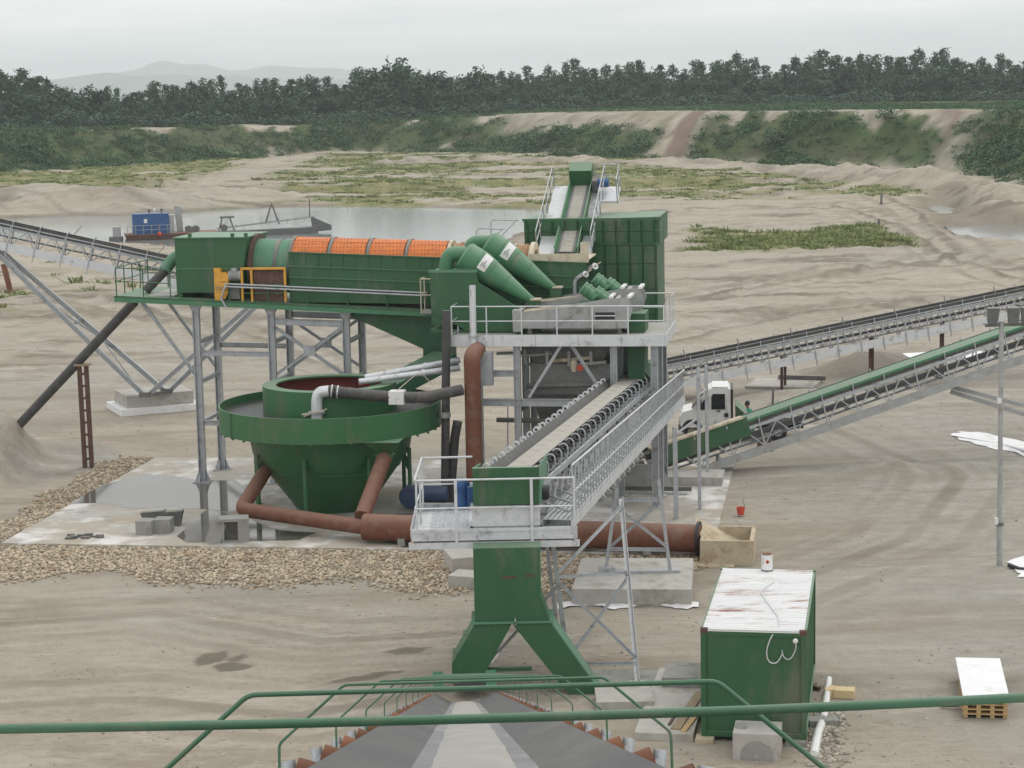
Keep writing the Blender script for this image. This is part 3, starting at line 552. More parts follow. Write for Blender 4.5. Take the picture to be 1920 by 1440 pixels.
for i in sel:
    x, y, z, g_, q_ = cand[i]; nzz = float(fbm(np.array([x / 9]), np.array([y / 9]), 3, 81)[0]); s = max(0.3, 0.75 + 1.0 * nzz + random.uniform(-.2, .3))
    if q_ > 17: s *= 0.55
    v, q = CL[random.randrange(6)]; items.append((v, q, (x + random.uniform(-1, 1), y + random.uniform(-1, 1), z - .1), (s, s, s * random.uniform(.6, 1.0)), random.uniform(0, 6.28)))
merge(items, 'bushes', 'leaf_bush', 'green scrub and bushes covering the pit slopes', 'bushes')
cand = P[vis & (GR_ > 0.4) & (sdq < -4) & (Y > 115)]; iss = polysd(cand[:, 0], cand[:, 1], ISLE) < 1
wgt = np.where(iss, 4.0, 1.0) * cand[:, 1]; sel = rng.choice(len(cand), 5200, p=wgt / wgt.sum()); items = []
for i in sel:
    x, y, z, g_, q_ = cand[i]; s = random.uniform(.5, 1.1) * (1.25 if y > 250 else 1.0)
    v, q = GC[random.randrange(5)]; items.append((v, q, (x + random.uniform(-.5, .5), y + random.uniform(-.5, .5), z - .05), (s * 1.3, s * 1.3, s * random.uniform(.3, .7) * (0.7 if y > 250 else 1.0)), random.uniform(0, 6.28)))
merge(items, 'grass', 'leaf_grass', 'patches of weeds and tall grass on the pit floor', 'grass')

# ------------------------------------------------------------------ cobbles and pebbles
def ico():
    b = bmesh.new(); bmesh.ops.create_icosphere(b, subdivisions=1, radius=1.0); v = np.array([p.co[:] for p in b.verts]); f = np.array([[p.index for p in q.verts] for q in b.faces]); b.free(); return v, f
IV, IF = ico()
def stones(name, pts, mt, label, cat, smin, smax):
    n = len(pts); rg = np.random.default_rng(5); d = 1 + rg.normal(size=(n, len(IV), 1)) * 0.12; sc3 = rg.uniform(0.6, 1.25, (n, 1, 3)); sc3[:, :, 2] *= 0.75; s = rg.uniform(smin, smax, (n, 1, 1))
    an = rg.uniform(0, 6.28, n); v = IV[None] * d * sc3 * s; c_, s_ = np.cos(an)[:, None], np.sin(an)[:, None]
    v = np.stack([v[:, :, 0] * c_ - v[:, :, 1] * s_, v[:, :, 0] * s_ + v[:, :, 1] * c_, v[:, :, 2]], -1) + pts[:, None, :]
    f = (IF[None] + (np.arange(n) * len(IV))[:, None, None]).reshape(-1, 3); ob = link(name, np_mesh(name, v.reshape(-1, 3), f, mt, True)); return tag(ob, label, cat, kind='stuff')
PLA = R(9); PL = Matrix.Translation((0, 65, 0)) @ Matrix.Rotation(-PLA, 4, 'Z')
g = rng.uniform([-19.5, -7.6], [6.5, 0.0], (30000, 2)); nn = fbm(g[:, 0] / 2.2, g[:, 1] / 2.2, 4, 91)
tail = rng.exponential(0.35, len(g)) - 0.2; lim = -tail + np.interp(g[:, 0], [-20, -17, -13, -9, -4, -1.8, 2, 4, 6.5], [-6.2, -6.0, -3.0, -4.6, -4.2, -5.2, -5.2, -3.8, -1.5]); g = g[(g[:, 1] > lim + nn * 1.1) & ~((g[:, 0] > 2.7) & (g[:, 1] > -6.5) & (g[:, 1] < -2.0))]
g2 = rng.uniform([-21.2, 0.0], [-17.85, 16.5], (6000, 2)); nn = fbm(g2[:, 0] / 2.2, g2[:, 1] / 2.2, 4, 92); g2 = g2[(g2[:, 0] > -19.6 + 1.2 * nn)]
def to_w(g): w_ = np.array([list(PL @ V3((a, b, 0)))[:2] for a, b in g]); return np.column_stack([w_, height(w_[:, 0], w_[:, 1])])
gp = to_w(np.concatenate([g, g2])); gp[:, 2] += rng.uniform(0, 0.05, len(gp))
stones('cobbles', gp, 'stone', 'brown washed cobbles banked along the concrete slab edge', 'gravel', 0.022, 0.08)
g = np.stack([rng.uniform(-0.3, 0.3, 5200), 41 + 85 * rng.uniform(0, 1, 5200) ** 1.6], 1); g[:, 0] *= g[:, 1]; kk = fbm(g[:, 0] / 3, g[:, 1] / 3, 3, 95) > -0.05; g = g[kk]
g = np.column_stack([g, height(g[:, 0], g[:, 1])]); stones('pebbles', g, 'pebble', 'scattered pebbles and clods on the bare ground', 'gravel', 0.015, 0.055)
# ------------------------------------------------------------------ concrete slab, puddles, pads
def plp(px, py, z=0.0): return PL.inverted() @ atZ(px, py, z)       # pixel on a level plane -> plant coordinates
def plv(px, py, v):                                                 # pixel on a plane facing the plant front
    P_ = PL.inverted(); o = P_ @ CAM; d = P_.to_3x3() @ ray(px, py); return o + d * ((v - o.y) / d.y)
mb = MB(); mb.box(-17.8, 6.4, 0.0, 16.3, -0.35, 0.10); slab = single('concrete_slab', mb, 'concrete', M=PL, base=(0, 0, 0), kind='structure')
m = MATS['concrete'].copy(); m.name = 'slab_concrete'; slab.data.materials[0] = m
n_, l_ = m.node_tree.nodes, m.node_tree.links; bs = n_['Principled BSDF']; src = bs.inputs['Base Color'].links[0].from_socket
tco = n_.new('ShaderNodeTexCoord')
f1 = rmp(noise_(0.32, 5, .55), .42, .56); f2 = rmp(noise_(0.5, 6, .6), .5, .62, 0, .75)
c = mixc(f1, src, (0.36, 0.325, 0.27)); c = mixc(f2, c, (0.7, 0.69, 0.665)); c = mixc(rmp(noise_(0.23, 5, .6), .55, .66, 0, .9), c, (0.34, 0.27, 0.18)); l_.new(c, bs.inputs['Base Color'])
def puddle(name, pts, z, M=PL, seed=1):
    w_ = [(p[0], p[1]) for p in pts]; o = sheet(name, w_, 0, 'puddle_water', 0.18, 0.45, seed); o.matrix_world = M @ Matrix.Translation((0, 0, z)); return o
puddle('puddle', [tuple(plp(a, b))[:2] for a, b in [(130, 950), (190, 915), (260, 893), (330, 898), (370, 905), (440, 905), (470, 930), (440, 965), (380, 960), (330, 958), (240, 958), (200, 948)]], 0.104)
puddle('puddle', [tuple(plp(a, b))[:2] for a, b in [(330, 1010), (360, 985), (390, 960), (440, 968), (520, 1000), (600, 1005), (560, 1018), (430, 1022), (350, 1022)]], 0.104, seed=3)
puddle('puddle', [tuple(plp(a, b))[:2] for a, b in [(690, 1012), (720, 1000), (880, 1020), (870, 1030), (760, 1032)]], 0.104, seed=5)


def rail(T, pts, h, posts, r=0.024, mt='galv', mid=True, toe=0.0, M=None, post_r=None):
    """handrail along pts (deck level): top rail, knee rail, posts as separate parts"""
    pr = post_r or r * 1.1; pts = [V3(p) for p in pts]; U_ = V3((0, 0, 1))
    T.part('top_rail', MB().path([p + U_ * h for p in pts], r, 8), mt, M=M)
    if mid: T.part('knee_rail', MB().path([p + U_ * h * 0.52 for p in pts], r * 0.85, 8), mt, M=M)
    if toe:
        k = MB()
        for a, b in zip(pts[:-1], pts[1:]): k.beam(a + U_ * toe / 2, b + U_ * toe / 2, 0.012, toe)
        T.part('toe_board', k, mt, M=M)
    offs = []
    for a, b in zip(pts[:-1], pts[1:]):
        n = max(1, round((b - a).length / posts))
        for i in range(n + 1):
            q = a.lerp(b, i / n)
            if not any((q - o).length < 0.05 for o in offs): offs.append(q)
    T.rep('post', MB().tube((0, 0, -0.06), (0, 0, h), pr, 8), mt, offs, M=M)

# ------------------------------------------------------------------ trommel support frame
def dz(u): return 7.50 - 0.0497 * (u + 17.17)
T = Thing('support_frame', 'galvanised column frame with long green deck carrying the orange trommel', 'steel frame', (-11.1, 12.4, 0.1), PL)
CU = (-14.1, -11.1, -8.15); CVS = (11.1, 13.7)
for v in CVS:
    for u in CU:
        zt = dz(u) - 0.15
        c = T.part('column', MB().ibeam((u, v, 0.12), (u, v, zt), 0.24, 0.26, 0.03, up=(1, 0, 0)), 'galv')
        k = MB(); k.box(u - .32, u + .32, v - .3, v + .3, 0.1, 0.14)
        for s in (-1, 1): k.prism([(u + s * .12, v - .015, .14), (u + s * .32, v - .015, .14), (u + s * .12, v - .015, .62)], (0, .03, 0)); k.prism([(u + s * .06 - .012, v + s * .13, .14), (u + s * .06 - .012, v + s * .3, .14), (u + s * .06 - .012, v + s * .13, .5)], (.024, 0, 0))
        T.part('base_plate', k, 'galv', c)
        k = MB(); k.prism([(u - .12, v - .12, zt - .35), (u - .3, v - .12, zt), (u + .3, v - .12, zt), (u + .12, v - .12, zt - .35)], (0, .24, 0)); T.part('bracket', k, 'galv', c)
def bm(a, b, w_=.16, h=.2, mt='galv', nm='cross_beam'): T.part(nm, MB().ibeam(a, b, w_, h, .018), mt)
for v in CVS:
    bm((-13.98, v, 5.2), (-11.22, v, 5.15)); bm((-10.98, v, 6.42), (-8.28, v, 6.32), .16, .24); bm((-13.98, v, 2.45), (-11.22, v, 2.45))
    bm((-10.98, v, 2.45), (-8.28, v, 2.45)); bm((-16.3, v, dz(-16.3) - .2), (-14.15, v, 4.25), .1, .12, nm='brace')
    for a, b in (((-10.98, 6.2), (-8.28, 4.35)), ((-10.98, 4.35), (-8.28, 6.2))): bm((a[0], v + (.02 if a[1] > 5 else -.02), a[1]), (b[0], v + (.02 if a[1] > 5 else -.02), b[1]), .1, .12, nm='brace')
    T.part('gusset', MB().box(-9.85, -9.4, v - .06, v + .06, 5.08, 5.48), 'galv')
for u in CU:
    for z in (2.45, 4.05, 5.6): bm((u, 11.24, z), (u, 13.56, z), .12, .16)
k = MB(); k.hexa([(-17.2, 10.6, dz(-17.2) - .07), (-4.7, 10.6, dz(-4.7) - .07), (-4.7, 14.5, dz(-4.7) - .07), (-17.2, 14.5, dz(-17.2) - .07), (-17.2, 10.6, dz(-17.2)), (-4.7, 10.6, dz(-4.7)), (-4.7, 14.5, dz(-4.7)), (-17.2, 14.5, dz(-17.2))]); T.part('deck', k, 'green')
for v in (10.66, 14.44): T.part('edge_beam', MB().beam((-17.2, v, dz(-17.2) - .13), (-4.7, v, dz(-4.7) - .13), .1, .22), 'green_light' if v < 12 else 'green')
for i in range(8): u = -16.9 + i * 1.7; T.part('joist', MB().beam((u, 10.8, dz(u) - .14), (u, 14.3, dz(u) - .14), .08, .14), 'green')
k = MB(); k.box(-16.0, -14.9, 11.0, 13.6, dz(-15.4) + .004, dz(-15.4) + .05); T.part('walk_plate', k, 'steel_grey')
rail(T, [(-14.95, 10.68, dz(-15)), (-17.12, 10.68, dz(-17.1)), (-17.12, 14.42, dz(-17.1)), (-14.6, 14.42, dz(-15))], 1.08, 0.95, .022, 'green')
rail(T, [(-12.6, 10.64, dz(-12.6)), (-4.85, 10.64, dz(-4.85))], 0.62, 1.55, .03, 'green', mid=False)
for o_, h in ((.0, .66), (.06, .56)): T.part('cable_conduit', MB().path([(-12.7, 10.58 - o_, dz(-12.7) - .25), (-12.9, 10.58 - o_, dz(-12.9) + .1), (-12.7, 10.58 - o_, dz(-12.7) + h), (-12.3, 10.58 - o_, dz(-12.3) + h), (-4.85, 10.58 - o_, dz(-4.85) + h)], .035, 8), 'galv')
# small ladder cage where the deck ends
k = MB(); k.box(-4.95, -4.0, 9.9, 10.55, dz(-4.9) - .05, dz(-4.9) + .06); T.part('landing', k, 'steel_grey')
rail(T, [(-4.05, 9.9, dz(-4.9)), (-4.95, 9.9, dz(-4.9)), (-4.95, 10.6, dz(-4.9))], 1.25, .5, .025, 'cream')

# ------------------------------------------------------------------ trommel
T = Thing('trommel_screen', 'long rotary washing trommel with orange screen panels in a green trough', 'trommel', (-8, 12.4, 7.1), PL)
fb = dz(-13.5)
k = MB(); k.hexa([(-14.8, 11.0, fb + .25), (-12.2, 11.0, fb + .25), (-12.2, 13.9, fb + .25), (-14.8, 13.9, fb + .25), (-14.8, 11.0, 9.66), (-11.95, 11.0, 9.66), (-11.95, 13.9, 9.66), (-14.8, 13.9, 9.66)]); o = T.part('feed_box', k, 'green')
k = MB(); k.box(-14.86, -11.9, 10.94, 13.96, 9.66, 9.70); T.part('lid', k, 'green_light', o)
for u in (-14.2, -12.5, -11.97): T.part('lug', MB().box(u - .06, u + .06, 11.0, 11.12, 9.70, 9.84), 'green', o)
for u in (-14.7, -12.3): T.part('foot', MB().box(u - .1, u + .1, 11.05, 13.8, fb - .02, fb + .25), 'green', o)
T.part('flange', MB().box(-14.83, -12.2, 10.97, 11.0, fb + 1.15, fb + 1.19), 'green_light', o)
T.part('inlet_elbow', MB().arc_pipe([(-14.78, 12.6, 8.9), (-15.35, 12.6, 8.85), (-15.7, 12.3, 8.3)], .24, 14, 8), 'green_drum')
T.part('feed_hose', MB().path(smooth([(-15.7, 12.3, 8.3), (-16.0, 12.1, 7.95), (-16.4, 12.0, 7.55)], 5), .19, 12), 'rubber')
def az(u): return 8.50 - 0.036 * (u + 12)
AX = V3((1, 0, -0.036)).normalized()
def on(u): return V3((u, 12.4, az(u)))
T.part('drum', MB().lathe(on(-12.2), AX, [(1.0, 0), (1.04, .1), (1.04, 1.85)], 40), 'green_drum')
T.part('girth_ring', MB().lathe(on(-12.0), AX, [(1.04, 0), (1.24, 0), (1.24, .16), (1.04, .16)], 40, closed=True), 'rust_dark')
T.part('band', MB().lathe(on(-11.05), AX, [(1.045, 0), (1.06, 0), (1.06, .16), (1.045, .16)], 40, closed=True), 'steel_dark')
RU = [-10.38, -8.84, -7.33, -5.82, -4.22]
for i, u in enumerate(RU): T.part('ring', MB().lathe(on(u - .06), AX, [(1.0, 0), (1.19, 0), (1.19, .12), (1.0, .12)], 36, closed=True), 'steel_dark' if i < 4 else 'cream')
NP = 10
for i in range(4):
    u0, u1 = RU[i] + .08, RU[i + 1] - .08
    for j in range(NP):
        a0 = 2 * math.pi * (j + .26) / NP; a1 = 2 * math.pi * (j + 1.22) / NP; k = MB(); rs = []
        for r_, q_ in ((1.10, 0), (1.15, 0), (1.15, 1), (1.10, 1)): rs.append(r_)
        prof = []
        for s_ in range(5):
            a = a0 + (a1 - a0) * s_ / 4; c_, s2 = math.cos(a), math.sin(a)
            prof.append([V3((u, 12.4 + c_ * r_, az(u) + s2 * r_)) for u, r_ in ((u0, 1.09), (u1, 1.09), (u1, 1.155), (u0, 1.155))])
        k.rings(prof); T.part('screen_panel', k, 'orange_mesh')
    T.part('backing', MB().lathe(on(u0), AX, [(1.06, 0), (1.06, u1 - u0)], 30), 'steel_dark')
T.part('mud_section', MB().lathe(on(-4.1), AX, [(1.08, 0), (1.08, 3.05)], 36), 'orange_mud')
for i in range(7): T.part('rib', MB().lathe(on(-3.85 + i * .42), AX, [(1.05, 0), (1.125, 0), (1.125, .07), (1.05, .07)], 36, closed=True), 'cream' if i % 2 else 'orange_mud')
T.part('end_ring', MB().lathe(on(-1.12), AX, [(.92, 0), (1.2, 0), (1.2, .16), (.92, .16)], 36, closed=True), 'cream')
def tz(u): return 9.10 - 0.0435 * (u + 10.3)
for v in (10.98, 13.82):
    k = MB(); k.hexa([(-10.3, v, dz(-10.3) + .02), (1.2, v, dz(1.2) + .4), (1.2, v + .05, dz(1.2) + .4), (-10.3, v + .05, dz(-10.3) + .02), (-10.3, v, tz(-10.3)), (1.2, v, tz(1.2)), (1.2, v + .05, tz(1.2)), (-10.3, v + .05, tz(-10.3))]); o = T.part('trough_side', k, 'green')
    for f_, t_ in ((0.0, .05), (.52, .03), (.95, .03), (1.32, .06)): T.part('stiffener', MB().beam((-10.3, v - .03, tz(-10.3) - f_), (1.2, v - .03, tz(1.2) - f_), .07, t_), 'green_light' if f_ in (.52, .95) else 'green', o)
    for i in range(24): u = -10.1 + i * .49; T.part('seam', MB().beam((u, v - .004, tz(u) - .05), (u, v - .004, tz(u) - .5), .03, .012, up=(1, 0, 0)), 'green', o)
k = MB(); k.hexa([(-10.3, 11.0, dz(-10.3) + .35), (1.2, 11.0, dz(1.2) + .4), (1.2, 13.85, dz(1.2) + .4), (-10.3, 13.85, dz(-10.3) + .35), (-10.3, 11.0, dz(-10.3) + .4), (1.2, 11.0, dz(1.2) + .45), (1.2, 13.85, dz(1.2) + .45), (-10.3, 13.85, dz(-10.3) + .4)]); T.part('trough_floor', k, 'green')
k = MB(); k.box(-1.0, 1.25, 11.1, 13.6, tz(0) + .05, tz(0) + .09); T.part('discharge_lip', k, 'cream')
T.part('lip_front', MB().box(-1.0, 1.25, 11.04, 11.1, tz(0) - .04, tz(0) + .3), 'cream'); T.part('lip_post', MB().box(.95, 1.25, 11.02, 11.12, tz(0) + .3, tz(0) + .72), 'cream')
# under-hopper and chute to the tank
k = MB(); k.prism([(-8.7, 11.2, dz(-8.7) - .16), (-3.6, 11.2, dz(-3.6) - .16), (-4.2, 11.2, 5.35), (-5.2, 11.2, 5.35)], (0, 2.4, 0)); T.part('under_hopper', k, 'green')
k = MB(); k.hexa([(-5.2, 11.25, 4.5), (-4.15, 11.25, 4.5), (-4.15, 12.6, 4.5), (-5.2, 12.6, 4.5), (-5.2, 11.25, 5.36), (-4.15, 11.25, 5.36), (-4.15, 12.6, 5.36), (-5.2, 12.6, 5.36)]); T.part('down_chute', k, 'green')
T.part('launder_chute', MB().beam((-4.25, 11.0, 5.0), (-6.2, 8.4, 4.1), 1.25, .5), 'green_light')
# drive: yellow gear unit, grey motor, yellow guard frame
g0 = dz(-12)
k = MB(); k.box(-13.2, -12.95, 10.72, 10.98, g0, g0 + 1.28); T.part('drive_bracket', k, 'yellow')
k = MB(); k.prism([(-13.0, 10.7, g0 + .1), (-12.78, 10.7, g0 + .1), (-12.66, 10.7, g0 + .35), (-12.62, 10.7, g0 + 1.0), (-12.72, 10.7, g0 + 1.12), (-12.98, 10.7, g0 + 1.12)], (0, .3, 0)); o = T.part('gear_unit', k, 'yellow')
for z in (.45, .75): T.part('seam', MB().box(-13.0, -12.64, 10.69, 10.7, g0 + z, g0 + z + .02), 'rust_dark', o)
k = MB(); k.lathe((-12.62, 10.85, g0 + .98), (1, 0, 0), [(.0, 0), (.2, 0), (.2, .04), (.17, .05), (.17, .4), (.2, .41), (.2, .46), (.1, .5), (0, .5)], 20); o = T.part('drive_motor', k, 'steel_grey')
for i in range(6): T.part('fin', MB().lathe((-12.55 + i * .055, 10.85, g0 + .98), (1, 0, 0), [(.17, 0), (.205, 0), (.205, .02), (.17, .02)], 16, closed=True), 'steel_grey', o)
T.part('terminal_box', MB().box(-12.5, -12.3, 10.72, 10.9, g0 + 1.15, g0 + 1.28), 'steel_grey', o)
for z in (.45,): T.part('motor_base', MB().box(-12.62, -12.2, 10.7, 11.0, g0 + .1, g0 + .6), 'steel_dark')
gx = (-12.1, -11.72, -10.4)
for u in gx: T.part('guard_post', MB().box(u - .04, u + .04, 10.72, 10.8, g0 - .05, g0 + 1.22), 'yellow')
T.part('guard_bar', MB().box(-12.14, -10.36, 10.71, 10.81, g0 + 1.22, g0 + 1.3), 'yellow')
for z in (.62, .3): T.part('guard_bar', MB().box(-12.06, -10.44, 10.735, 10.775, g0 + z, g0 + z + .03), 'green_light')
T.part('guard_panel', MB().box(-11.68, -10.44, 10.84, 10.86, g0 + .02, g0 + 1.2), 'rust_dark')

# ------------------------------------------------------------------ cone tank
TU, TV = -7.77, 6.7; TO = V3((TU, TV, 0))
T = Thing('cone_tank', 'big round green thickener tank with conical base on the wet slab', 'tank', (TU, TV, .1), PL)
T.part('rim', MB().lathe(TO, (0, 0, 1), [(3.98, 4.0), (4.03, 4.0), (4.03, 3.1), (3.5, 3.06), (3.5, 3.1), (3.98, 3.12)], 72, closed=True), 'green_tank')
T.part('cone', MB().lathe(TO, (0, 0, 1), [(3.55, 3.07), (3.0, 3.02), (2.85, 2.2), (2.5, 1.72), (1.35, .15), (1.3, .1)], 64), 'green_tank')
T.part('weld_band', MB().lathe(TO, (0, 0, 1), [(2.46, 1.7), (2.53, 1.74), (2.5, 1.66), (2.43, 1.62)], 64, closed=True), 'green_tank')
T.part('slurry', MB().lathe(TO, (0, 0, 1), [(2.4, 3.72), (3.99, 3.72)], 64), 'slurry')
k = T.part('feed_well', MB().lathe(TO, (0, 0, 1), [(2.42, 3.5), (2.42, 4.64), (2.42, 4.68), (1.93, 4.68), (1.93, 4.62), (2.38, 4.61), (2.38, 3.5)], 64, closed=True), 'green_tank')
T.part('well_lining', MB().lathe(TO, (0, 0, 1), [(2.36, 4.6), (2.36, 4.05), (0, 4.05)], 48), 'red_interior', k)
for i in range(36):
    a = 2 * math.pi * (i + .4) / 36; T.part('rim_lug', MB().box(-.04, .04, -.03, .03, -.05, .0), 'green_tank', M=PL @ Matrix.Translation((TU + 3.98 * math.cos(a), TV + 3.98 * math.sin(a), 3.08)) @ Matrix.Rotation(a, 4, 'Z'))
k = MB(); k.beam((TU - 2.9, TV - 2.85, 3.08), (TU - 2.9, TV - 2.85, 3.98), .04, .02); T.part('rim_seam', k, 'green')
for i in range(8):
    a = R(-105 + i * 45 + 10); r_ = 2.95; x, y = TU + r_ * math.cos(a), TV + r_ * math.sin(a)
    o = T.part('leg', MB().tube((x, y, .1), (x, y, 2.35), .075, 10), 'green_tank'); T.part('foot', MB().box(x - .14, x + .14, y - .14, y + .14, .1, .13), 'green', o)
    T.part('gusset', MB().beam((x, y, 1.6), (x - .35 * math.cos(a), y - .35 * math.sin(a), 2.35), .03, .2), 'green', o)
sp = plv(722, 840, 3.9)
k = MB(); k.hexa([(sp.x - .2, 3.75, 2.6), (sp.x + .2, 3.75, 2.6), (sp.x + .2, 4.15, 2.6), (sp.x - .2, 4.15, 2.6), (sp.x - .62, 3.2, 3.1), (sp.x + .62, 3.2, 3.1), (sp.x + .62, 4.3, 3.1), (sp.x - .62, 4.3, 3.1)]); k.box(sp.x - .3, sp.x + .3, 3.65, 4.25, 2.52, 2.6); T.part('spout', k, 'green_tank')

# ------------------------------------------------------------------ pipes on and round the tank
h0, h1 = plp(683, 988, .62), plp(1313, 1010, .62)
T = Thing('header_pipe', 'thick rust-brown header pipe lying along the slab front edge', 'pipe', (h0.x, h0.y, .1), PL)
T.part('pipe', MB().lathe(h0, h1 - h0, [(0, 0), (.45, 0), (.45, (h1 - h0).length), (.0, (h1 - h0).length)], 28), 'rust_pipe')
T.part('flange', MB().lathe(h1 - (h1 - h0).normalized() * .1, h1 - h0, [(.44, 0), (.56, 0), (.56, .09), (.44, .09)], 28, closed=True), 'black')
for t in (.12, .5, .85): q = h0.lerp(h1, t); T.part('saddle', MB().box(q.x - .12, q.x + .12, q.y - .4, q.y + .4, .1, .35), 'concrete_grey')
q = h0.lerp(h1, .16); T.part('valve', MB().tube((q.x, q.y - .45, .35), (q.x, q.y - .75, .3), .05, 8), 'yellow')
a, b_, c_ = plp(505, 872, 1.7), plp(452, 955, .85), V3((h0.x + .4, h0.y + .05, .55))
k = MB(); k.arc_pipe([a + V3((.35, .9, .75)), b_, c_], .26, 16, 8); single('drain_pipe', k, 'rust_pipe', 'bent rust-brown drain pipe leaving the cone and curving to the header', 'pipe', PL, base=(b_.x, b_.y, .1))
k = MB(); q = V3((sp.x, 3.95, 2.55)); k.tube(q, (q.x - .28, h0.y + .35, .9), .27, 18); single('overflow_pipe', k, 'rust_pipe', 'rust-brown overflow pipe dropping from the tank spout to the header', 'pipe', PL, base=(q.x, q.y, .9))
# standing rust pipe against the tower
q0, q1 = plv(884, 668, 5.9), plv(890, 905, 5.9)
k = MB(); k.path(smooth([(q1.x, 5.9, .15), (q0.x + .02, 5.9, q0.z - .5), (q0.x, 5.95, q0.z), (q0.x + .05, 6.9, q0.z + .1)], 8, .5), .3, 20); o = single('riser_pipe', k, 'rust_pipe', 'tall rust-brown riser pipe bending under the cyclone platform', 'pipe', PL, base=(q1.x, 5.9, .15))
# black pipes
a, b_ = plv(837, 582, 6.6), plv(834, 940, 6.6)
T = Thing('black_pipe', 'thick black upright pipe between the cone tank and the rusty riser', 'pipe', (b_.x, 6.6, .1), PL)
T.part('pipe', MB().tube((b_.x, 6.6, .1), (a.x, 6.6, a.z), .155, 14), 'rubber'); q = plv(834, 778, 6.6); T.part('coupling', MB().lathe((q.x, 6.6, q.z - .12), (0, 0, 1), [(.15, 0), (.22, .03), (.22, .2), (.15, .23)], 16, closed=True), 'galv')
a, b_ = plv(852, 790, 6.9), plv(850, 940, 6.9); k = MB(); k.path([(b_.x - .15, 6.9, .1), (a.x, 6.9, a.z - .6), (a.x + .12, 6.9, a.z)], .17, 12); single('short_hose', k, 'rubber', 'short black hose beside the thick upright pipe', 'hose', PL, base=(b_.x - .15, 6.9, .1))
e0, e1 = plv(594, 778, 4.1), plv(618, 733, 4.1)
T = Thing('delivery_hose', 'black delivery hose with grey elbow slung across the tank top', 'hose', (e0.x, 4.1, 3.95), PL)
T.part('elbow', MB().path(smooth([(e0.x, 4.1, 3.75), (e0.x + .02, 4.1, e1.z - .05), (e1.x, 4.1, e1.z)], 10, .6), .2, 16), 'galv_bright')
T.part('flange', MB().lathe((e0.x, 4.1, 3.98), (0, 0, 1), [(.18, 0), (.29, 0), (.29, .07), (.18, .07)], 18, closed=True), 'galv')
for s_ in (-1, 1): T.part('clamp_bar', MB().beam((e0.x - .5, 4.1 + .12 * s_, 3.9 - .05 * s_), (e0.x + .35, 3.95 + .2 * s_, 4.12), .06, .05), 'cream')
hp = [plv(a, b, v) for a, b, v in ((618, 733, 4.1), (680, 740, 4.3), (745, 745, 4.6), (800, 745, 5.0), (830, 738, 5.3), (866, 731, 5.7))]
T.part('hose', MB().path(smooth(hp, 4, .5), .2, 16), 'rubber')
for i in range(3): T.part('hose_clip', MB().lathe(hp[0] + (hp[1] - hp[0]).normalized() * (.05 + .1 * i), hp[1] - hp[0], [(.2, 0), (.235, 0), (.235, .05), (.2, .05)], 16, closed=True), 'galv_bright' if i != 1 else 'black')
q = hp[2]; T.part('hose_saddle', MB().box(q.x - .26, q.x + .26, q.y - .26, q.y + .26, q.z - .22, q.z + .24), 'white'); T.part('sling', MB().path([q + V3((0, 0, .24)), q + V3((.7, .6, .85)), q + V3((1.1, .9, .3))], .015, 6), 'cream')
k = MB(); w_ = []
for i in range(60): t = i / 59 * .8 + .05; j = t * (len(hp) - 1); a, b_ = hp[int(j)], hp[int(j) + 1]; p = a.lerp(b_, j - int(j)); w_.append(p + V3((0, -math.cos(i * .33) * .205, math.sin(i * .33) * .205)))
k.path(w_, .012, 5); T.part('hose_stripe', k, 'rust_bright')
for i, (a, b_, lab) in enumerate((((673, 716), (862, 690), 'lower of two pale pipes reaching into the feed well'), ((684, 708), (862, 675), 'upper of two pale pipes reaching into the feed well'))):
    p, q = plv(a[0], a[1], 6.0 + i * .4), plv(b_[0], b_[1], 7.4 + i * .3); k = MB(); k.tube(p, q, .115, 12); k.lathe(p.lerp(q, .62), q - p, [(.11, 0), (.14, 0), (.14, .12), (.11, .12)], 12, closed=True); single('feed_pipe', k, 'galv_bright', lab, 'pipe', PL, base=p)

# ------------------------------------------------------------------ cyclone tower
DZ = 6.30; bk = plp(1273, 597, DZ)
T = Thing('cyclone_tower', 'galvanised steel tower with railed platform under the two green cyclones', 'steel tower', (.5, 9, .1), PL)
U0, U1, VF, VB = -3.3, 4.4, 7.0, 11.6
k = MB(); k.hexa([(U0, VF, DZ - .05), (U1, VF, DZ - .05), (U1, VB, DZ - .05), (U0, VB, DZ - .05), (U0, VF, DZ), (U1, VF, DZ), (U1, VB, DZ), (U0, VB, DZ)]); T.part('deck', k, 'steel_grey')
for i in range(5):
    a = U0 + (U1 - U0) * i / 5; T.part('fascia', MB().box(a + .006, a + (U1 - U0) / 5 - .006, VF - .05, VF - .004, DZ - .33, DZ + .08), 'galv_bright')
T.part('fascia', MB().box(U1 + .004, U1 + .05, VF - .05, VB, DZ - .33, DZ + .08), 'galv_bright'); T.part('fascia', MB().box(U0 - .05, U0 - .004, VF - .05, VB, DZ - .33, DZ + .08), 'galv')
rail(T, [(U0 + .03, VF + 2.6, DZ), (U0 + .03, VF + .03, DZ), (U1 - .03, VF + .03, DZ), (U1 - .03, VB - .03, DZ), (U0 + 2.8, VB - .03, DZ)], 1.1, 1.3, .024, 'galv_bright')
for u in (-2.35, -.95, 2.55, 4.0):
    for v in (7.25, 9.3, 11.3):
        if u == -2.35 and v > 8: continue
        o = T.part('column', MB().ibeam((u, v, .12), (u, v, DZ - .34), .22, .24, .025, up=(1, 0, 0)), 'galv'); T.part('base_plate', MB().box(u - .25, u + .25, v - .25, v + .25, .1, .14), 'galv', o)
    T.part('deck_beam', MB().ibeam((u, VF, DZ - .2), (u, VB, DZ - .2), .16, .26, .02), 'galv')
for v in (7.25, 9.3, 11.3): T.part('deck_beam', MB().ibeam((U0, v + .13, DZ - .21), (U1, v + .13, DZ - .21), .14, .22, .02), 'galv')
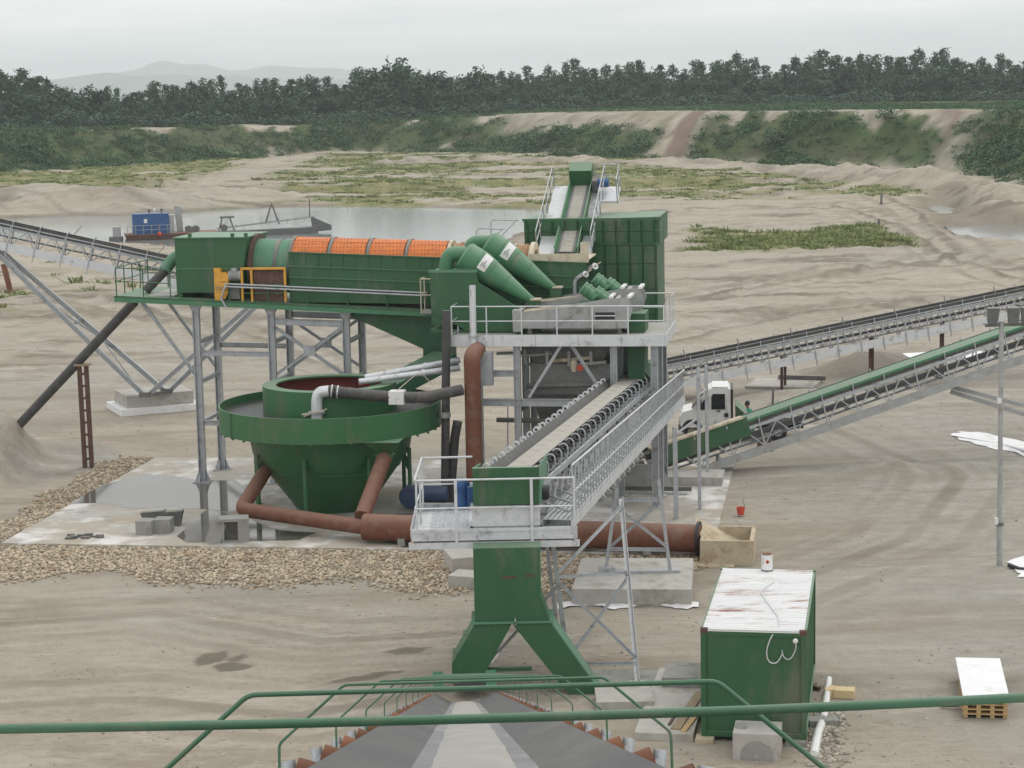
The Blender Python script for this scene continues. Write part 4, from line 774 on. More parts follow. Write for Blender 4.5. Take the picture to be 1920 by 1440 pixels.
def tb(a, b, w_=.16, h=.22, nm='cross_beam', mt='galv'): T.part(nm, MB().ibeam(a, b, w_, h, .02), mt)
tb((-2.24, 7.25, 3.9), (2.44, 7.25, 3.9), .2, .26); tb((-2.24, 7.25, 4.95), (-.84, 7.25, 4.95)); tb((-.84, 9.3, 3.9), (2.44, 9.3, 3.9)); tb((-.84, 11.3, 3.9), (2.44, 11.3, 3.9)); tb((-.95, 7.37, 2.0), (-.95, 11.2, 2.0)); tb((2.55, 7.37, 3.9), (2.55, 11.2, 3.9)); tb((-.95, 7.4, 3.6), (-.95, 11.2, 3.6))
for s_ in (-1, 1): T.part('brace', MB().angle((.85 + .15 * s_, 7.25, DZ - .36), (.85 + 1.35 * s_, 7.25, 4.05), .1, .015), 'galv')
for a, b_ in (((-.85, 9.3, 3.7), (2.45, 9.3, .4)), ((-.85, 9.3, .4), (2.45, 9.3, 3.7)), ((-.85, 11.3, 3.7), (2.45, 11.3, .4)), ((2.6, 7.4, 3.7), (2.6, 11.2, .5))): T.part('brace', MB().angle(a, b_, .09, .014), 'galv')
q0, q1 = plv(886, 535, 6.85), plv(888, 650, 6.85); T.part('standpipe', MB().tube((q1.x, 6.8, q1.z), (q0.x, 6.8, q0.z), .12, 14), 'galv_bright'); T.part('cap', MB().lathe((q1.x, 6.8, DZ + .02), (0, 0, 1), [(.12, 0), (.17, 0), (.17, .06), (.12, .06)], 14, closed=True), 'galv', )
T.part('junction_box', MB().box(-2.2, -1.75, 6.55, 6.9, 4.6, 5.8), 'galv')
# machinery below the platform
T = Thing('pump_sump', 'dark steel sump box and pump pipework under the cyclone platform', 'sump', (.8, 9.2, .1), PL)
k = MB(); k.box(-.6, 2.3, 8.2, 10.6, 4.05, 5.1); k.box(-.66, 2.36, 8.14, 10.66, 5.1, 5.18); T.part('sump_box', k, 'steel_mid')
k = MB(); k.hexa([(-.2, 8.9, 2.3), (.3, 8.9, 2.3), (.3, 9.9, 2.3), (-.2, 9.9, 2.3), (-.6, 8.3, 4.05), (1.0, 8.3, 4.05), (1.0, 10.5, 4.05), (-.6, 10.5, 4.05)]); T.part('cone', k, 'steel_dark')
T.part('outlet', MB().arc_pipe([(.05, 9.4, 2.4), (.05, 9.4, 1.0), (1.4, 9.2, .9), (1.7, 9.2, 2.6)], .2, 12, 6), 'steel_dark')
T.part('screen_hopper', MB().hexa([(-.4, 8.1, 5.2), (2.0, 8.1, 5.2), (2.0, 10.5, 5.2), (-.4, 10.5, 5.2), (-.8, 7.8, 5.9), (2.4, 7.8, 5.9), (2.4, 10.8, 5.9), (-.8, 10.8, 5.9)]), 'steel_dark')
for i, (x, y, z) in enumerate(((-.2, 8.0, 5.5), (.9, 8.0, 5.3), (1.5, 7.95, 5.15))): T.part('pipe_run', MB().tube((x - .7, y, z), (x + .7, y, z + .12), .07, 8), 'cream' if i == 1 else 'steel_grey')
T.part('valve_body', MB().lathe((1.05, 7.75, 4.95), (0, 0, 1), [(.09, 0), (.13, .1), (.13, .35), (.08, .45)], 12, cap0=True, cap1=True), 'cream'); T.part('valve_wheel', MB().lathe((1.28, 7.7, 5.1), (0, -1, 0), [(.02, 0), (.12, 0), (.12, .05), (.02, .05)], 14, closed=True), 'red')
T.part('lower_tank', MB().box(.3, 1.4, 9.8, 11.0, .6, 3.0).box(.26, 1.44, 9.76, 11.04, 3.0, 3.08), 'steel_mid')
for i, (a, b_) in enumerate((((-1.9, 8.2, 3.1), (2.3, 8.4, 3.0)), ((-1.9, 8.6, 5.5), (2.4, 8.0, 5.75)), ((-.7, 7.9, 4.4), (2.5, 7.7, 4.5)), ((-2.0, 8.0, 1.6), (-.6, 8.2, 1.7)), ((.4, 8.0, 2.0), (.5, 8.0, 4.0)), ((1.9, 7.8, .2), (1.9, 7.9, 3.8)))): T.part('pipe_run', MB().tube(a, b_, (.09, .06, .1, .12, .12, .09)[i], 10), ('steel_dark', 'steel_grey', 'steel_dark', 'galv', 'rubber', 'steel_dark')[i])
for i in range(4): T.part('bracket', MB().box(-.8 + i * .8, -.7 + i * .8, 7.9, 8.1, 5.2, 5.95), 'steel_grey')
T.part('access_ladder', MB().beam((-1.6, 8.6, .1), (-1.6, 9.0, 3.6), .04, .04).beam((-1.2, 8.6, .1), (-1.2, 9.0, 3.6), .04, .04), 'galv')
T = Thing('slurry_pump', 'blue slurry pump and motor standing behind the rust-brown header pipe', 'pump', (-4.0, 5.0, .1), PL)
T.part('baseplate', MB().box(-5.0, -2.9, 4.5, 5.5, .1, .35), 'steel_dark'); T.part('casing', MB().lathe((-4.5, 4.75, .85), (0, 1, 0), [(0, 0), (.36, .02), (.42, .15), (.42, .4), (.36, .5), (0, .5)], 24), 'blue_dark')
T.part('motor', MB().lathe((-4.1, 5.0, .95), (1, 0, 0), [(0, 0), (.3, 0), (.3, .8), (.24, .92), (0, .92)], 20), 'blue_dark'); T.part('guard', MB().box(-4.5, -4.1, 4.85, 5.15, .7, 1.2), 'blue')
# overflow box
T = Thing('overflow_box', 'green sloping overflow box on which the two cyclones rest', 'steel box', (-3.4, 9, 6.3), PL)
k = MB(); k.box(-4.25, -2.55, 8.3, 10.9, DZ + .3, 8.55); T.part('box', k, 'green')
for v in (8.24, 9.75): T.part('saddle_plate', MB().prism([(-4.25, v, 7.1), (-2.9, v, DZ + .06), (-.45, v, DZ + .06), (-.3, v, 6.75), (-2.45, v, 8.15), (-2.6, v, 8.7), (-4.25, v, 8.6)], (0, .05, 0)), 'green')
T.part('base_frame', MB().box(-4.3, -.3, 8.3, 10.8, DZ + .0, DZ + .12), 'green')
T.part('top_edge', MB().box(-4.3, -2.5, 8.22, 8.3, 8.52, 8.62), 'green_drum')
# hydrocyclones
for i, (du, dv, dz_, lab) in enumerate(((0, 0, 0, 'nearer of two slanting green cyclones with a white label'), (.62, 1.45, .3, 'farther of two slanting green cyclones with a white label'))):
    T = Thing('hydrocyclone', lab, 'cyclone', (-2.6 + du, 8.95 + dv, 8.6 + dz_), PL, 'hydrocyclones'); p, q = V3((-3.05 + du, 8.95 + dv, 9.05 + dz_)), V3((-.62 + du, 8.95 + dv, 7.42 + dz_)); d = (q - p); Ln = d.length; d.normalize()
    T.part('body', MB().lathe(p, d, [(0, -.1), (.46, -.1), (.56, .0), (.57, .55), (.57, .75), (.155, Ln - .1), (.155, Ln)], 32, cap1=True), 'green_light')
    for t in (.5, 1.1, 1.75): rr = .58 if t < .6 else .57 - (.415) * (t - .75) / (Ln - .85) + .01; T.part('joint_ring', MB().lathe(p + d * t, d, [(rr - .03, 0), (rr + .015, 0), (rr + .01, .03), (rr - .03, .03)], 32, closed=True), 'green_light')
    T.part('inlet_bend', MB().path(smooth([(p.x - .75, p.y, p.z - 1.15), (p.x - .75, p.y, p.z - .35), (p.x - .6, p.y, p.z + .12), (p.x + .05, p.y, p.z + .1)], 8, .6), .27, 18), 'green_light')
    T.part('apex_box', MB().box(q.x - .12, q.x + .3, q.y - .22, q.y + .22, q.z - .62, q.z + .02), 'green'); T.part('apex_lid', MB().box(q.x - .02, q.x + .34, q.y - .25, q.y + .25, q.z + .02, q.z + .07), 'cream')
    k = MB(); _, aa, cc = k._fr(p, p + d); a0 = math.atan2((V3((0, -.75, .66)) - d * V3((0, -.75, .66)).dot(d)).dot(cc), V3((0, -.75, .66)).dot(aa)); rs = []
    for j in range(9):
        an = a0 + R(-38 + 76 * j / 8); e = aa * math.cos(an) + cc * math.sin(an); rs.append([p + d * .62 + e * .575, p + d * .95 + e * .52, p + d * .95 + e * .545, p + d * .62 + e * .59])
    k.rings(rs); o = T.part('label_plate', k, 'white', label='white rectangular label')
    k = MB()
    for j, (t, w0, w1) in enumerate(((.7, -26, -8), (.77, -24, 4), (.84, -26, -12))):
        rs = []
        for jj in range(5): an = a0 + R(w0 + (w1 - w0) * jj / 4); e = aa * math.cos(an) + cc * math.sin(an); r1 = .59 - (t - .62) * .136; rs.append([p + d * t + e * r1, p + d * (t + .03) + e * (r1 - .004), p + d * (t + .03) + e * (r1 + .003), p + d * t + e * (r1 + .007)])
        k.rings(rs)
    T.part('print', k, 'steel_dark', o)
# dewatering screens
for i, (v0, du, dz_, lab) in enumerate(((7.75, 0, 0, 'nearer pale grey dewatering screen with twin green motors'), (9.35, .25, .18, 'farther pale grey dewatering screen with twin green motors'))):
    T = Thing('dewatering_screen', lab, 'screen', (1.1 + du, v0 + .6, DZ), PL, 'dewatering screens')
    zt0, zt1 = 7.12 + dz_, 7.62 + dz_; ua, ub = -1.05 + du, 3.1 + du
    for v in (v0, v0 + 1.2):
        o = T.part('side_plate', MB().prism([(ua + .25, v, DZ + .22 + dz_), (ub - .1, v, DZ + .22 + dz_), (ub + .1, v, DZ + .9 + dz_), (ub - .05, v, zt1), (ub - .7, v, zt1 - .02), (ua + .25, v, zt0)], (0, .04, 0)), 'steel_grey')
        if v == v0:
            for u in (.1, 1.0, 1.6): T.part('stiffener', MB().beam((u + du, v - .02, DZ + .25 + dz_), (u + du + .02, v - .02, DZ + .95 + dz_), .03, .03), 'steel_grey', o)
            T.part('stiffener', MB().beam((.3 + du, v - .025, DZ + .25 + dz_), (1.4 + du, v - .025, DZ + 1.0 + dz_), .04, .04), 'steel_grey', o)
            T.part('opening', MB().box(1.85 + du, 2.55 + du, v - .03, v - .01, DZ + .55 + dz_, DZ + .8 + dz_), 'black', o); T.part('bracket', MB().box(1.8 + du, 2.6 + du, v - .07, v - .005, DZ + .22 + dz_, DZ + .5 + dz_), 'steel_grey', o)
            T.part('bar', MB().box(1.82 + du, 2.58 + du, v - .05, v - .032, DZ + .66 + dz_, DZ + .7 + dz_), 'galv_bright', o)
    T.part('feed_plate', MB().hexa([(ua - .1, v0, DZ + .1), (ua + .24, v0, DZ + .1), (ua + .24, v0 + 1.24, DZ + .1), (ua - .1, v0 + 1.24, DZ + .1), (ua - .12, v0, zt0 + .06), (ua + .24, v0, zt0 + .06), (ua + .24, v0 + 1.24, zt0 + .06), (ua - .12, v0 + 1.24, zt0 + .06)]), 'steel_grey')
    T.part('screen_deck', MB().hexa([(ua + .25, v0 + .05, zt0 - .4), (ub - .1, v0 + .05, zt1 - .5), (ub - .1, v0 + 1.19, zt1 - .5), (ua + .25, v0 + 1.19, zt0 - .4), (ua + .25, v0 + .05, zt0 - .35), (ub - .1, v0 + .05, zt1 - .45), (ub - .1, v0 + 1.19, zt1 - .45), (ua + .25, v0 + 1.19, zt0 - .35)]), 'black')
    for f_ in (.0, .52): T.part('edge_strip', MB().beam((ua + .3, v0 + .1 + f_, zt0 + .02), (1.5 + du, v0 + .1 + f_, zt0 + .24), .22, .03), 'cream')
    T.part('cross_tube', MB().tube((ub - .5, v0 - .02, zt1 - .12), (ub - .5, v0 + 1.26, zt1 - .12), .1, 12), 'steel_grey')
    T.part('end_frame', MB().box(ub - .75, ub - .62, v0 - .02, v0 + 1.26, zt1 - .02, zt1 + .06).box(ub - .1, ub + .04, v0 - .02, v0 + 1.26, zt1 - .02, zt1 + .06), 'white')
    for j in range(2):
        c_ = V3((1.62 + du + j * .42, v0 + .32 + j * .12, zt1 + .12 - j * .16)); k = MB(); ax_ = V3((.62, .1, -.5)).normalized()
        k.lathe(c_ - ax_ * .35, ax_, [(0, 0), (.19, 0), (.21, .04), (.19, .06), (.19, .16), (.22, .18), (.22, .24), (.19, .26), (.19, .5), (.21, .52), (.21, .6), (0, .62)], 20); o = T.part('vibrator_motor', k, 'green_light')
        k = MB(); k.lathe(c_ + V3((0, .55, .02)) - ax_ * .35, ax_, [(0, 0), (.19, 0), (.21, .04), (.19, .06), (.19, .16), (.22, .18), (.22, .24), (.19, .26), (.19, .5), (.21, .52), (.21, .6), (0, .62)], 20); T.part('motor_end', k, 'green_light', o)
    T.part('motor_bridge', MB().beam((1.3 + du, v0 + .6, zt1 - .18), (2.4 + du, v0 + .6, zt1 - .5), 1.1, .08), 'green')
    for v in (v0 + .1, v0 + 1.1):
        for u in (ua + .5, ub - .4): T.part('spring', MB().lathe((u, v, DZ), (0, 0, 1), [(.1, 0), (.1, .06), (.07, .08), (.1, .1), (.07, .13), (.1, .16), (.1, .24)], 12, cap0=True, cap1=True), 'steel_dark')
for i, (a, b_, v) in enumerate((((1078, 575), (1082, 520), 10.9), ((1098, 575), (1100, 505), 11.2))):
    p, q = plv(a[0], a[1], v), plv(b_[0], b_[1], v); T = Thing('valve_stand', ('left' if i == 0 else 'right') + ' of two grey bent valve pipes behind the screens', 'valve', (p.x, v, DZ), PL, 'valve stands'); T.part('pipe', MB().path(smooth([(p.x, v, DZ), (p.x, v, q.z - .1), (q.x + .22, v, q.z + .12)], 6, .2), .075, 10), 'galv')
    T.part('lever', MB().beam((q.x + .1, v - .08, q.z), (q.x + .55, v - .08, q.z + .28), .04, .04), 'cream'); T.part('hand_wheel', MB().lathe((q.x + .3, v, q.z + .1), (.5, -.6, .4), [(.05, 0), (.13, 0), (.13, .06), (.05, .06)], 14, closed=True), 'galv_bright')
for i in range(4): pass
# feed chutes of sand from the screens to the transfer conveyor
T = Thing('sand_chute', 'green upright chute feeding the transfer conveyor below the screens', 'chute', (3.05, 11.0, 2.5), PL)
p, q = plv(1190, 560, 9.0), plv(1215, 690, 11.5); T.part('upper_duct', MB().hexa([(2.95, 8.2, 4.6), (3.55, 8.2, 4.6), (3.55, 9.6, 4.6), (2.95, 9.6, 4.6), (2.95, 8.2, 7.0), (3.6, 8.2, 7.0), (3.6, 9.6, 7.0), (2.95, 9.6, 7.0)]), 'green'); T.part('lower_duct', MB().hexa([(2.9, 9.3, 4.45), (3.7, 9.3, 4.45), (3.7, 12.0, 4.45), (2.9, 12.0, 4.45), (2.95, 8.3, 4.9), (3.55, 8.3, 4.9), (3.55, 10.2, 4.9), (2.95, 10.2, 4.9)]), 'green')

# ------------------------------------------------------------------ tall green bin and the steep conveyor
T = Thing('storage_bin', 'tall ribbed green bin behind the right end of the trommel', 'bin', (1, 17, 0), PL)
BU0, BU1, BV = -1.75, 3.6, 15.0
for (a, b_, nm) in ((BU0, BU1, 'front_wall'),):
    k = MB(); k.hexa([(BU0, BV, 9.0), (BU1, BV, 9.0), (BU1, BV + 3.8, 9.0), (BU0, BV + 3.8, 9.0), (BU0 + .0, BV - .12, 9.95), (BU1, BV - .12, 10.06), (BU1, BV + 3.9, 10.06), (BU0, BV + 3.9, 9.95)]); T.part('upper_body', k, 'green')
k = MB(); k.box(.35, 3.48, BV + .12, BV + 3.6, 5.4, 9.0); T.part('lower_body', k, 'green'); k = MB(); k.hexa([(-1.0, BV + .2, 7.6), (.34, BV + .2, 6.5), (.34, BV + 3.4, 6.5), (-1.0, BV + 3.4, 7.6), (-1.6, BV + .1, 9.0), (.34, BV + .1, 9.0), (.34, BV + 3.5, 9.0), (-1.6, BV + 3.5, 9.0)]); T.part('side_body', k, 'green')
for i in range(7): u = .42 + i * .5; T.part('rib', MB().box(u - .012, u + .012, BV + .02, BV + .12, 5.4, 8.95), 'green')
for i in range(6):
    for z_0, z_1 in ((5.4, 6.2), (6.23, 7.2), (7.23, 8.2), (8.23, 8.94)): T.part('panel', MB().box(.455 + i * .5, .885 + i * .5, BV + .0, BV + .119, z_0, z_1), 'green')
for i in range(10):
    u = BU0 + .19 + i * .5
    for f0, f1 in ((.03, .49), (.52, .93)): T.part('panel', MB().hexa([(u, BV - .1 - .12 * f0, 9 + f0), (u + .42, BV - .1 - .12 * f0, 9 + f0), (u + .42, BV - .001 - .12 * f0, 9 + f0), (u, BV - .001 - .12 * f0, 9 + f0), (u, BV - .1 - .12 * f1, 9 + f1), (u + .42, BV - .1 - .12 * f1, 9 + f1), (u + .42, BV - .001 - .12 * f1, 9 + f1), (u, BV - .001 - .12 * f1, 9 + f1)]), 'green')
for i in range(11): u = BU0 + .15 + i * .5; T.part('rib', MB().hexa([(u - .02, BV - .06, 9.0), (u + .02, BV - .06, 9.0), (u + .02, BV, 9.0), (u - .02, BV, 9.0), (u - .02, BV - .18, 9.96), (u + .02, BV - .18, 9.96), (u + .02, BV - .12, 9.96), (u - .02, BV - .12, 9.96)]), 'green')
T.part('rim', MB().box(BU0 - .05, BU1 + .05, BV - .2, BV - .12, 9.93, 10.03), 'green'); T.part('rib', MB().box(BU0, BU1, BV - .1, BV - .05, 9.5, 9.54), 'green_light'); T.part('collar', MB().box(.3, 3.55, BV - .02, BV + .08, 8.96, 9.04), 'green_light')
for u in (.5, 3.4):
    for v in (BV + .3, BV + 3.4): T.part('leg', MB().ibeam((u, v, -.1), (u, v, 5.4), .22, .24, .025, up=(1, 0, 0)), 'galv')
T.part('outlet', MB().hexa([(1.6, 16.4, 3.6), (2.2, 16.4, 3.6), (2.2, 17.2, 3.6), (1.6, 17.2, 3.6), (.5, 15.3, 5.4), (3.3, 15.3, 5.4), (3.3, 18.4, 5.4), (.5, 18.4, 5.4)]), 'green')
pa, pb = V3((.1, 13.4, 8.72)), V3((.12, 18.8, 11.2)); CM, CL_ = frame(PL @ pa, PL @ pb)
T = Thing('oversize_conveyor', 'short steep conveyor climbing from the trommel end over the green bin', 'conveyor', (0, 0, 0), CM)
T.part('belt', MB().box(-.33, .33, 0, CL_, .1, .13), 'belt_edge'); T.part('load', MB().box(-.24, .24, 0, CL_ - .3, .131, .15), 'pale_tan')
for s_ in (-1, 1):
    T.part('skirt', MB().hexa([(s_ * .33 - .02, 0, .05), (s_ * .33 + .02, 0, .05), (s_ * .33 + .02, CL_, .05), (s_ * .33 - .02, CL_, .05), (s_ * .45 - .02, 0, .36), (s_ * .45 + .02, 0, .36), (s_ * .45 + .02, CL_, .36), (s_ * .45 - .02, CL_, .36)]), 'green_light')
    T.part('stringer', MB().box(s_ * .42 - .03, s_ * .42 + .03, 0, CL_, -.16, .04), 'green')
T.part('return_idler', MB().tube((-.4, CL_ - .1, .02), (.4, CL_ - .1, .02), .14, 14), 'steel_dark')
T.part('walkway', MB().box(-1.15, -.5, .1, CL_ - .1, -.08, -.04), 'galv_bright'); T.part('walkway', MB().box(.5, .95, .1, CL_ - .6, -.08, -.04), 'grating')
T.part('head_platform', MB().box(.55, 1.6, CL_ - 1.5, CL_ - .2, -.1, -.04), 'galv_bright')
for s_ in (-1.15, .98): rail(T, [(s_, .2, -.06), (s_, CL_ - .2, -.06)], 1.0, 1.2, .022, 'galv', M=CM)
rail(T, [(1.58, CL_ - 1.5, -.06), (1.58, CL_ - .2, -.06), (.6, CL_ - .2, -.06)], 1.0, .7, .022, 'galv', M=CM)
T.part('head_box', MB().box(-.46, .46, CL_ - .45, CL_ + .35, -.1, .82), 'green'); T.part('motor', MB().tube((.6, CL_ - .5, .3), (1.15, CL_ - .5, .3), .19, 14), 'blue'); T.part('gearbox', MB().box(.48, .7, CL_ - .75, CL_ - .25, -.05, .5), 'steel_dark')
for y in (.6, 3.0): T.part('prop', MB().beam((-.4, y, -.16), (-.4, y - .2, -1.6), .08, .08).beam((.4, y, -.16), (.4, y - .2, -1.6), .08, .08), 'galv')
T = Thing('deck_gate', 'thin grey folding rail frame standing above the trommel back deck', 'railing', (-3.3, 14.3, 9), PL)
for k_, (a, b_, v) in enumerate((((893, 428), (945, 430), 14.2), ((920, 412), (972, 413), 14.9))):
    p, q = plv(a[0], a[1], v), plv(b_[0], b_[1], v); T.part('frame', MB().path([(p.x, v, p.z - 1.3), (p.x, v, p.z - .1), (p.x + .1, v, p.z), (q.x, v, q.z)], .025, 8), 'galv'); T.part('strut', MB().tube((q.x - .1, v, q.z - .02), (p.x + .3, v, p.z - .75), .02, 8), 'galv')
# ------------------------------------------------------------------ transfer conveyor (runs from the screens towards the camera)
hd, tl = V3((-.14, 50.3, 0)), V3((5.25, 78.5, 0)); ZH, ZT = 5.18, 4.05
XM, XL = frame(V3((hd.x, hd.y, ZH)), V3((tl.x, tl.y, ZT)))           # local y runs away along the belt, origin at head pulley level
T = Thing('transfer_conveyor', 'long galvanised belt conveyor with handrailed walkway crossing the middle of the yard', 'conveyor', (0, 0, -5), XM)
B0 = .25
k = MB(); k.rings([[(-.62, y, .36), (-.34, y, .1), (.3, y, .1), (.52, y, .26), (.52, y, .235), (.3, y, .075), (-.34, y, .075), (-.62, y, .335)] for y in (B0, XL)]); T.part('belt', k, 'rubber', M=XM)
T.part('return_belt', MB().box(-.5, .5, B0, XL - .6, -.34, -.32), 'rubber')
nP = 24; st = (XL - 2.6 - B0) / nP
k = MB(); k.hexa([(-.22, .012, .30), (.4, .012, .30), (.4, st - .012, .30), (-.22, st - .012, .30), (-.2, .012, .335), (.42, .012, .335), (.42, st - .012, .335), (-.2, st - .012, .335)]); T.rep('pale_panel', k, 'pale_tan', [(0, B0 - .25 + i * st, 0) for i in range(nP + 1)], M=XM)  # pale tan pieces with cross seams along the belt's centre and right
ni = 26; off = [(0, B0 + .35 + i * 1.06, 0) for i in range(ni)]
k = MB(); k.beam((-.72, 0, -.02), (.72, 0, -.02), .07, .06)
br = T.rep('idler_bracket', k.beam((-.7, 0, 0), (-.7, 0, .3), .05, .08).beam((.68, 0, 0), (.68, 0, .1), .05, .06), 'galv', off, M=XM)
k = MB(); k.path([(.5, 0, .34), (.58, 0, .4), (.66, 0, .4), (.73, 0, .33), (.745, 0, .2), (.72, 0, .02), (.74, 0, -.14)], .024, 8); T.rep('hook', k, 'galv', off, br, M=XM)
k = MB(); k.tube((.3, 0, .02), (.62, 0, .26), .06, 10); T.rep('roller', k, 'black', off, br, M=XM)
k = MB(); k.tube((-.34, 0, .02), (-.66, 0, .3), .06, 10); T.rep('roller', k, 'black', off, br, M=XM)
k = MB(); k.lathe((-.7, -.04, .36), (0, 1, 0), [(.05, 0), (.1, 0), (.1, .08), (.05, .08)], 10, closed=True); T.rep('bearing', k, 'galv_bright', off, br, M=XM)
for s_ in (-.74, .74): T.part('stringer', MB().beam((s_, .4, -.1), (s_, XL, -.1), .07, .16), 'galv'); T.part('lower_chord', MB().beam((s_, 1.2, -.95), (s_, XL - 1, -.95), .07, .08), 'galv')
nb = 24; sb = (XL - 2.4) / nb
for s_ in (-.74, .74):
    T.rep('upright', MB().beam((s_, 0, -.92), (s_, 0, -.14), .05, .05), 'galv', [(0, 1.3 + i * sb, 0) for i in range(nb + 1)], M=XM)
    T.rep('diagonal', MB().beam((s_ - .012, 0, -.9), (s_ - .012, sb, -.16), .035, .035), 'galv', [(0, 1.3 + i * sb, 0) for i in range(nb)], M=XM)
T.rep('cross_bar', MB().beam((-.74, 0, -.22), (1.62, 0, -.98), .05, .05).beam((-.74, 0, -.95), (1.62, 0, -.98), .05, .05), 'galv', [(0, 1.35 + i * sb, 0) for i in range(nb + 1)], M=XM)
ng = 18; sg = (XL - 1.6) / ng
k = MB()
for i in range(6): k.box(.84 + i * .128, .84 + i * .128 + .06, .01, sg - .01, -.935, -.9)
for i in range(8): k.box(.82, 1.6, .02 + i * sg / 8, .05 + i * sg / 8, -.93, -.905)
T.rep('grating_panel', k, 'galv_bright', [(0, .3 + i * sg, 0) for i in range(ng)], M=XM)
T.part('walkway_beam', MB().beam((1.62, .0, -.98), (1.62, XL - 1.2, -.98), .06, .2), 'galv_bright'); T.part('walkway_beam', MB().beam((.8, .0, -1.0), (.8, XL - 1.2, -1.0), .05, .12), 'galv')
T.part('toe_board', MB().beam((1.63, .0, -.8), (1.63, XL - 1.2, -.8), .012, .15), 'galv_bright')
def rh(y): return 1.42 - .3 * y / XL
for f_, nm, r_ in ((1, 'top_rail', .026), (.5, 'knee_rail', .022)): T.part(nm, MB().path([(1.62, 0.0, -.9 + rh(0) * f_), (1.62, XL - 1.2, -.9 + rh(XL) * f_)], r_, 8), 'galv_bright', M=XM)
for i in range(53): y = .05 + i * .52; T.part('post', MB().beam((1.62, y, -1.05), (1.62, y, -.9 + rh(y)), .042, .036), 'galv', M=XM)
# return idlers hanging below
T.rep('return_idler', MB().tube((-.6, 0, -.45), (.6, 0, -.45), .06, 10), 'black', [(0, 2 + i * 2.4, 0) for i in range(11)], M=XM)
k = MB(); k.lathe((1.68, -.04, -1.12), (0, 1, 0), [(.03, 0), (.085, 0), (.085, .1), (.03, .1)], 10, closed=True); T.rep('pipe_clip', k, 'steel_grey', [(0, 5 + i * 1.06, 0) for i in range(9)], M=XM)
# tail end
T.part('tail_side', MB().prism([(.5, XL - 2.6, -.05), (.5, XL - .1, -.1), (.5, XL + .1, .75), (.5, XL - 2.2, .62)], (.26, 0, 0)), 'green_drum'); T.part('tail_cover', MB().box(-.75, .5, XL - 1.8, XL - .2, .38, .5), 'green'); T.part('tail_lip', MB().box(-.9, .6, XL - 2.6, XL - 2.3, .36, .5), 'green_light'); T.part('tail_pulley', MB().tube((-.55, XL - .3, -.1), (.55, XL - .3, -.1), .25, 18), 'black')
# head: cover box, gear motor, platform
T = Thing('head_platform', 'railed galvanised platform round the green conveyor head box', 'platform', (-.3, 51.0, 3.7))
HM = I4; PZ = 3.95
k = MB(); k.box(-2.6, 1.55, 50.0, 53.2, PZ - .04, PZ); T.part('deck', k, 'galv_bright')
for (x0, x1) in ((-2.2, -1.2), (.9, 1.5)):
    for i in range(5): xx_ = x0 + (x1 - x0) * i / 5; T.part('tread', MB().box(xx_ + .02, xx_ + (x1 - x0) / 5 - .02, 50.3, 53.1, PZ + .004, PZ + .025), 'grating')
T.part('fascia', MB().box(-2.62, 1.57, 49.93, 49.99, PZ - .1, PZ + .2), 'galv_bright'); T.part('fascia_rib', MB().box(-2.62, 1.57, 49.9, 49.93, PZ + .12, PZ + .2), 'galv_bright'); T.part('fascia_rib', MB().box(-2.62, 1.57, 49.9, 49.93, PZ - .1, PZ - .04), 'galv_bright'); T.part('channel', MB().box(-2.68, 1.62, 49.86, 49.98, PZ - .3, PZ - .14), 'galv_bright')
T.part('toe_board', MB().hexa([(-2.64, 49.95, PZ), (-2.6, 49.95, PZ), (-2.6, 53.2, PZ), (-2.64, 53.2, PZ), (-2.64, 49.95, PZ + .2), (-2.6, 49.95, PZ + .2), (-2.6, 53.2, PZ + .2), (-2.64, 53.2, PZ + .2)]), 'galv'); T.part('back_board', MB().box(-2.6, -1.0, 53.16, 53.2, PZ + .01, PZ + .2), 'galv')
for x in (-2.3, -1.0, .75, 1.4): T.part('joist', MB().box(x - .05, x + .05, 50.0, 53.2, PZ - .28, PZ - .05), 'galv')
rz = PZ
for f_, nm, r_ in ((1.45, 'top_rail', .028), (.73, 'knee_rail', .024)):
    T.part(nm, MB().path([(1.5, 49.92, rz + f_), (-2.42, 49.92, rz + f_), (-2.5, 49.98, rz + f_), (-2.45, 53.1, rz + f_), (-1.1, 53.15, rz + f_)], r_, 8), 'galv_bright')
for p_ in ((-1.47, 49.9), (.43, 49.9), (-2.46, 49.96), (-2.44, 51.6), (-2.44, 53.1), (1.5, 49.92)): T.part('post', MB().beam((p_[0], p_[1], rz - .28 if p_[1] < 49.95 else rz), (p_[0], p_[1], rz + 1.46), .075 if p_[0] in (-1.47, .43) else .05, .05, up=(0, 1, 0)), 'galv_bright')
T = Thing('head_box', 'green box over the conveyor head with blue gear motor', 'head box', (-.15, 50.9, 3.95))
k = MB(); k.box(-1.04, .62, 50.05, 50.2, 4.72, 5.66); T.part('cover', k, 'green')
k = MB(); k.hexa([(-1.04, 50.21, 4.74), (-1.0, 50.21, 4.74), (-.85, 51.6, 4.62), (-.89, 51.6, 4.62), (-1.04, 50.21, 5.64), (-1.0, 50.21, 5.64), (-.85, 51.6, 5.5), (-.89, 51.6, 5.5)]); T.part('side_plate', k, 'green_drum')
k = MB(); k.hexa([(.63, 50.05, 4.74), (.66, 50.05, 4.74), (.88, 51.9, 4.62), (.85, 51.9, 4.62), (.63, 50.05, 5.7), (.66, 50.05, 5.7), (.88, 51.9, 5.68), (.85, 51.9, 5.68)]); T.part('side_plate', k, 'green_drum')
k = MB(); k.box(-1.08, .64, 50.02, 51.9, 4.18, 4.6); k.box(-1.12, .68, 49.98, 51.94, 4.6, 4.7); T.part('skirt', k, 'galv_bright')
for x in (-1.1, .64): T.part('skirt_foot', MB().box(x - .03, x + .05, 50.0, 50.08, 3.96, 4.18), 'black')
T.part('lower_skirt', MB().box(-1.05, .6, 50.04, 51.8, 3.96, 4.18), 'galv')
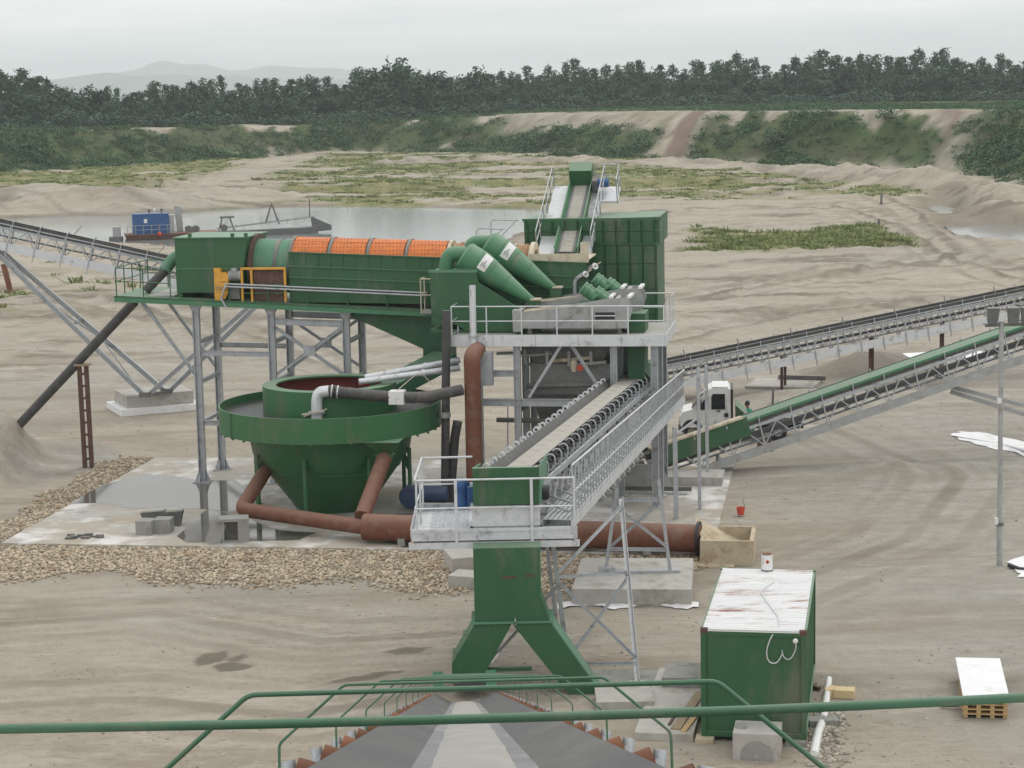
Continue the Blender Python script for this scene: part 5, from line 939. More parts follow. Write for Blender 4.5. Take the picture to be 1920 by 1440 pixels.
T.part('gear_motor', MB().lathe((-1.32, 50.75, 4.55), (0, 0, 1), [(0, 0), (.15, 0), (.17, .12), (.15, .2), (.16, .45), (.19, .5), (.19, .62), (.13, .72), (0, .74)], 18), 'blue'); T.part('gearbox', MB().box(-1.2, -1.04, 50.5, 51.0, 4.6, 5.1), 'blue')
T.part('bearing', MB().lathe((.72, 50.6, 4.9), (1, 0, 0), [(0, 0), (.19, 0), (.19, .14), (.12, .18), (0, .18)], 18), 'black')
# supporting legs of the head and the first bent
T = Thing('head_trestle', 'slender galvanised lattice legs under the conveyor head', 'trestle', (2, 50.5, 0))
def seg(p0, p1, w_, nm='leg', mt='galv'): T.part(nm, MB().angle(p0, p1, w_, .014), mt)
l0, l1 = (V3((.95, 50.9, 3.68)), V3((1.33, 50.75, .06))), (atY(1164, 936, 55.6), V3((3.03, 49.95, .06)))
seg(*l0, .11); seg(*l1, .11); seg(V3((.78, 52.4, 3.68)), V3((1.15, 52.3, .06)), .09)
for ta, tb_ in ((.3, .43), (.93, .91)): seg(l0[0].lerp(l0[1], ta), l1[0].lerp(l1[1], tb_), .07, 'strut')
seg(l0[0].lerp(l0[1], .33), l1[0].lerp(l1[1], .88), .06, 'brace'); seg(l0[0].lerp(l0[1], .9) + V3((0, .03, 0)), l1[0].lerp(l1[1], .46) + V3((0, .03, 0)), .06, 'brace'); seg(l0[0].lerp(l0[1], .28), l1[0].lerp(l1[1], .05), .06, 'brace'); seg(l0[0].lerp(l0[1], .36), V3((-.9, 51.2, .1)), .07, 'brace')
for p_ in (l0[1], l1[1]): T.part('base_plate', MB().box(p_.x - .2, p_.x + .2, p_.y - .2, p_.y + .2, .02, .06), 'galv')
T = Thing('bent', 'braced galvanised bent standing on its concrete pad under the conveyor', 'trestle', (3.7, 60, .5))
fl, fr, tl_, tr_ = V3((2.72, 60, .56)), V3((4.66, 59.85, .56)), V3((3.1, 60.1, 3.1)), V3((4.35, 59.95, 3.35))
seg(fl, tl_, .1); seg(fr, tr_, .1); seg(tl_ + V3((-.1, .03, -.42)), tr_ + V3((.1, .03, -.66)), .1, 'strut'); seg(fl.lerp(tl_, .25), fr.lerp(tr_, .22), .09, 'strut'); seg(fl.lerp(tl_, .25) + V3((0, .04, 0)), fr.lerp(tr_, .75) + V3((0, .04, 0)), .07, 'brace'); seg(fl.lerp(tl_, .78) + V3((0, -.04, 0)), fr.lerp(tr_, .25) + V3((0, -.04, 0)), .07, 'brace')
T.part('sole_beam', MB().box(2.5, 4.95, 59.8, 60.15, .5, .58), 'galv'); T.part('shoe', MB().box(2.5, 3.0, 59.75, 60.2, .58, .7), 'galv')
T = Thing('tail_mast', 'slim galvanised ladder mast beside the conveyor near the white truck', 'trestle', (6.6, 71, 0))
for i, (a, b_, yy) in enumerate((((1309, 690), (1309, 962), 71.0), ((1324, 685), (1324, 885), 72.5))): p, q = atY(a[0], a[1], yy), atY(b_[0], b_[1], yy); T.part('leg', MB().beam((p.x, yy, p.z), (p.x + .02, yy, max(0.0, q.z)), .12, .1), 'galv')
for z in (1.8, 2.9, 4.2): a, b_ = V3((6.56, 71, z)), V3((7.05, 72.5, z)); T.part('rung', MB().beam(a, b_, .05, .05), 'galv')
a, b_ = atY(1265, 800, 69.5), atY(1268, 978, 69.5); T.part('leg', MB().beam((a.x, 69.5, a.z), (b_.x, 69.5, .05), .16, .14), 'galv'); T.part('base_plate', MB().box(b_.x - .3, b_.x + .3, 69.25, 69.75, 0, .06), 'galv'); T.part('strut', MB().beam((a.x, 69.5, a.z - .3), (6.56, 71, 3.4), .06, .06), 'galv')
# ------------------------------------------------------------------ trouser chute
T = Thing('trouser_chute', 'dark green forked chute dropping from the head platform', 'chute', (-.2, 49.6, 0))
D = 1.05; y0 = 49.2
def slab_(poly, nm, mt='green', y=y0, d=D): T.part(nm, MB().prism([(x, y, z) for x, z in poly], (0, d, 0)), mt)
slab_([(-1.05, 3.8), (.6, 3.8), (.62, 2.55), (.82, 1.93), (-1.05, 1.93)], 'trunk')
k = MB(); k.hexa([(.61, y0 - .004, 2.5), (.63, y0 - .004, 2.5), (.63, y0 + D, 2.5), (.61, y0 + D, 2.5), (.6, y0 - .004, 3.8), (.62, y0 - .004, 3.8), (.62, y0 + D, 3.8), (.6, y0 + D, 3.8)]); T.part('side_plate', k, 'green_drum')  # paler green layer paints the lit right face of the trunk
T.part('flange', MB().box(-1.14, .92, y0 - .06, y0 + D + .06, 1.875, 1.925), 'green_drum')
slab_([(-1.05, 1.87), (-.12, 1.87), (-.76, .72), (-.76, .5), (-1.65, .5), (-1.65, .86)], 'left_leg'); slab_([(-.12, 1.86), (.84, 1.87), (2.14, -.12), (1.36, -.12)], 'right_leg')
k = MB(); k.hexa([(.845, y0 - .004, 1.86), (.875, y0 - .004, 1.87), (.875, y0 + D, 1.87), (.845, y0 + D, 1.86), (2.14, y0 - .004, -.1), (2.17, y0 - .004, -.1), (2.17, y0 + D, -.1), (2.14, y0 + D, -.1)]); T.part('lit_leg_face', k, 'green_drum')  # brightness of the right leg's outer face put into a paler green
T.part('rubber_skirt', MB().box(-1.62, -.79, y0 - .02, y0 + D, .18, .5), 'rubber')
for x, z in ((-1.22, 1.55), (-1.5, 1.08)): T.part('lug', MB().path([(x - .02, y0 + .2, z), (x - .12, y0 + .2, z + .02), (x - .12, y0 + .2, z + .12), (x, y0 + .2, z + .1)], .018, 6), 'green_drum')
T.part('tie_bar', MB().box(-.8, .35, y0 + .3, y0 + .42, .55, .64), 'green'); T.part('hook', MB().box(-.06, -.02, y0 - .06, y0 - .01, 1.84, 2.0), 'galv')
for i, (x, z) in enumerate(((-.47, 1.1), (-.51, 1.04), (-.55, .98), (-.6, .92))): T.part('paint_mark', MB().beam((x - .06, y0 - .004, z - .04), (x + .02, y0 - .004, z + .03), .006, .02), 'white')
for i, (x, z, w_) in enumerate(((-.15, 3.05, .35), (.35, 3.08, .22))): T.part('stain', MB().box(x - w_ / 2, x + w_ / 2, y0 - .004, y0 - .002, z - .03, z + .03), 'rust_dark')
# ------------------------------------------------------------------ pads and blocks
def block(name, M_, x0, x1, y0_, y1_, z0, z1, mt, label, cat, rag=.0, group=None):
    k = MB(); k.box(x0, x1, y0_, y1_, z0, z1); return single(name, k, mt, label, cat, M_, base=((x0 + x1) / 2, (y0_ + y1_) / 2, z0), group=group)
block('concrete_pad', Matrix.Translation((3.6, 60, 0)) @ Matrix.Rotation(-R(6), 4, 'Z'), -1.75, 1.75, -2.1, 1.9, -.2, .5, 'concrete', 'square concrete pad under the braced bent', 'concrete pad')
block('concrete_pad', Matrix.Translation((2.3, 50.4, 0)) @ Matrix.Rotation(-R(6), 4, 'Z'), -1.5, 1.3, -.9, .8, -.25, .05, 'concrete_grey', 'low concrete pad under the lattice legs of the conveyor head', 'concrete pad')
block('concrete_pad', I4, 1.9, 3.3, 47.6, 48.9, -.2, .28, 'concrete', 'thick pale concrete block beside the chute foot', 'concrete block')
q = atZ(868, 1075); block('concrete_block', Matrix.Translation((q.x, 62.9, 0)) @ Matrix.Rotation(R(12), 4, 'Z'), -.45, .75, -.5, .9, -.1, .5, 'concrete', 'upper pale concrete lump in the cobbles left of the chute', 'concrete block'); block('concrete_block', Matrix.Translation((q.x + .1, 60.8, 0)) @ Matrix.Rotation(R(-20), 4, 'Z'), -.4, .7, -.4, .5, -.1, .38, 'concrete', 'lower pale concrete lump in the cobbles left of the chute', 'concrete block')
# loading sump at the header pipe end
e = h1; T = Thing('catch_box', 'open stained concrete catch box at the end of the rust-brown header', 'concrete box', (e.x + 1.0, e.y, .05), PL)
bx0, bx1, by0, by1 = e.x + .05, e.x + 1.75, e.y - 1.0, e.y + 1.3
for nm, q_ in (('front_wall', (bx0, bx1, by0, by0 + .14)), ('back_wall', (bx0 + .5, bx1, by1 - .14, by1)), ('end_wall', (bx1 - .14, bx1, by0 + .141, by1 - .141)), ('near_wall', (bx0, bx0 + .14, by0 + .141, by1 - .6))): T.part(nm, MB().box(*q_, -.05, .78), 'concrete_stained')
T.part('sand_fill', MB().hexa([(bx0 + .14, by0 + .14, .1), (bx1 - .14, by0 + .14, .05), (bx1 - .14, by1 - .14, .05), (bx0 + .14, by1 - .14, .1), (bx0 + .1, by0 + .14, .62), (bx1 - .14, by0 + .14, .2), (bx1 - .14, by1 - .14, .15), (bx0 - .3, by1 - .14, 1.1)]), 'concrete_stained'); T.part('spill', MB().box(bx0 - .3, bx1 - .6, by0 - .45, by0 - .004, -.05, .06), 'concrete_stained')
# ------------------------------------------------------------------ side conveyors
def truss(name, label, p, q, wd, dep, mt_top, cat='conveyor', step=1.25, walk=True, cover=False, skirts='steel_dark'):
    M_, Ln = frame(p, q); T = Thing(name, label, cat, (0, Ln / 2, -dep), M_); n = int(Ln / step); off = [(0, (i + .5) * Ln / n, 0) for i in range(n)]; sp_ = Ln / n
    T.part('belt', MB().hexa([(-wd / 2, 0, .1), (wd / 2, 0, .1), (wd / 2, Ln, .1), (-wd / 2, Ln, .1), (-wd / 2, 0, .14), (wd / 2, 0, .14), (wd / 2, Ln, .14), (-wd / 2, Ln, .14)]), 'rubber')
    for s_ in (-1, 1):
        T.part('side_skirt', MB().box(s_ * (wd / 2 + .05) - .02, s_ * (wd / 2 + .05) + .02, 0, Ln, .02, .26), 'rubber'); T.part('stringer', MB().beam((s_ * (wd / 2 + .1), 0, -.06), (s_ * (wd / 2 + .1), Ln, -.06), .06, .12), 'galv'); T.part('lower_chord', MB().beam((s_ * (wd / 2 + .1), 0, -dep), (s_ * (wd / 2 + .1), Ln, -dep), .06, .08), 'galv')
        T.rep('upright', MB().beam((s_ * (wd / 2 + .1), 0, -dep), (s_ * (wd / 2 + .1), 0, -.1), .05, .05), 'galv', off, M=M_)
        T.rep('diagonal', MB().beam((s_ * (wd / 2 + .1) + .015 * s_, -sp_ / 2, -.1), (s_ * (wd / 2 + .1) + .015 * s_, 0, -dep), .04, .04), 'galv', off, M=M_); T.rep('diagonal', MB().beam((s_ * (wd / 2 + .1) + .015 * s_, sp_ / 2, -.1), (s_ * (wd / 2 + .1) + .015 * s_, 0, -dep), .04, .04), 'galv', off, M=M_)
    ids = T.rep('idler', MB().beam((-wd / 2 - .12, 0, .02), (wd / 2 + .12, 0, .02), .06, .06).tube((-wd / 2, .07, .05), (wd / 2, .07, .05), .045, 8), 'steel_dark', off, M=M_)
    for s_ in (-1, 1): T.rep('idler_arm', MB().beam((s_ * (wd / 2 + .1), 0, 0), (s_ * (wd / 2 + .16), 0, .34), .04, .05), 'galv', off, ids, M=M_)
    T.part('return_belt', MB().box(-wd / 2, wd / 2, 0, Ln, -dep * .55, -dep * .55 + .02), 'rubber')
    if cover:
        k = MB(); k.rings([[(-wd / 2 - .1, y, .2), (-wd / 2 - .06, y, .235), (-wd * .2, y, .25), (wd * .2, y, .25), (wd / 2 + .06, y, .235), (wd / 2 + .1, y, .2), (wd / 2 + .06, y, .2), (-wd / 2 - .06, y, .2)] for y in (1.2, Ln)]); T.part('cover', k, mt_top)
    if walk:
        sx = walk
        T.part('walkway', MB().box(*sorted((sx * (wd / 2 + .2), sx * (wd / 2 + .85))), 0, Ln, -dep - .12, -dep - .06), 'grating'); T.part('walkway_edge', MB().box(*sorted((sx * (wd / 2 + .85), sx * (wd / 2 + .9))), 0, Ln, -dep - .2, -dep + .2), 'galv_bright')
        T.rep('rail_post', MB().beam((sx * (wd / 2 + .92), 0, -dep - .45), (sx * (wd / 2 + .92), 0, -dep + 1.05), .06, .05), 'galv', off, M=M_)
        for f_, nm in ((1.05, 'top_rail'), (.55, 'knee_rail')): T.part(nm, MB().beam((sx * (wd / 2 + .92), 0, -dep + f_), (sx * (wd / 2 + .92), Ln, -dep + f_), .045, .045), 'galv')
    return T, M_, Ln
# conveyor from the lake side, upper left
pL0, pL1 = V3((-13.2, 98.5, 6.35)), V3((-33, 96.0, 11.4)); T, M_, Ln = truss('feed_conveyor', 'galvanised lattice feed conveyor descending from the left edge behind the feed box', pL0, pL1, .8, .85, None, walk=-1)
T.rep('pull_switch', MB().beam((.3, 0, .3), (.35, -.25, .75), .05, .05), 'steel_grey', [(0, 4 + i * 4.1, 0) for i in range(4)], M=M_)
T = Thing('vee_trestle', 'tall galvanised vee trestle on a concrete footing left of the columns', 'trestle', (-17.6, 98.2, .9))
ft = [atZ(272, 742, .95), atZ(312, 735, .95)]
for i, f_ in enumerate(ft):
    up_l = atY(-2, 478 - i * 12, 96.0 + i * 1.4); up_r = atY(470 + i * 18, 572 - i * 6, 97.0 + i * 1.4)
    a_ = T.part('left_leg', MB().ibeam(f_, up_l, .2, .22, .025), 'galv'); b_ = T.part('right_leg', MB().ibeam(f_ + V3((.1, 0, 0)), up_r, .2, .22, .025), 'galv'); T.part('shoe', MB().box(f_.x - .25, f_.x + .3, f_.y - .2, f_.y + .2, .9, 1.12), 'steel_dark')
    if i == 0: A0, A1 = f_, up_l
    else: T.part('brace', MB().angle(A0.lerp(A1, .05), f_.lerp(up_l, .42), .09, .014), 'galv'); T.part('brace', MB().angle(A0.lerp(A1, .62), f_.lerp(up_l, .3), .09, .014), 'galv'); T.part('brace', MB().angle(A0.lerp(A1, .7), f_.lerp(up_l, .98), .09, .014), 'galv'); T.part('tie', MB().angle(A0.lerp(A1, .5), f_.lerp(up_l, .5), .09, .014), 'galv')
T.part('sole_beam', MB().beam(ft[0] + V3((-.1, -.1, .02)), ft[1] + V3((.1, .1, .02)), .2, .14), 'steel_dark')
ap = atY(2, 470, 96.7); T.part('cap_beam', MB().beam(ap + V3((0, -1.2, .1)), ap + V3((0, 1.4, .1)), .2, .2), 'galv'); q = atZ(21, 544); k = MB(); k.beam((q.x, q.y, hz(q.x, q.y) - .3), (q.x - .5, q.y, hz(q.x, q.y) + 2.3), .4, .3); k.box(q.x - .5, q.x + .5, q.y - .4, q.y + .4, hz(q.x, q.y) - .2, hz(q.x, q.y) + .2); single('rusty_stake', k, 'rust_pipe', 'short leaning rust-red post far behind the vee trestle', 'post', base=(q.x, q.y, 0))
fm = Matrix.Translation((-17.45, 98.2, 0)) @ Matrix.Rotation(R(24), 4, 'Z')
T = Thing('footing', 'stepped pale concrete footing under the vee trestle', 'footing', (0, 0, 0), fm); T.part('upper_step', MB().box(-1.75, 1.55, -1.25, 1.25, .3, .9), 'concrete'); T.part('lower_step', MB().box(-2.1, 1.9, -1.6, 1.55, -.3, .3), 'white_sheet')
# galvanised conveyor on the right, far one
pR0, pR1 = V3((5.6, 97.5, 1.35)), V3((33, 106.5, 5.1)); T, M_, Ln = truss('product_conveyor', 'far galvanised lattice conveyor rising to the right edge', pR0, pR1, .8, .8, None, walk=1)
T.rep('pull_switch', MB().beam((.3, 0, .3), (.4, -.1, .7), .05, .05), 'steel_grey', [(0, 3 + i * 2.9, 0) for i in range(9)], M=M_)
for i, (t, nm) in enumerate(((.29, 'p'), (.46, 'p'), (.6, 'p'), (.86, 'p'))):
    p = pR0.lerp(pR1, t)
    for s_ in (-.5, .5): T.part('support_leg', MB().beam((p.x + s_ * .3, p.y + s_, p.z - .7), (p.x + s_ * .3, p.y + s_, -.2), .13, .11), 'rust_dark', M=I4)
block('concrete_pad', Matrix.Translation((13.9, 101.6, 0)) @ Matrix.Rotation(R(-18), 4, 'Z'), -1.8, 1.6, -1.6, 1.5, -.2, .14, 'concrete', 'pale concrete pad with a dark beam under the far right conveyor', 'concrete pad'); k = MB(); k.box(-.6, 1.8, 1.0, 1.25, .14, .36); single('steel_beam', k, 'steel_dark', 'dark steel beam lying on the pale pad behind the truck', 'beam', Matrix.Translation((13.9, 101.6, 0)) @ Matrix.Rotation(R(-18), 4, 'Z'), base=(.6, 1.1, .14))
block('concrete_pad', Matrix.Translation((23.2, 110.6, 0)) @ Matrix.Rotation(R(12), 4, 'Z'), -3.2, 3.2, -1.5, 1.5, -.2, .15, 'white_sheet', 'long white pad under the far right conveyor supports', 'concrete pad')
# green-covered conveyor on the right, nearer one
pG0, pG1 = V3((5.0, 77.6, .75)), V3((27.0, 84.2, 6.55)); T, M_, Ln = truss('covered_conveyor', 'green-topped conveyor rising to the right past the white truck', pG0, pG1, .85, .95, 'green', walk=False, cover=True, step=1.35)
T.part('tail_skirt', MB().box(.52, .58, .2, 4.4, -.35, .42), 'green', M=M_); T.part('skirt_top', MB().box(.4, .7, .2, 4.2, .42, .5), 'cream', M=M_); T.part('cover_edge', MB().beam((.54, 1.2, .23), (.54, Ln, .23), .03, .1), 'green_light', M=M_)
T.part('return_pan', MB().box(.55, .6, 1.5, Ln, -1.22, -.92), 'steel_grey', M=M_); T.part('return_pan', MB().box(-.5, .55, 1.5, Ln, -1.22, -1.19), 'steel_dark', M=M_)
for x in (10.27, 10.62): T.part('rubber_foot', MB().hexa([(x - .16, 82.85, -.05), (x + .16, 82.85, -.05), (x + .16, 83.15, -.05), (x - .16, 83.15, -.05), (x - .07, 82.92, .55), (x + .07, 82.92, .55), (x + .07, 83.08, .55), (x - .07, 83.08, .55)]), 'rust_dark', M=I4)
q = pG0.lerp(pG1, .57); vb = V3((27.5, 84, .2))
for i, (o_, mt_) in enumerate(((0, 'steel_grey'), (.5, 'steel_grey'))): a_, b_ = atY(1782, 725 + i * 9, 81.8), atY(1990, 778 + i * 20, 80.5); T.part('raker', MB().beam(a_, b_, .16, .16), mt_, M=I4)
for t in (.14, .95): p = pG0.lerp(pG1, t); T.part('support_leg', MB().beam((p.x, p.y - .5, p.z - .9), (p.x, p.y - .5, -.2), .14, .12).beam((p.x, p.y + .5, p.z - .9), (p.x, p.y + .5, -.2), .14, .12), 'galv', M=I4)
T = Thing('tail_plates', 'grey tail guard and mud plates at the low end of the green-topped conveyor', 'guard', (5.2, 76.4, 0))
T.part('guard', MB().hexa([(4.0, 75.4, .1), (6.0, 75.0, .1), (6.0, 75.1, .1), (4.0, 75.5, .1), (4.1, 75.9, .9), (5.6, 75.5, .9), (5.6, 75.6, .9), (4.1, 76.0, .9)]), 'steel_grey'); T.part('beam', MB().beam((3.2, 74.6, .25), (6.6, 74.0, .25), .12, .16), 'steel_dark'); T.part('beam', MB().beam((3.4, 74.2, .1), (6.4, 73.6, .1), .1, .12), 'galv')
for x in (4.4, 5.2): T.part('tail_roller', MB().tube((x, 76.0, .7), (x + .5, 76.6, .75), .17, 12), 'black')
block('concrete_pad', Matrix.Translation((6.8, 76.2, 0)) @ Matrix.Rotation(R(-10), 4, 'Z'), -1.0, 1.2, -.8, .9, -.2, .42, 'concrete', 'pale concrete block at the low end of the green-topped conveyor', 'concrete block')
# ------------------------------------------------------------------ container and things round it
CT = Matrix.Translation((4.22, 45.35, 0)) @ Matrix.Rotation(-R(10.5), 4, 'Z')
T = Thing('container', 'dark green shipping container with rust-streaked white corrugated roof', 'container', (1.2, 3, .25), CT)
W_, Lc, z0, z1 = 2.42, 6.06, .12, 2.66
T.part('front_wall', MB().box(.06, W_ - .06, .05, .09, z0 + .12, z1 - .1), 'green')
for x in (0, W_ - .12): T.part('corner_post', MB().box(x, x + .12, 0, .12, z0, z1), 'green'); T.part('corner_post', MB().box(x, x + .12, Lc - .12, Lc, z0, z1), 'green')
for zz in (z0, z1 - .12): T.part('front_rail', MB().box(.121, W_ - .121, .01, .1, zz, zz + .12), 'green')
T.part('back_wall', MB().box(.121, W_ - .121, Lc - .1, Lc - .03, z0, z1 - .02), 'green')
for s_, x in (('left', 0.0), ('right', W_)):
    k = MB(); n = 42; r0, r1 = [], []
    for i in range(n * 4 + 1):
        y = .13 + (Lc - .26) * i / (n * 4); d_ = (0, .035, .035, 0)[i % 4]; xx_ = (x + .03 + d_) if s_ == 'left' else (x - .03 - d_); r0.append((xx_, y, z0 + .1)); r1.append((xx_, y, z1 - .08))
    o_ = len(k.v); k.v += r0 + r1; m_ = len(r0); k.f += [(i, i + 1, m_ + i + 1, m_ + i) for i in range(m_ - 1)]; T.part(s_ + '_wall', k, 'green', sharp=20)
    for zz in (z0, z1 - .09): T.part('side_rail', MB().box(x if s_ == 'left' else x - .06, x + .06 if s_ == 'left' else x, .121, Lc - .121, zz, zz + .09), 'green_light' if s_ == 'right' else 'green')
k = MB(); n = 27; pr = []
for i in range(n * 4 + 1): y = .06 + (Lc - .12) * i / (n * 4); pr.append((y, z1 + (.0, .045, .045, .0)[i % 4]))
k.v = [(.05, y, z) for y, z in pr] + [(W_ - .05, y, z) for y, z in pr]; m_ = len(pr); k.f = [(i, m_ + i, m_ + i + 1, i + 1) for i in range(m_ - 1)]; T.part('roof', k, 'roof_white', sharp=15)
T.part('roof_frame', MB().box(0, W_, 0, Lc, z1 - .03, z1 - .004), 'white')
for x in (.0, W_ - .16):
    for y in (0, Lc - .16): T.part('corner_casting', MB().box(x - .004, x + .164, y - .004, y + .164, z1 - .08, z1 + .035), 'rust_dark' if y == 0 else 'green')
T.part('gasket', MB().box(-.03, 0.0, .4, .6, 1.9, 2.2), 'black')
hx = [(1.45, 4.6, z1 + .05), (1.15, 3.5, z1 + .05), (1.45, 2.2, z1 + .05), (1.75, 1.0, z1 + .05), (1.78, .15, z1 + .05), (1.62, -.02, z1 - .1), (1.5, -.03, z1 - .45), (1.55, -.03, z1 - .72), (1.75, -.03, z1 - .75), (1.88, -.03, z1 - .5)]
k = MB(); k.path([CT @ V3(p) for p in smooth(hx, 5, .3)], .016, 6); single('roof_cable', k, 'galv_bright', 'grey cable looped over the container roof and front', 'cable', base=CT @ V3(hx[4]))
k = MB(); k.path([CT @ V3(p) for p in smooth([(1.86, -.03, z1 - .42), (1.9, -.03, z1 - .6), (2.05, -.03, z1 - .66), (2.18, -.03, z1 - .4), (2.18, -.03, z1 - .25)], 5, .2)], .013, 6); single('lamp_cable', k, 'galv_bright', 'short thin cable hanging below the small white lamp', 'cable', base=CT @ V3((2.05, -.03, z1 - .6)))
k = MB(); k.lathe((2.17, .0, z1 - .2), (0, -1, 0), [(0, 0), (.06, 0), (.06, .06), (.035, .09), (0, .09)], 12); single('wall_lamp', k, 'white', 'small white lamp on the container front', 'lamp', CT, base=(2.17, 0, z1 - .2))
# paint can on the roof
pc = V3((1.2, 5.75, z1 + .03)); T = Thing('paint_can', 'white paint can with an orange lid on the container roof', 'can', pc, CT)
T.part('body', MB().lathe(pc, (0, 0, 1), [(.145, .0), (.145, .02), (.14, .03), (.14, .41), (.145, .42), (.145, .44)], 24, cap0=True, cap1=True), 'white'); T.part('lid', MB().lathe(pc, (0, 0, 1), [(.13, .44), (.13, .46), (0, .46)], 24), 'rust_bright'); T.part('base_band', MB().lathe(pc, (0, 0, 1), [(.142, .0), (.148, .0), (.148, .05), (.142, .05)], 24, closed=True), 'steel_dark')
k = MB(); c_ = pc + V3((.02, -.146, .27)); k.prism([c_ + V3((0, 0, .06)), c_ + V3((.055, .004, 0)), c_ + V3((0, 0, -.06)), c_ + V3((-.055, .002, 0))], (0, .008, 0)); o = T.part('hazard_diamond', k, 'red'); k = MB(); c_ += V3((0, -.003, 0)); k.prism([c_ + V3((0, 0, .025)), c_ + V3((.022, .001, 0)), c_ + V3((0, 0, -.025)), c_ + V3((-.022, .001, 0))], (0, .003, 0)); T.part('symbol', k, 'black', o)
for i in range(3): T.part('print_line', MB().box(pc.x - .1, pc.x - .085, pc.y - .115, pc.y - .1, pc.z + .2 + i * .06, pc.z + .23 + i * .06), 'red')
# blocks that carry the container and lie round it
def cblk(x0, x1, y0_, y1_, z0_, z1_, mt_, lab, cat='concrete block', nm='concrete_block'): return block(nm, CT, x0, x1, y0_, y1_, z0_, z1_, mt_, lab, cat)
cblk(-.12, .3, -.25, .2, -.1, .116, 'concrete_stained', 'small square block under the front left container corner'); cblk(1.95, 2.4, -.2, .3, -.1, .116, 'concrete_grey', 'small block under the front right container corner'); cblk(.0, .5, 5.4, 5.9, -.1, .116, 'concrete', 'block under the back left container corner'); cblk(1.95, 2.4, 5.4, 5.9, -.1, .116, 'concrete', 'block under the back right container corner')
sb_ = block('manhole_block', CT, .82, 1.88, -1.25, -.28, -.1, .62, 'concrete', 'pale concrete manhole block in front of the container', 'concrete block')
cx_ = CT @ V3((1.35, -1.26, .25)); k = MB(); k.lathe((1.35, -1.253, .1), (0, -1, 0), [(.05, 0), (.36, 0), (.36, .012), (.32, .012), (.05, .012)], 24, closed=True); single('pipe_knockout', k, 'concrete_grey', 'round knock-out ring on the front of the manhole block', 'ring', CT, base=(1.35, -1.253, .1))
k = MB(); 
for i in range(5): a = i * 1.3; k.lathe((.98 + .06 * math.cos(a), -.75 + .12 * math.sin(a), .62), (0, 0, 1), [(.0, .0), (.1, .0), (.07, .05), (0, .06)], 7)
single('mortar_lump', k, 'concrete_grey', 'dark mortar lumps dropped on the manhole block', 'mortar', CT, base=(.98, -.75, .62))
cblk(-1.55, -.18, -.1, 5.3, -.1, .18, 'concrete', 'long pale concrete slab along the left side of the container', 'concrete slab', 'concrete_strip'); cblk(-1.3, -.25, 3.6, 5.0, .184, .42, 'concrete_grey', 'grey slab lying on the far end of the long strip', 'concrete block')
for i, (a_, b_, mt_, lab) in enumerate((((-.62, .2), (-.3, 3.2), 'wood_grey', 'wide weathered plank lying beside the container'), ((-.42, .05), (-.16, 1.9), 'wood', 'yellowish plank against the container foot'), ((-.8, .5), (-.72, 1.5), 'rust_dark', 'short dark batten on the concrete strip'))):
    k = MB(); k.beam((a_[0], a_[1], .2), (b_[0], b_[1], .2), .24 if i == 0 else .13 if i == 1 else .06, .04); single('plank', k, mt_, lab, 'plank', CT, base=(a_[0], a_[1], .18))
k = MB(); k.path([(2.62, -.9, .08), (2.66, .6, .1), (2.72, 1.4, .08)], .1, 10); single('drain_tube', k, 'white', 'nearer white plastic pipe lying along the right side of the container', 'pipe', CT, base=(2.66, .3, 0))
k = MB(); k.path([(2.75, 1.7, .1), (2.78, 3.4, .1)], .09, 10); k.path([(2.78, 3.4, .1), (2.8, 4.8, .16)], .08, 10); single('drain_tube', k, 'white', 'farther white plastic pipe lying along the right side of the container', 'pipe', CT, base=(2.77, 3, 0))
q = atZ(1576, 1306); MW = Matrix.Translation((q.x, q.y, 0)) @ Matrix.Rotation(R(-14), 4, 'Z'); T = Thing('timber_block', 'pale yellow timber block on the ground right of the container', 'timber', (0, 0, 0), MW); T.part('long_piece', MB().box(-.16, .34, -.16, .22, .0, .2), 'wood_pale'); T.part('short_piece', MB().box(-.38, -.17, -.14, .26, .0, .2), 'wood_pale')
k = MB(); k.beam((q.x - .45, q.y + .5, .06), (q.x - .75, q.y + 1.0, .08), .12, .08); single('scrap_wood', k, 'rust_dark', 'dark scrap of wood behind the pale timber block', 'scrap', base=(q.x - .6, q.y + .7, 0))
k = MB(); k.box(-.35, .35, -.2, .2, .0, .16); single('gravel_slab', k, 'concrete_grey', 'small grey slab between the container pipes', 'concrete block', Matrix.Translation((CT @ V3((2.75, 1.55, 0)))), base=(0, 0, 0))
# rubble along the container side
g = np.column_stack([rng.normal(2.85, .22, 420), rng.uniform(-1.5, 2.6, 420)]); wv_ = np.array([list(CT @ V3((a, b, 0)))[:2] for a, b in g]); stones('rubble', np.column_stack([wv_, height(wv_[:, 0], wv_[:, 1]) + .01]), 'pebble', 'grey rubble strewn beside the container', 'gravel', .03, .09)
# pallet with white board
MPa = Matrix.Translation((11.1, 46.6, 0)) @ Matrix.Rotation(R(-9), 4, 'Z')
T = Thing('pallet', 'wooden pallet stack under the white board', 'pallet', (0, .5, 0), MPa)
for j in range(4):
    zb = j * .115
    for i in range(5): T.part('slat', MB().box(-.53 + i * .0 , .53, .0 + i * .3, .2 + i * .3, zb + .085, zb + .113), 'wood')
    for x in (-.5, -.2, .12, .42): T.part('bearer', MB().box(x, x + .1, .02, 1.38, zb, zb + .084), 'wood')
k = MB(); k.hexa([(-.52, -.08, .48), (.56, -.08, .48), (.6, 3.3, .5), (-.5, 3.3, .5), (-.52, -.08, .53), (.56, -.08, .53), (.6, 3.3, .55), (-.5, 3.3, .55)]); single('white_board', k, 'white_sheet', 'big white board resting on the pallet stack', 'board', MPa, base=(0, 1, .48))
k = MB(); k.box(-.4, .4, 2.4, 3.2, 0, .478); single('board_crate', k, 'wood_grey', 'low crate under the far end of the white board', 'crate', MPa, base=(0, 2.8, 0))
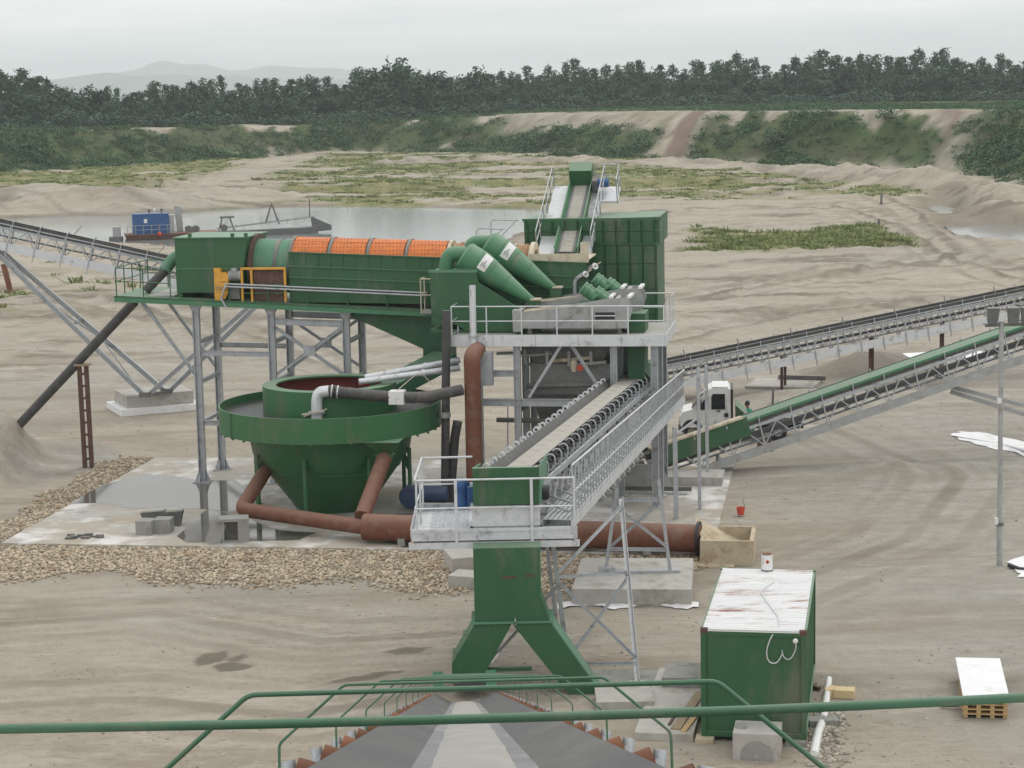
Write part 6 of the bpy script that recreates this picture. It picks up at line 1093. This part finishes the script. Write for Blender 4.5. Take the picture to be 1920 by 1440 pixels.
k = MB(); k.beam((-1.0, .75, .06), (-.56, .7, .1), .07, .07); single('stick', k, 'rust_dark', 'thin dark batten poking out left of the pallet', 'batten', MPa, base=(-.8, .7, .03))
# bucket
q = atZ(1389, 966, .03); T = Thing('bucket', 'red plastic bucket alone on the grey ground', 'bucket', (q.x, q.y, q.z)); T.part('body', MB().lathe(q, (0, 0, 1), [(0, .02), (.115, .02), (.15, .27), (.165, .27), (.165, .29), (.14, .29), (.105, .04), (0, .04)], 22), 'red'); T.part('handle', MB().path([q + V3((.13, 0, .28)), q + V3((.12, .03, .42)), q + V3((.07, .05, .52)), q + V3((.09, .06, .58))], .012, 6), 'steel_dark')
k = MB(); pp_ = []
for i in range(26): a_ = atZ(1045 + i * 10.6, 1131 + random.uniform(-2, 2) - 3 * math.sin(i * .31), .06); pp_.append((a_.x, a_.y, .05 + .05 * random.random()))
for i in range(26): a_ = atZ(1310 - i * 10.6, 1138 + 4 * math.sin(i * .55) + random.uniform(-2, 2), .02); pp_.append((a_.x, a_.y, .015 + .03 * random.random()))
k.v = pp_; k.f = [(i, i + 1, 50 - i, 51 - i) for i in range(25)]; single('ground_membrane', k, 'white_sheet', 'torn white membrane edge showing in front of the bent pad', 'sheet', base=(3.2, 57.6, 0))
# floodlight pole
pb_, ph = V3((15.16, 62, 0)), 8.0; T = Thing('floodlight_pole', 'tall grey pole with two floodlights at the right edge', 'light pole', pb_)
T.part('lower_pole', MB().tube(pb_ + V3((0, 0, -.2)), pb_ + V3((-.02, 0, 1.3)), .095, 14), 'steel_grey'); T.part('upper_pole', MB().tube(pb_ + V3((-.02, 0, 1.3)), pb_ + V3((-.05, 0, ph - .3)), .075, 14), 'steel_grey'); T.part('collar', MB().lathe(pb_ + V3((-.02, 0, 1.28)), (0, 0, 1), [(.07, 0), (.13, 0), (.13, .1), (.07, .1)], 14, closed=True), 'steel_dark')
T.part('cross_arm', MB().beam(pb_ + V3((-.55, 0, ph - .42)), pb_ + V3((.75, 0, ph - .4)), .12, .1), 'steel_dark')
for dx_, rot in ((-.33, .2), (.3, -.1), (.72, -.2)):
    c_ = pb_ + V3((dx_, -.05, ph - .08)); T.part('floodlight', MB().hexa([c_ + V3(p) for p in ((-.15, -.1, -.28), (.13, -.1, -.3), (.12, .12, -.26), (-.14, .12, -.25), (-.2, -.16, .2), (.18, -.16, .2), (.16, .1, .22), (-.18, .1, .22))]), 'steel_dark')
T.part('control_box', MB().box(pb_.x - .17, pb_.x - .08, 61.9, 62.08, 1.32, 1.52), 'white'); T.part('sensor', MB().box(pb_.x - .16, pb_.x - .05, 61.86, 61.98, 5.15, 5.32), 'white')
for i, (l_s, z_, lab, cat) in enumerate((([(1785, 812), (1800, 803), (1850, 806), (1990, 840), (1990, 872), (1900, 845), (1830, 828)], .12, 'long white sheet lying on the ground near the right edge', 'sheet'), ([(1884, 1052), (1900, 1040), (1990, 1022), (1990, 1085), (1915, 1078)], .12, 'white sheet folded at the foot of the floodlight pole', 'sheet'))):
    w_ = [atZ(a, b, z_) for a, b in l_s]; k = MB(); pp_ = []
    for a_, b_ in zip(w_, w_[1:] + w_[:1]):
        for t_ in range(5): e_ = a_.lerp(b_, t_ / 5); e_ = e_ + V3((random.uniform(-.16, .16), random.uniform(-.22, .22), 0)); pp_.append((e_.x, e_.y, hz(e_.x, e_.y) + random.uniform(.02, .04)))
    c3 = V3((sum(p[0] for p in pp_) / len(pp_), sum(p[1] for p in pp_) / len(pp_), 0)); m3 = [(c3.x + (p[0] - c3.x) * .55, c3.y + (p[1] - c3.y) * .55, p[2] + random.uniform(.02, .035)) for p in pp_]; n = len(pp_); cz = (c3.x, c3.y, hz(c3.x, c3.y) + .08)
    k.v = pp_ + m3 + [cz]; k.f = [(i_, (i_ + 1) % n, n + (i_ + 1) % n, n + i_) for i_ in range(n)] + [(n + i_, n + (i_ + 1) % n, 2 * n) for i_ in range(n)]; single('white_sheet', k, 'white_sheet', lab, cat, base=(w_[0].x, w_[0].y, .02))
k = MB(); k.path([(15.35, 61.6, .1), (15.6, 61.2, .06), (16.1, 60.7, .12), (17.0, 60.5, .1)], .07, 8); single('black_cable', k, 'black', 'black cable bundle beside the pole foot', 'cable', base=(15.6, 61.2, 0))
# ------------------------------------------------------------------ left: black discharge pipe, rusty post
s0, s1 = atY(252, 566, 80.2), atY(30, 803, 83.0)
k = MB(); k.tube(s0, s1, .19, 14); q = s0.lerp(s1, .02); single('discharge_pipe', k, 'rubber', 'long dark pipe slanting from the green deck to the sand heap', 'pipe', base=s1)
t = .43; q = s0.lerp(s1, t); T = Thing('rusty_post', 'twin rust-brown posts propping up the slanting dark pipe', 'post', (q.x, q.y, .1))
for s_ in (-.14, .14):
    T.part('post', MB().beam((q.x + s_ + .03, q.y, -.2), (q.x + s_, q.y, q.z - .33), .17, .15, up=(0, 1, 0)), 'rust_dark')
T.part('saddle', MB().box(q.x - .32, q.x + .32, q.y - .2, q.y + .2, q.z - .33, q.z - .25), 'wood_grey')
for i in range(8): T.part('lacing', MB().box(q.x - .07, q.x + .07, q.y - .06, q.y + .06, .5 + i * .5, .58 + i * .5), 'rust_dark')
# boxes on the slab
for i, (a, b_, lab) in enumerate(((272, 1003, 'left of two grey concrete cubes side by side on the slab'), (306, 1000, 'right of two grey concrete cubes side by side on the slab'))):
    q = atZ(a, b_, .1); block('concrete_cube', Matrix.Translation(q) @ Matrix.Rotation(R(-12 + i * 8), 4, 'Z'), -.3, .28, -.1, .5, 0, .5, 'concrete_grey', lab, 'concrete cube', group='concrete cubes on the slab')
for i, (a, b_, lab) in enumerate(((288, 985, 'dark lid leaning behind the left concrete cube'), (322, 985, 'dark boat-shaped tray behind the right concrete cube'))):
    q = atZ(a, b_, .1); k = MB(); k.hexa([(-.32, -.1, .0), (.32, -.15, .0), (.3, .3, .0), (-.3, .3, .0), (-.42, -.2, .5), (.42, -.25, .56), (.4, .4, .5), (-.4, .4, .45)]); single('metal_tray', k, 'steel_dark', lab, 'tray', Matrix.Translation(q), base=(0, 0, 0))
q = atZ(440, 1017, .1); T = Thing('open_box', 'hollow grey concrete box on its side near the bent pipe', 'concrete box', q); MO = Matrix.Translation(q) @ Matrix.Rotation(R(8), 4, 'Z')
for nm, x in (('side', (-.42, -.34, -.05, .6, 0, .72)), ('side', (.12, .5, -.05, .6, 0, .72)), ('top', (-.5, .5, -.06, .62, .722, .82)), ('back', (-.339, .119, .5, .6, 0, .72)), ('base', (-.339, .119, -.04, .499, 0, .06))): T.part(nm, MB().box(*x), 'concrete_grey', M=MO)
k = MB(); k.beam((-.75, -.1, .02), (-.5, .05, .7), .5, .05, up=(0, 1, 0)); T.part('lid', k, 'concrete_grey', M=MO)
q = atZ(160, 1008, .1); k = MB()
for i in range(14): x, y = random.uniform(-.6, .6), random.uniform(-.2, .2); k.box(x - .12, x + .12, y - .06, y + .06, .0, random.uniform(.04, .14))
o = single('scrap_pile', k, 'steel_dark', 'flat heap of dark scrap on the white slab corner', 'scrap', Matrix.Translation(q), base=(0, 0, 0), kind='stuff')
# ------------------------------------------------------------------ dredge on the lake
MD, _ = frame(atZ(265, 447, LAKE_Z), atZ(640, 417, LAKE_Z)); MD = Matrix.Translation(atZ(285, 448, LAKE_Z)) @ Matrix.Rotation(R(14), 4, 'Z')
T = Thing('dredge', 'floating dredge with blue cabin and long ladder boom on the lake', 'dredge', (0, 0, 0), MD)
T.part('pontoon', MB().hexa([(-2.5, -1.6, -.6), (7.0, -1.6, -.6), (7.0, 2.4, -.6), (-2.5, 2.4, -.6), (-3.0, -1.7, .55), (7.6, -1.7, .55), (7.6, 2.5, .55), (-3.0, 2.5, .55)]), 'rust_dark'); T.part('deck', MB().box(-2.9, 7.5, -1.65, 2.45, .55, .65), 'rust_pipe')
o = T.part('cabin', MB().box(-2.1, 1.9, -1.2, 1.2, .65, 2.85), 'blue'); T.part('roof', MB().box(-2.15, 1.95, -1.25, 1.25, 2.85, 2.93), 'blue', o); T.part('window', MB().box(-.9, -.55, -1.23, -1.19, 1.9, 2.35), 'white', o); T.part('door', MB().box(1.95, 2.5, -1.1, 1.0, .65, 2.7), 'steel_grey', o)
for i, x in enumerate((-.2, .4, 1.2)): T.part('vent', MB().lathe((x, 0, 2.9), (0, 0, 1), [(.08, 0), (.08, .3), (.18, .32), (.18, .5), (0, .55)], 10), 'white' if i == 1 else 'steel_dark', o)
T.part('gantry_mast', MB().prism([(2.9, .2, .65), (3.6, .2, .65), (3.5, .2, 3.5), (2.7, .2, 3.7)], (0, .3, 0)), 'steel_grey')
for x in (4.2, 5.0, 8.2): T.part('winch', MB().tube((x, -.6, 1.0), (x, .6, 1.0), .4, 12), 'steel_dark')
T.part('winch_frame', MB().beam((7.6, 0, .6), (8.1, 0, 2.2), .15, .15).beam((9.4, 0, .6), (8.9, 0, 2.2), .15, .15).box(7.8, 9.4, -.4, .4, 2.1, 2.3), 'steel_dark')
T.part('boom_pontoon', MB().hexa([(7.8, -.9, -.4), (19.0, -.9, -.3), (19.0, .9, -.3), (7.8, .9, -.4), (7.8, -.9, .6), (19.0, -.9, .75), (19.0, .9, .75), (7.8, .9, .6)]), 'steel_dark')
for y in (-.5, .5): T.part('boom_chord', MB().beam((7.5, y, .9), (18.8, y, 1.9), .12, .14), 'steel_grey')
T.rep('boom_strut', MB().beam((0, -.5, -.6), (0, -.5, .1), .07, .07), 'steel_grey', [(9.5 + i * 1.0, 0, 1.35 + i * .07) for i in range(9)], M=MD)
for x in (13.0, 14.6): T.part('a_frame', MB().beam((x, -.4, 1.2), (13.8, -.1, 3.6), .1, .1).beam((x, .4, 1.2), (13.8, .1, 3.6), .1, .1), 'steel_dark')
T.part('boom_tip', MB().hexa([(18.6, -.8, .2), (20.6, -.7, .3), (20.6, .7, .3), (18.6, .8, .2), (18.4, -.8, 1.9), (20.6, -.7, .9), (20.6, .7, .9), (18.4, .8, 1.9)]), 'steel_dark'); T.part('tip_mast', MB().beam((18.2, 0, 1.8), (18.2, 0, 4.0), .12, .12), 'steel_dark')
rail(T, [(-2.8, -1.6, .65), (2.6, -1.6, .65)], 1.0, .9, .03, 'steel_grey'); k = MB(); k.lathe((.75, -1.9, .4), (0, 0, 1), [(0, 0), (.2, .08), (.26, .28), (.18, .45), (0, .5)], 14); T.part('buoy', k, 'red')
q = atZ(218, 452, LAKE_Z); T = Thing('float', 'small grey float box beside the dredge', 'float', q); T.part('hull', MB().box(q.x - .7, q.x + .7, q.y - .6, q.y + .6, q.z - .3, q.z + .5), 'steel_dark'); T.part('box', MB().box(q.x - .3, q.x + .5, q.y - .3, q.y + .3, q.z + .5, q.z + 1.6), 'steel_grey')
# stakes on the far flat
for i, (a, b_, h, lab) in enumerate(((1652, 386, 1.3, 'dark stake standing beside the haul road bend'), (1647, 424, .9, 'short dark stump at the right end of the grass island'), (1448, 768, 1.0, 'thin stake behind the green-topped conveyor'))):
    q = atZ(a, b_); z = hz(q.x, q.y); k = MB(); k.tube((q.x, q.y, z - .2), (q.x + .05, q.y, z + h), .14 if i < 2 else .06, 7); k.box(q.x - .2, q.x + .2, q.y - .1, q.y + .1, z - .1, z + .15); single('stake', k, 'steel_dark', lab, 'stake', base=(q.x, q.y, z))
# ------------------------------------------------------------------ white truck
MT = Matrix.Translation((8.33, 86.6, 0)) @ Matrix.Rotation(R(174), 4, 'Z')     # local +x is forward
T = Thing('truck', 'white cab truck parked behind the conveyors', 'truck', (0, 0, 0), MT)
prof = [(-1.1, .6), (1.0, .6), (1.05, .7), (1.05, 1.1), (.95, 1.26), (.55, 1.38), (.02, 2.08), (-.22, 2.26), (-.95, 2.3), (-1.1, 2.2)]
k = MB()
def sec(y, i): return [(x, y * (1 if z < 1.5 else 1 - (z - 1.5) * .1), z) for x, z in prof]
k.rings([sec(-.98, 0), sec(-.9, 1) if False else sec(-.99, 0), sec(.99, 0)]); cab = T.part('cab', k, 'white')
T.part('door_glass', MB().prism([(-.72, -.955, 1.5), (-.05, -.955, 1.5), (-.05, -.93, 1.9), (-.18, -.91, 2.12), (-.72, -.91, 2.12)], (0, -.03, 0)), 'glass_dark', cab)
T.part('door_glass', MB().prism([(-.86, .955, 1.38), (-.28, .955, 1.38), (-.28, .93, 1.9), (-.34, .91, 2.04), (-.86, .91, 2.04)], (0, .04, 0)), 'glass_dark', cab)
T.part('quarter_glass', MB().prism([(-.16, .965, 1.38), (.36, .965, 1.36), (.02, .945, 1.8), (-.16, .925, 1.95)], (0, .04, 0)), 'glass_dark', cab)
T.part('windscreen', MB().hexa([(.53, -.86, 1.42), (.56, -.86, 1.44), (.56, .86, 1.44), (.53, .86, 1.42), (.05, -.8, 2.06), (.08, -.8, 2.08), (.08, .8, 2.08), (.05, .8, 2.06)]), 'glass_dark', cab)
T.part('door_handle', MB().box(-.65, -.5, .995, 1.02, 1.28, 1.33), 'black', cab); T.part('fuel_flap', MB().box(-1.0, -.82, .995, 1.01, 1.05, 1.22), 'black', cab); T.part('roof_edge', MB().box(-1.0, -.3, -.86, .86, 2.3, 2.34), 'white', cab)
T.part('door_seam', MB().box(-.93, -.915, .992, 1.0, .7, 1.6), 'steel_dark', cab); T.part('rear_pillar', MB().box(-1.2, -1.101, -.97, .97, .65, 2.24), 'black', cab)
for y in (-.99, .99): T.part('wheel_arch', MB().lathe((.55, y - .02, .5), (0, 1, 0), [(.3, 0), (.45, 0), (.45, .04), (.3, .04)], 22, closed=True), 'black')
for x in (.55, -3.1):
    for y in (-.95, .7): o = T.part('wheel', MB().lathe((x, y, .38), (0, 1, 0), [(.2, 0), (.36, .02), (.38, .05), (.38, .2), (.36, .23), (.2, .25)], 24, closed=True), 'black'); T.part('rim', MB().lathe((x, y + .05, .38), (0, 1, 0), [(0, 0), (.2, 0), (.2, .14), (0, .14)], 16), 'steel_grey', o)
T.part('bumper', MB().box(1.0, 1.14, -.95, .95, .45, .72), 'steel_dark'); T.part('mirror', MB().box(.15, .28, 1.02, 1.18, 1.45, 1.85), 'black'); T.part('headlight', MB().box(.98, 1.08, .6, .9, .9, 1.1), 'white'); T.part('headlight', MB().box(.98, 1.08, -.9, -.6, .9, 1.1), 'white')
T.part('chassis', MB().box(-4.2, .9, -.4, .4, .45, .7), 'black'); T.part('tipper_body', MB().box(-3.9, -1.3, -.95, .95, .7, 1.0), 'steel_dark'); T.part('headboard', MB().prism([(-1.3, -.9, 1.0), (-1.9, -.9, 1.0), (-1.3, -.9, 1.55)], (0, 1.8, 0)), 'green')
# ------------------------------------------------------------------ worker
def person(loc, yaw):
    J = {}; vs = []; es = []; rs = []
    def v(n, p, r, par=None):
        J[n] = len(vs); vs.append(p); rs.append(r)
        if par: es.append((J[par], J[n]))
    v('pelvis', (0, 0, .95), (.17, .13)); v('spine', (.05, 0, 1.15), (.16, .12), 'pelvis'); v('chest', (.14, 0, 1.35), (.19, .13), 'spine'); v('neckb', (.2, 0, 1.5), (.08, .08), 'chest'); v('neck', (.23, 0, 1.57), (.06, .06), 'neckb'); v('jaw', (.27, 0, 1.64), (.075, .08), 'neck'); v('head', (.27, 0, 1.73), (.09, .105), 'jaw'); v('crown', (.26, 0, 1.81), (.06, .07), 'head'); v('nose', (.375, 0, 1.69), (.016, .016), 'jaw')
    for s in (-1, 1):
        c = 'l' if s > 0 else 'r'
        v('hip' + c, (0, .1 * s, .9), (.1, .1), 'pelvis'); v('knee' + c, (.04, .12 * s, .5), (.07, .07), 'hip' + c); v('ank' + c, (-.02, .13 * s, .1), (.048, .048), 'knee' + c); v('toe' + c, (.16, .14 * s, .04), (.045, .04), 'ank' + c)
        v('sh' + c, (.16, .2 * s, 1.43), (.075, .075), 'chest'); v('el' + c, (.2, .27 * s, 1.15), (.05, .05), 'sh' + c); v('wr' + c, (.42, .22 * s, 1.05), (.033, .033), 'el' + c); v('palm' + c, (.5, .21 * s, 1.04), (.04, .022), 'wr' + c)
        for f in range(4): v('f%d' % f + c, (.56 + .01 * (1.5 - abs(f - 1.5)), (.185 + .018 * f) * s, 1.03), (.009, .009), 'palm' + c); v('g%d' % f + c, (.6 + .012 * (1.5 - abs(f - 1.5)), (.183 + .018 * f) * s, 1.0), (.008, .008), 'f%d' % f + c)
        v('th' + c, (.5, .165 * s, 1.02), (.01, .01), 'palm' + c); v('tt' + c, (.55, .155 * s, 1.01), (.009, .009), 'th' + c)
    me = bpy.data.meshes.new('body'); me.from_pydata(vs, es, []); o = bpy.data.objects.new('tmp', me); col.objects.link(o); sk = o.modifiers.new('s', 'SKIN'); sk.use_smooth_shade = True; su = o.modifiers.new('d', 'SUBSURF'); su.levels = 1
    for i, r in enumerate(rs): me.skin_vertices[0].data[i].radius = r
    me.skin_vertices[0].data[0].use_root = True
    bpy.context.view_layer.update(); dg = bpy.context.evaluated_depsgraph_get(); bm_ = bpy.data.meshes.new_from_object(o.evaluated_get(dg)); bpy.data.objects.remove(o)
    bm_.materials.clear(); bm_.materials.append(MATS['workwear']); bm_.materials.append(MATS['skin']); bm_.materials.append(MATS['black'])
    for p in bm_.polygons: c = p.center; p.material_index = 1 if (c.z > 1.53 or (c.x > .43 and c.z > .8)) else 2 if c.z < .12 else 0
    r = bpy.data.objects.new('person', None); col.objects.link(r); r.location = loc; r.rotation_euler.z = yaw; tag(r, 'worker in bright green overalls leaning in behind the green-topped conveyor', 'person')
    b_ = bpy.data.objects.new('body', bm_); col.objects.link(b_); b_.parent = r
    k = MB(); k.lathe((.245, 0, 1.66), (-.12, 0, 1), [(.085, 0), (.108, .06), (.1, .13), (.06, .175), (0, .19)], 16); hm = mesh_of(k); hm.materials.append(MATS['hair']); h = bpy.data.objects.new('hair', hm); col.objects.link(h); h.parent = r
    k = MB(); k.lathe((.35, .035, 1.72), (1, 0, 0), [(0, 0), (.012, .004), (.012, .012), (0, .016)], 8); k.lathe((.35, -.035, 1.72), (1, 0, 0), [(0, 0), (.012, .004), (.012, .012), (0, .016)], 8); em = mesh_of(k); em.materials.append(MATS['black']); e_ = bpy.data.objects.new('eyes', em); col.objects.link(e_); e_.parent = r
q = atZ(1412, 832); person((q.x, q.y, hz(q.x, q.y)), R(160))
# ------------------------------------------------------------------ foreground conveyor under the camera
def fz(Yv): return 15 - .466 - .298 * Yv
fa, fb_ = atY(872, 1316, 47.5), atY(888, 1440, 10.6)
dirx = (fb_.x - fa.x) / (10.6 - 47.5); A_ = V3((fa.x, 47.5, fz(47.5))); Z_ = V3((fa.x + dirx * (1.2 - 47.5), 1.2, fz(1.2)))
FM, FL = frame(Z_, A_)                                     # local y runs down the belt away from the camera
T = Thing('stockpile_conveyor', 'wide troughed belt conveyor with green hoops running down from the camera', 'conveyor', (0, FL, -.6), FM)
HW, FW_, RS = .715, .35, .1
def rsf(y): return .9 + 1.5 * y / FL
pf = [(-HW, RS), (-FW_, .01), (-FW_ * .8, 0), (FW_ * .8, 0), (FW_, .01), (HW, RS)]
k = MB(); k.rings([[(x, y, z * rsf(y)) for x, z in pf] + [(x, y, z * rsf(y) - .018) for x, z in reversed(pf)] for y in np.linspace(0, FL, 60)]); T.part('belt', k, 'belt_grey')
k = MB(); k.box(-FW_ * .95, FW_ * .95, 0, FL - .4, .006, .012); T.part('damp_strip', k, 'belt_edge')
k = MB(); ysn = np.linspace(0, FL - .6, 90); rg_ = []
for y in ysn: o1, o2 = [.225 + .012 * float(fbm(np.array([y * 1.3 + s]), np.array([s * 3.]), 3, 77)[0]) for s in (0, 9)]; rg_.append([(-o1, y, .014), (-o1 * .5, y, .035), (o2 * .5, y, .036), (o2, y, .014)])
k.rings(rg_); T.part('sand_load', k, 'belt_sand')
nI = 25; offs = [(0, 1.0 + i * 1.82, .1 * (rsf(1.0 + i * 1.82) - 1.0)) for i in range(nI)]
br = T.rep('idler', MB().beam((-.86, 0, -.24), (.86, 0, -.24), .08, .07), 'steel_dark', [(0, o_[1], 0) for o_ in offs], M=FM)
for s_ in (-1, 1):
    for o_, b_ in zip(offs, br): T.rep('wing_roller', MB().tube((s_ * .3, 0, -.125), (s_ * .845, 0, .035 + o_[2] * 1.15), .082, 14), 'rust_bright', [(0, o_[1], 0)], b_, M=FM)
    T.rep('bracket', MB().beam((s_ * .87, 0, -.2), (s_ * .86, 0, .06), .03, .07).tube((s_ * .855, .0, .0), (s_ * .875, .0, .1), .034, 12), 'galv', offs, br, M=FM)
    T.part('stringer', MB().beam((s_ * .85, 0, -.28), (s_ * .85, FL, -.28), .08, .16), 'galv')
T.rep('centre_roller', MB().tube((-.3, 0, -.12), (.3, 0, -.12), .085, 14), 'rust_dark', [(0, o_[1], 0) for o_ in offs], br, M=FM)
k = MB(); k.path(smooth([(-.82, 0, -.2), (-.82, 0, .2), (-.546, 0, .436), (.546, 0, .436), (.82, 0, .2), (.82, 0, -.2)], 3, .02), .0062, 8); T.rep('hoop', k, 'green_rail', [(0, (4.57 + 3.68 * i - 1.2 - .125) * 1.0435, .0058 * 3.68 * i) for i in range(12)], M=FM)
for s_ in (-1, 1): T.part('tail_post', MB().box(s_ * .62 - .12, s_ * .62 + .12, FL - 2.0, FL - 1.9, .3, .75), 'green_light', M=FM)
# trestle legs below the belt
for y in (14, 28, 40): T.part('trestle', MB().beam((-.85, y, -.36), (-.95, y, -.36 - fz(y) * .9), .12, .12).beam((.85, y, -.36), (.95, y, -.36 - fz(y) * .9), .12, .12), 'galv', M=FM)
# handrail right in front of the camera
hp_ = [atY(a, b, 3.95) for a, b in ((-420, 1374), (0, 1367), (480, 1358), (960, 1346), (1400, 1332), (1700, 1319), (1920, 1308), (2350, 1284))]
T = Thing('handrail', 'green tube handrail crossing the whole foreground close to the camera', 'handrail', hp_[3]); T.part('rail', MB().path(smooth(hp_, 4, .1), .0098, 14), 'green_rail')
for p in (hp_[0], hp_[-1]): T.part('post', MB().tube(p, (p.x, p.y, 12.7), .0098, 12), 'green_light')
T.part('foot_beam', MB().beam((hp_[0].x - .1, 3.95, 12.68), (hp_[-1].x + .1, 3.95, 12.68), .08, .08), 'galv')
# ------------------------------------------------------------------ haze
hb = MB(); hb.box(-13000, 13000, -60, 16500, -24.5, 320)
me = mesh_of(hb); m = bpy.data.materials.new('haze_air'); m.use_nodes = True; n_ = m.node_tree.nodes; l_ = m.node_tree.links
n_.remove(n_['Principled BSDF']); pv = n_.new('ShaderNodeVolumePrincipled'); pv.inputs['Color'].default_value = (0.9, 0.96, 1.0, 1); pv.inputs['Density'].default_value = 0.00015; pv.inputs['Anisotropy'].default_value = 0.2
l_.new(pv.outputs[0], n_['Material Output'].inputs['Volume']); me.materials.append(m)
tag(link('haze', me), 'thin pale haze in the air over the pit', 'haze', kind='stuff')
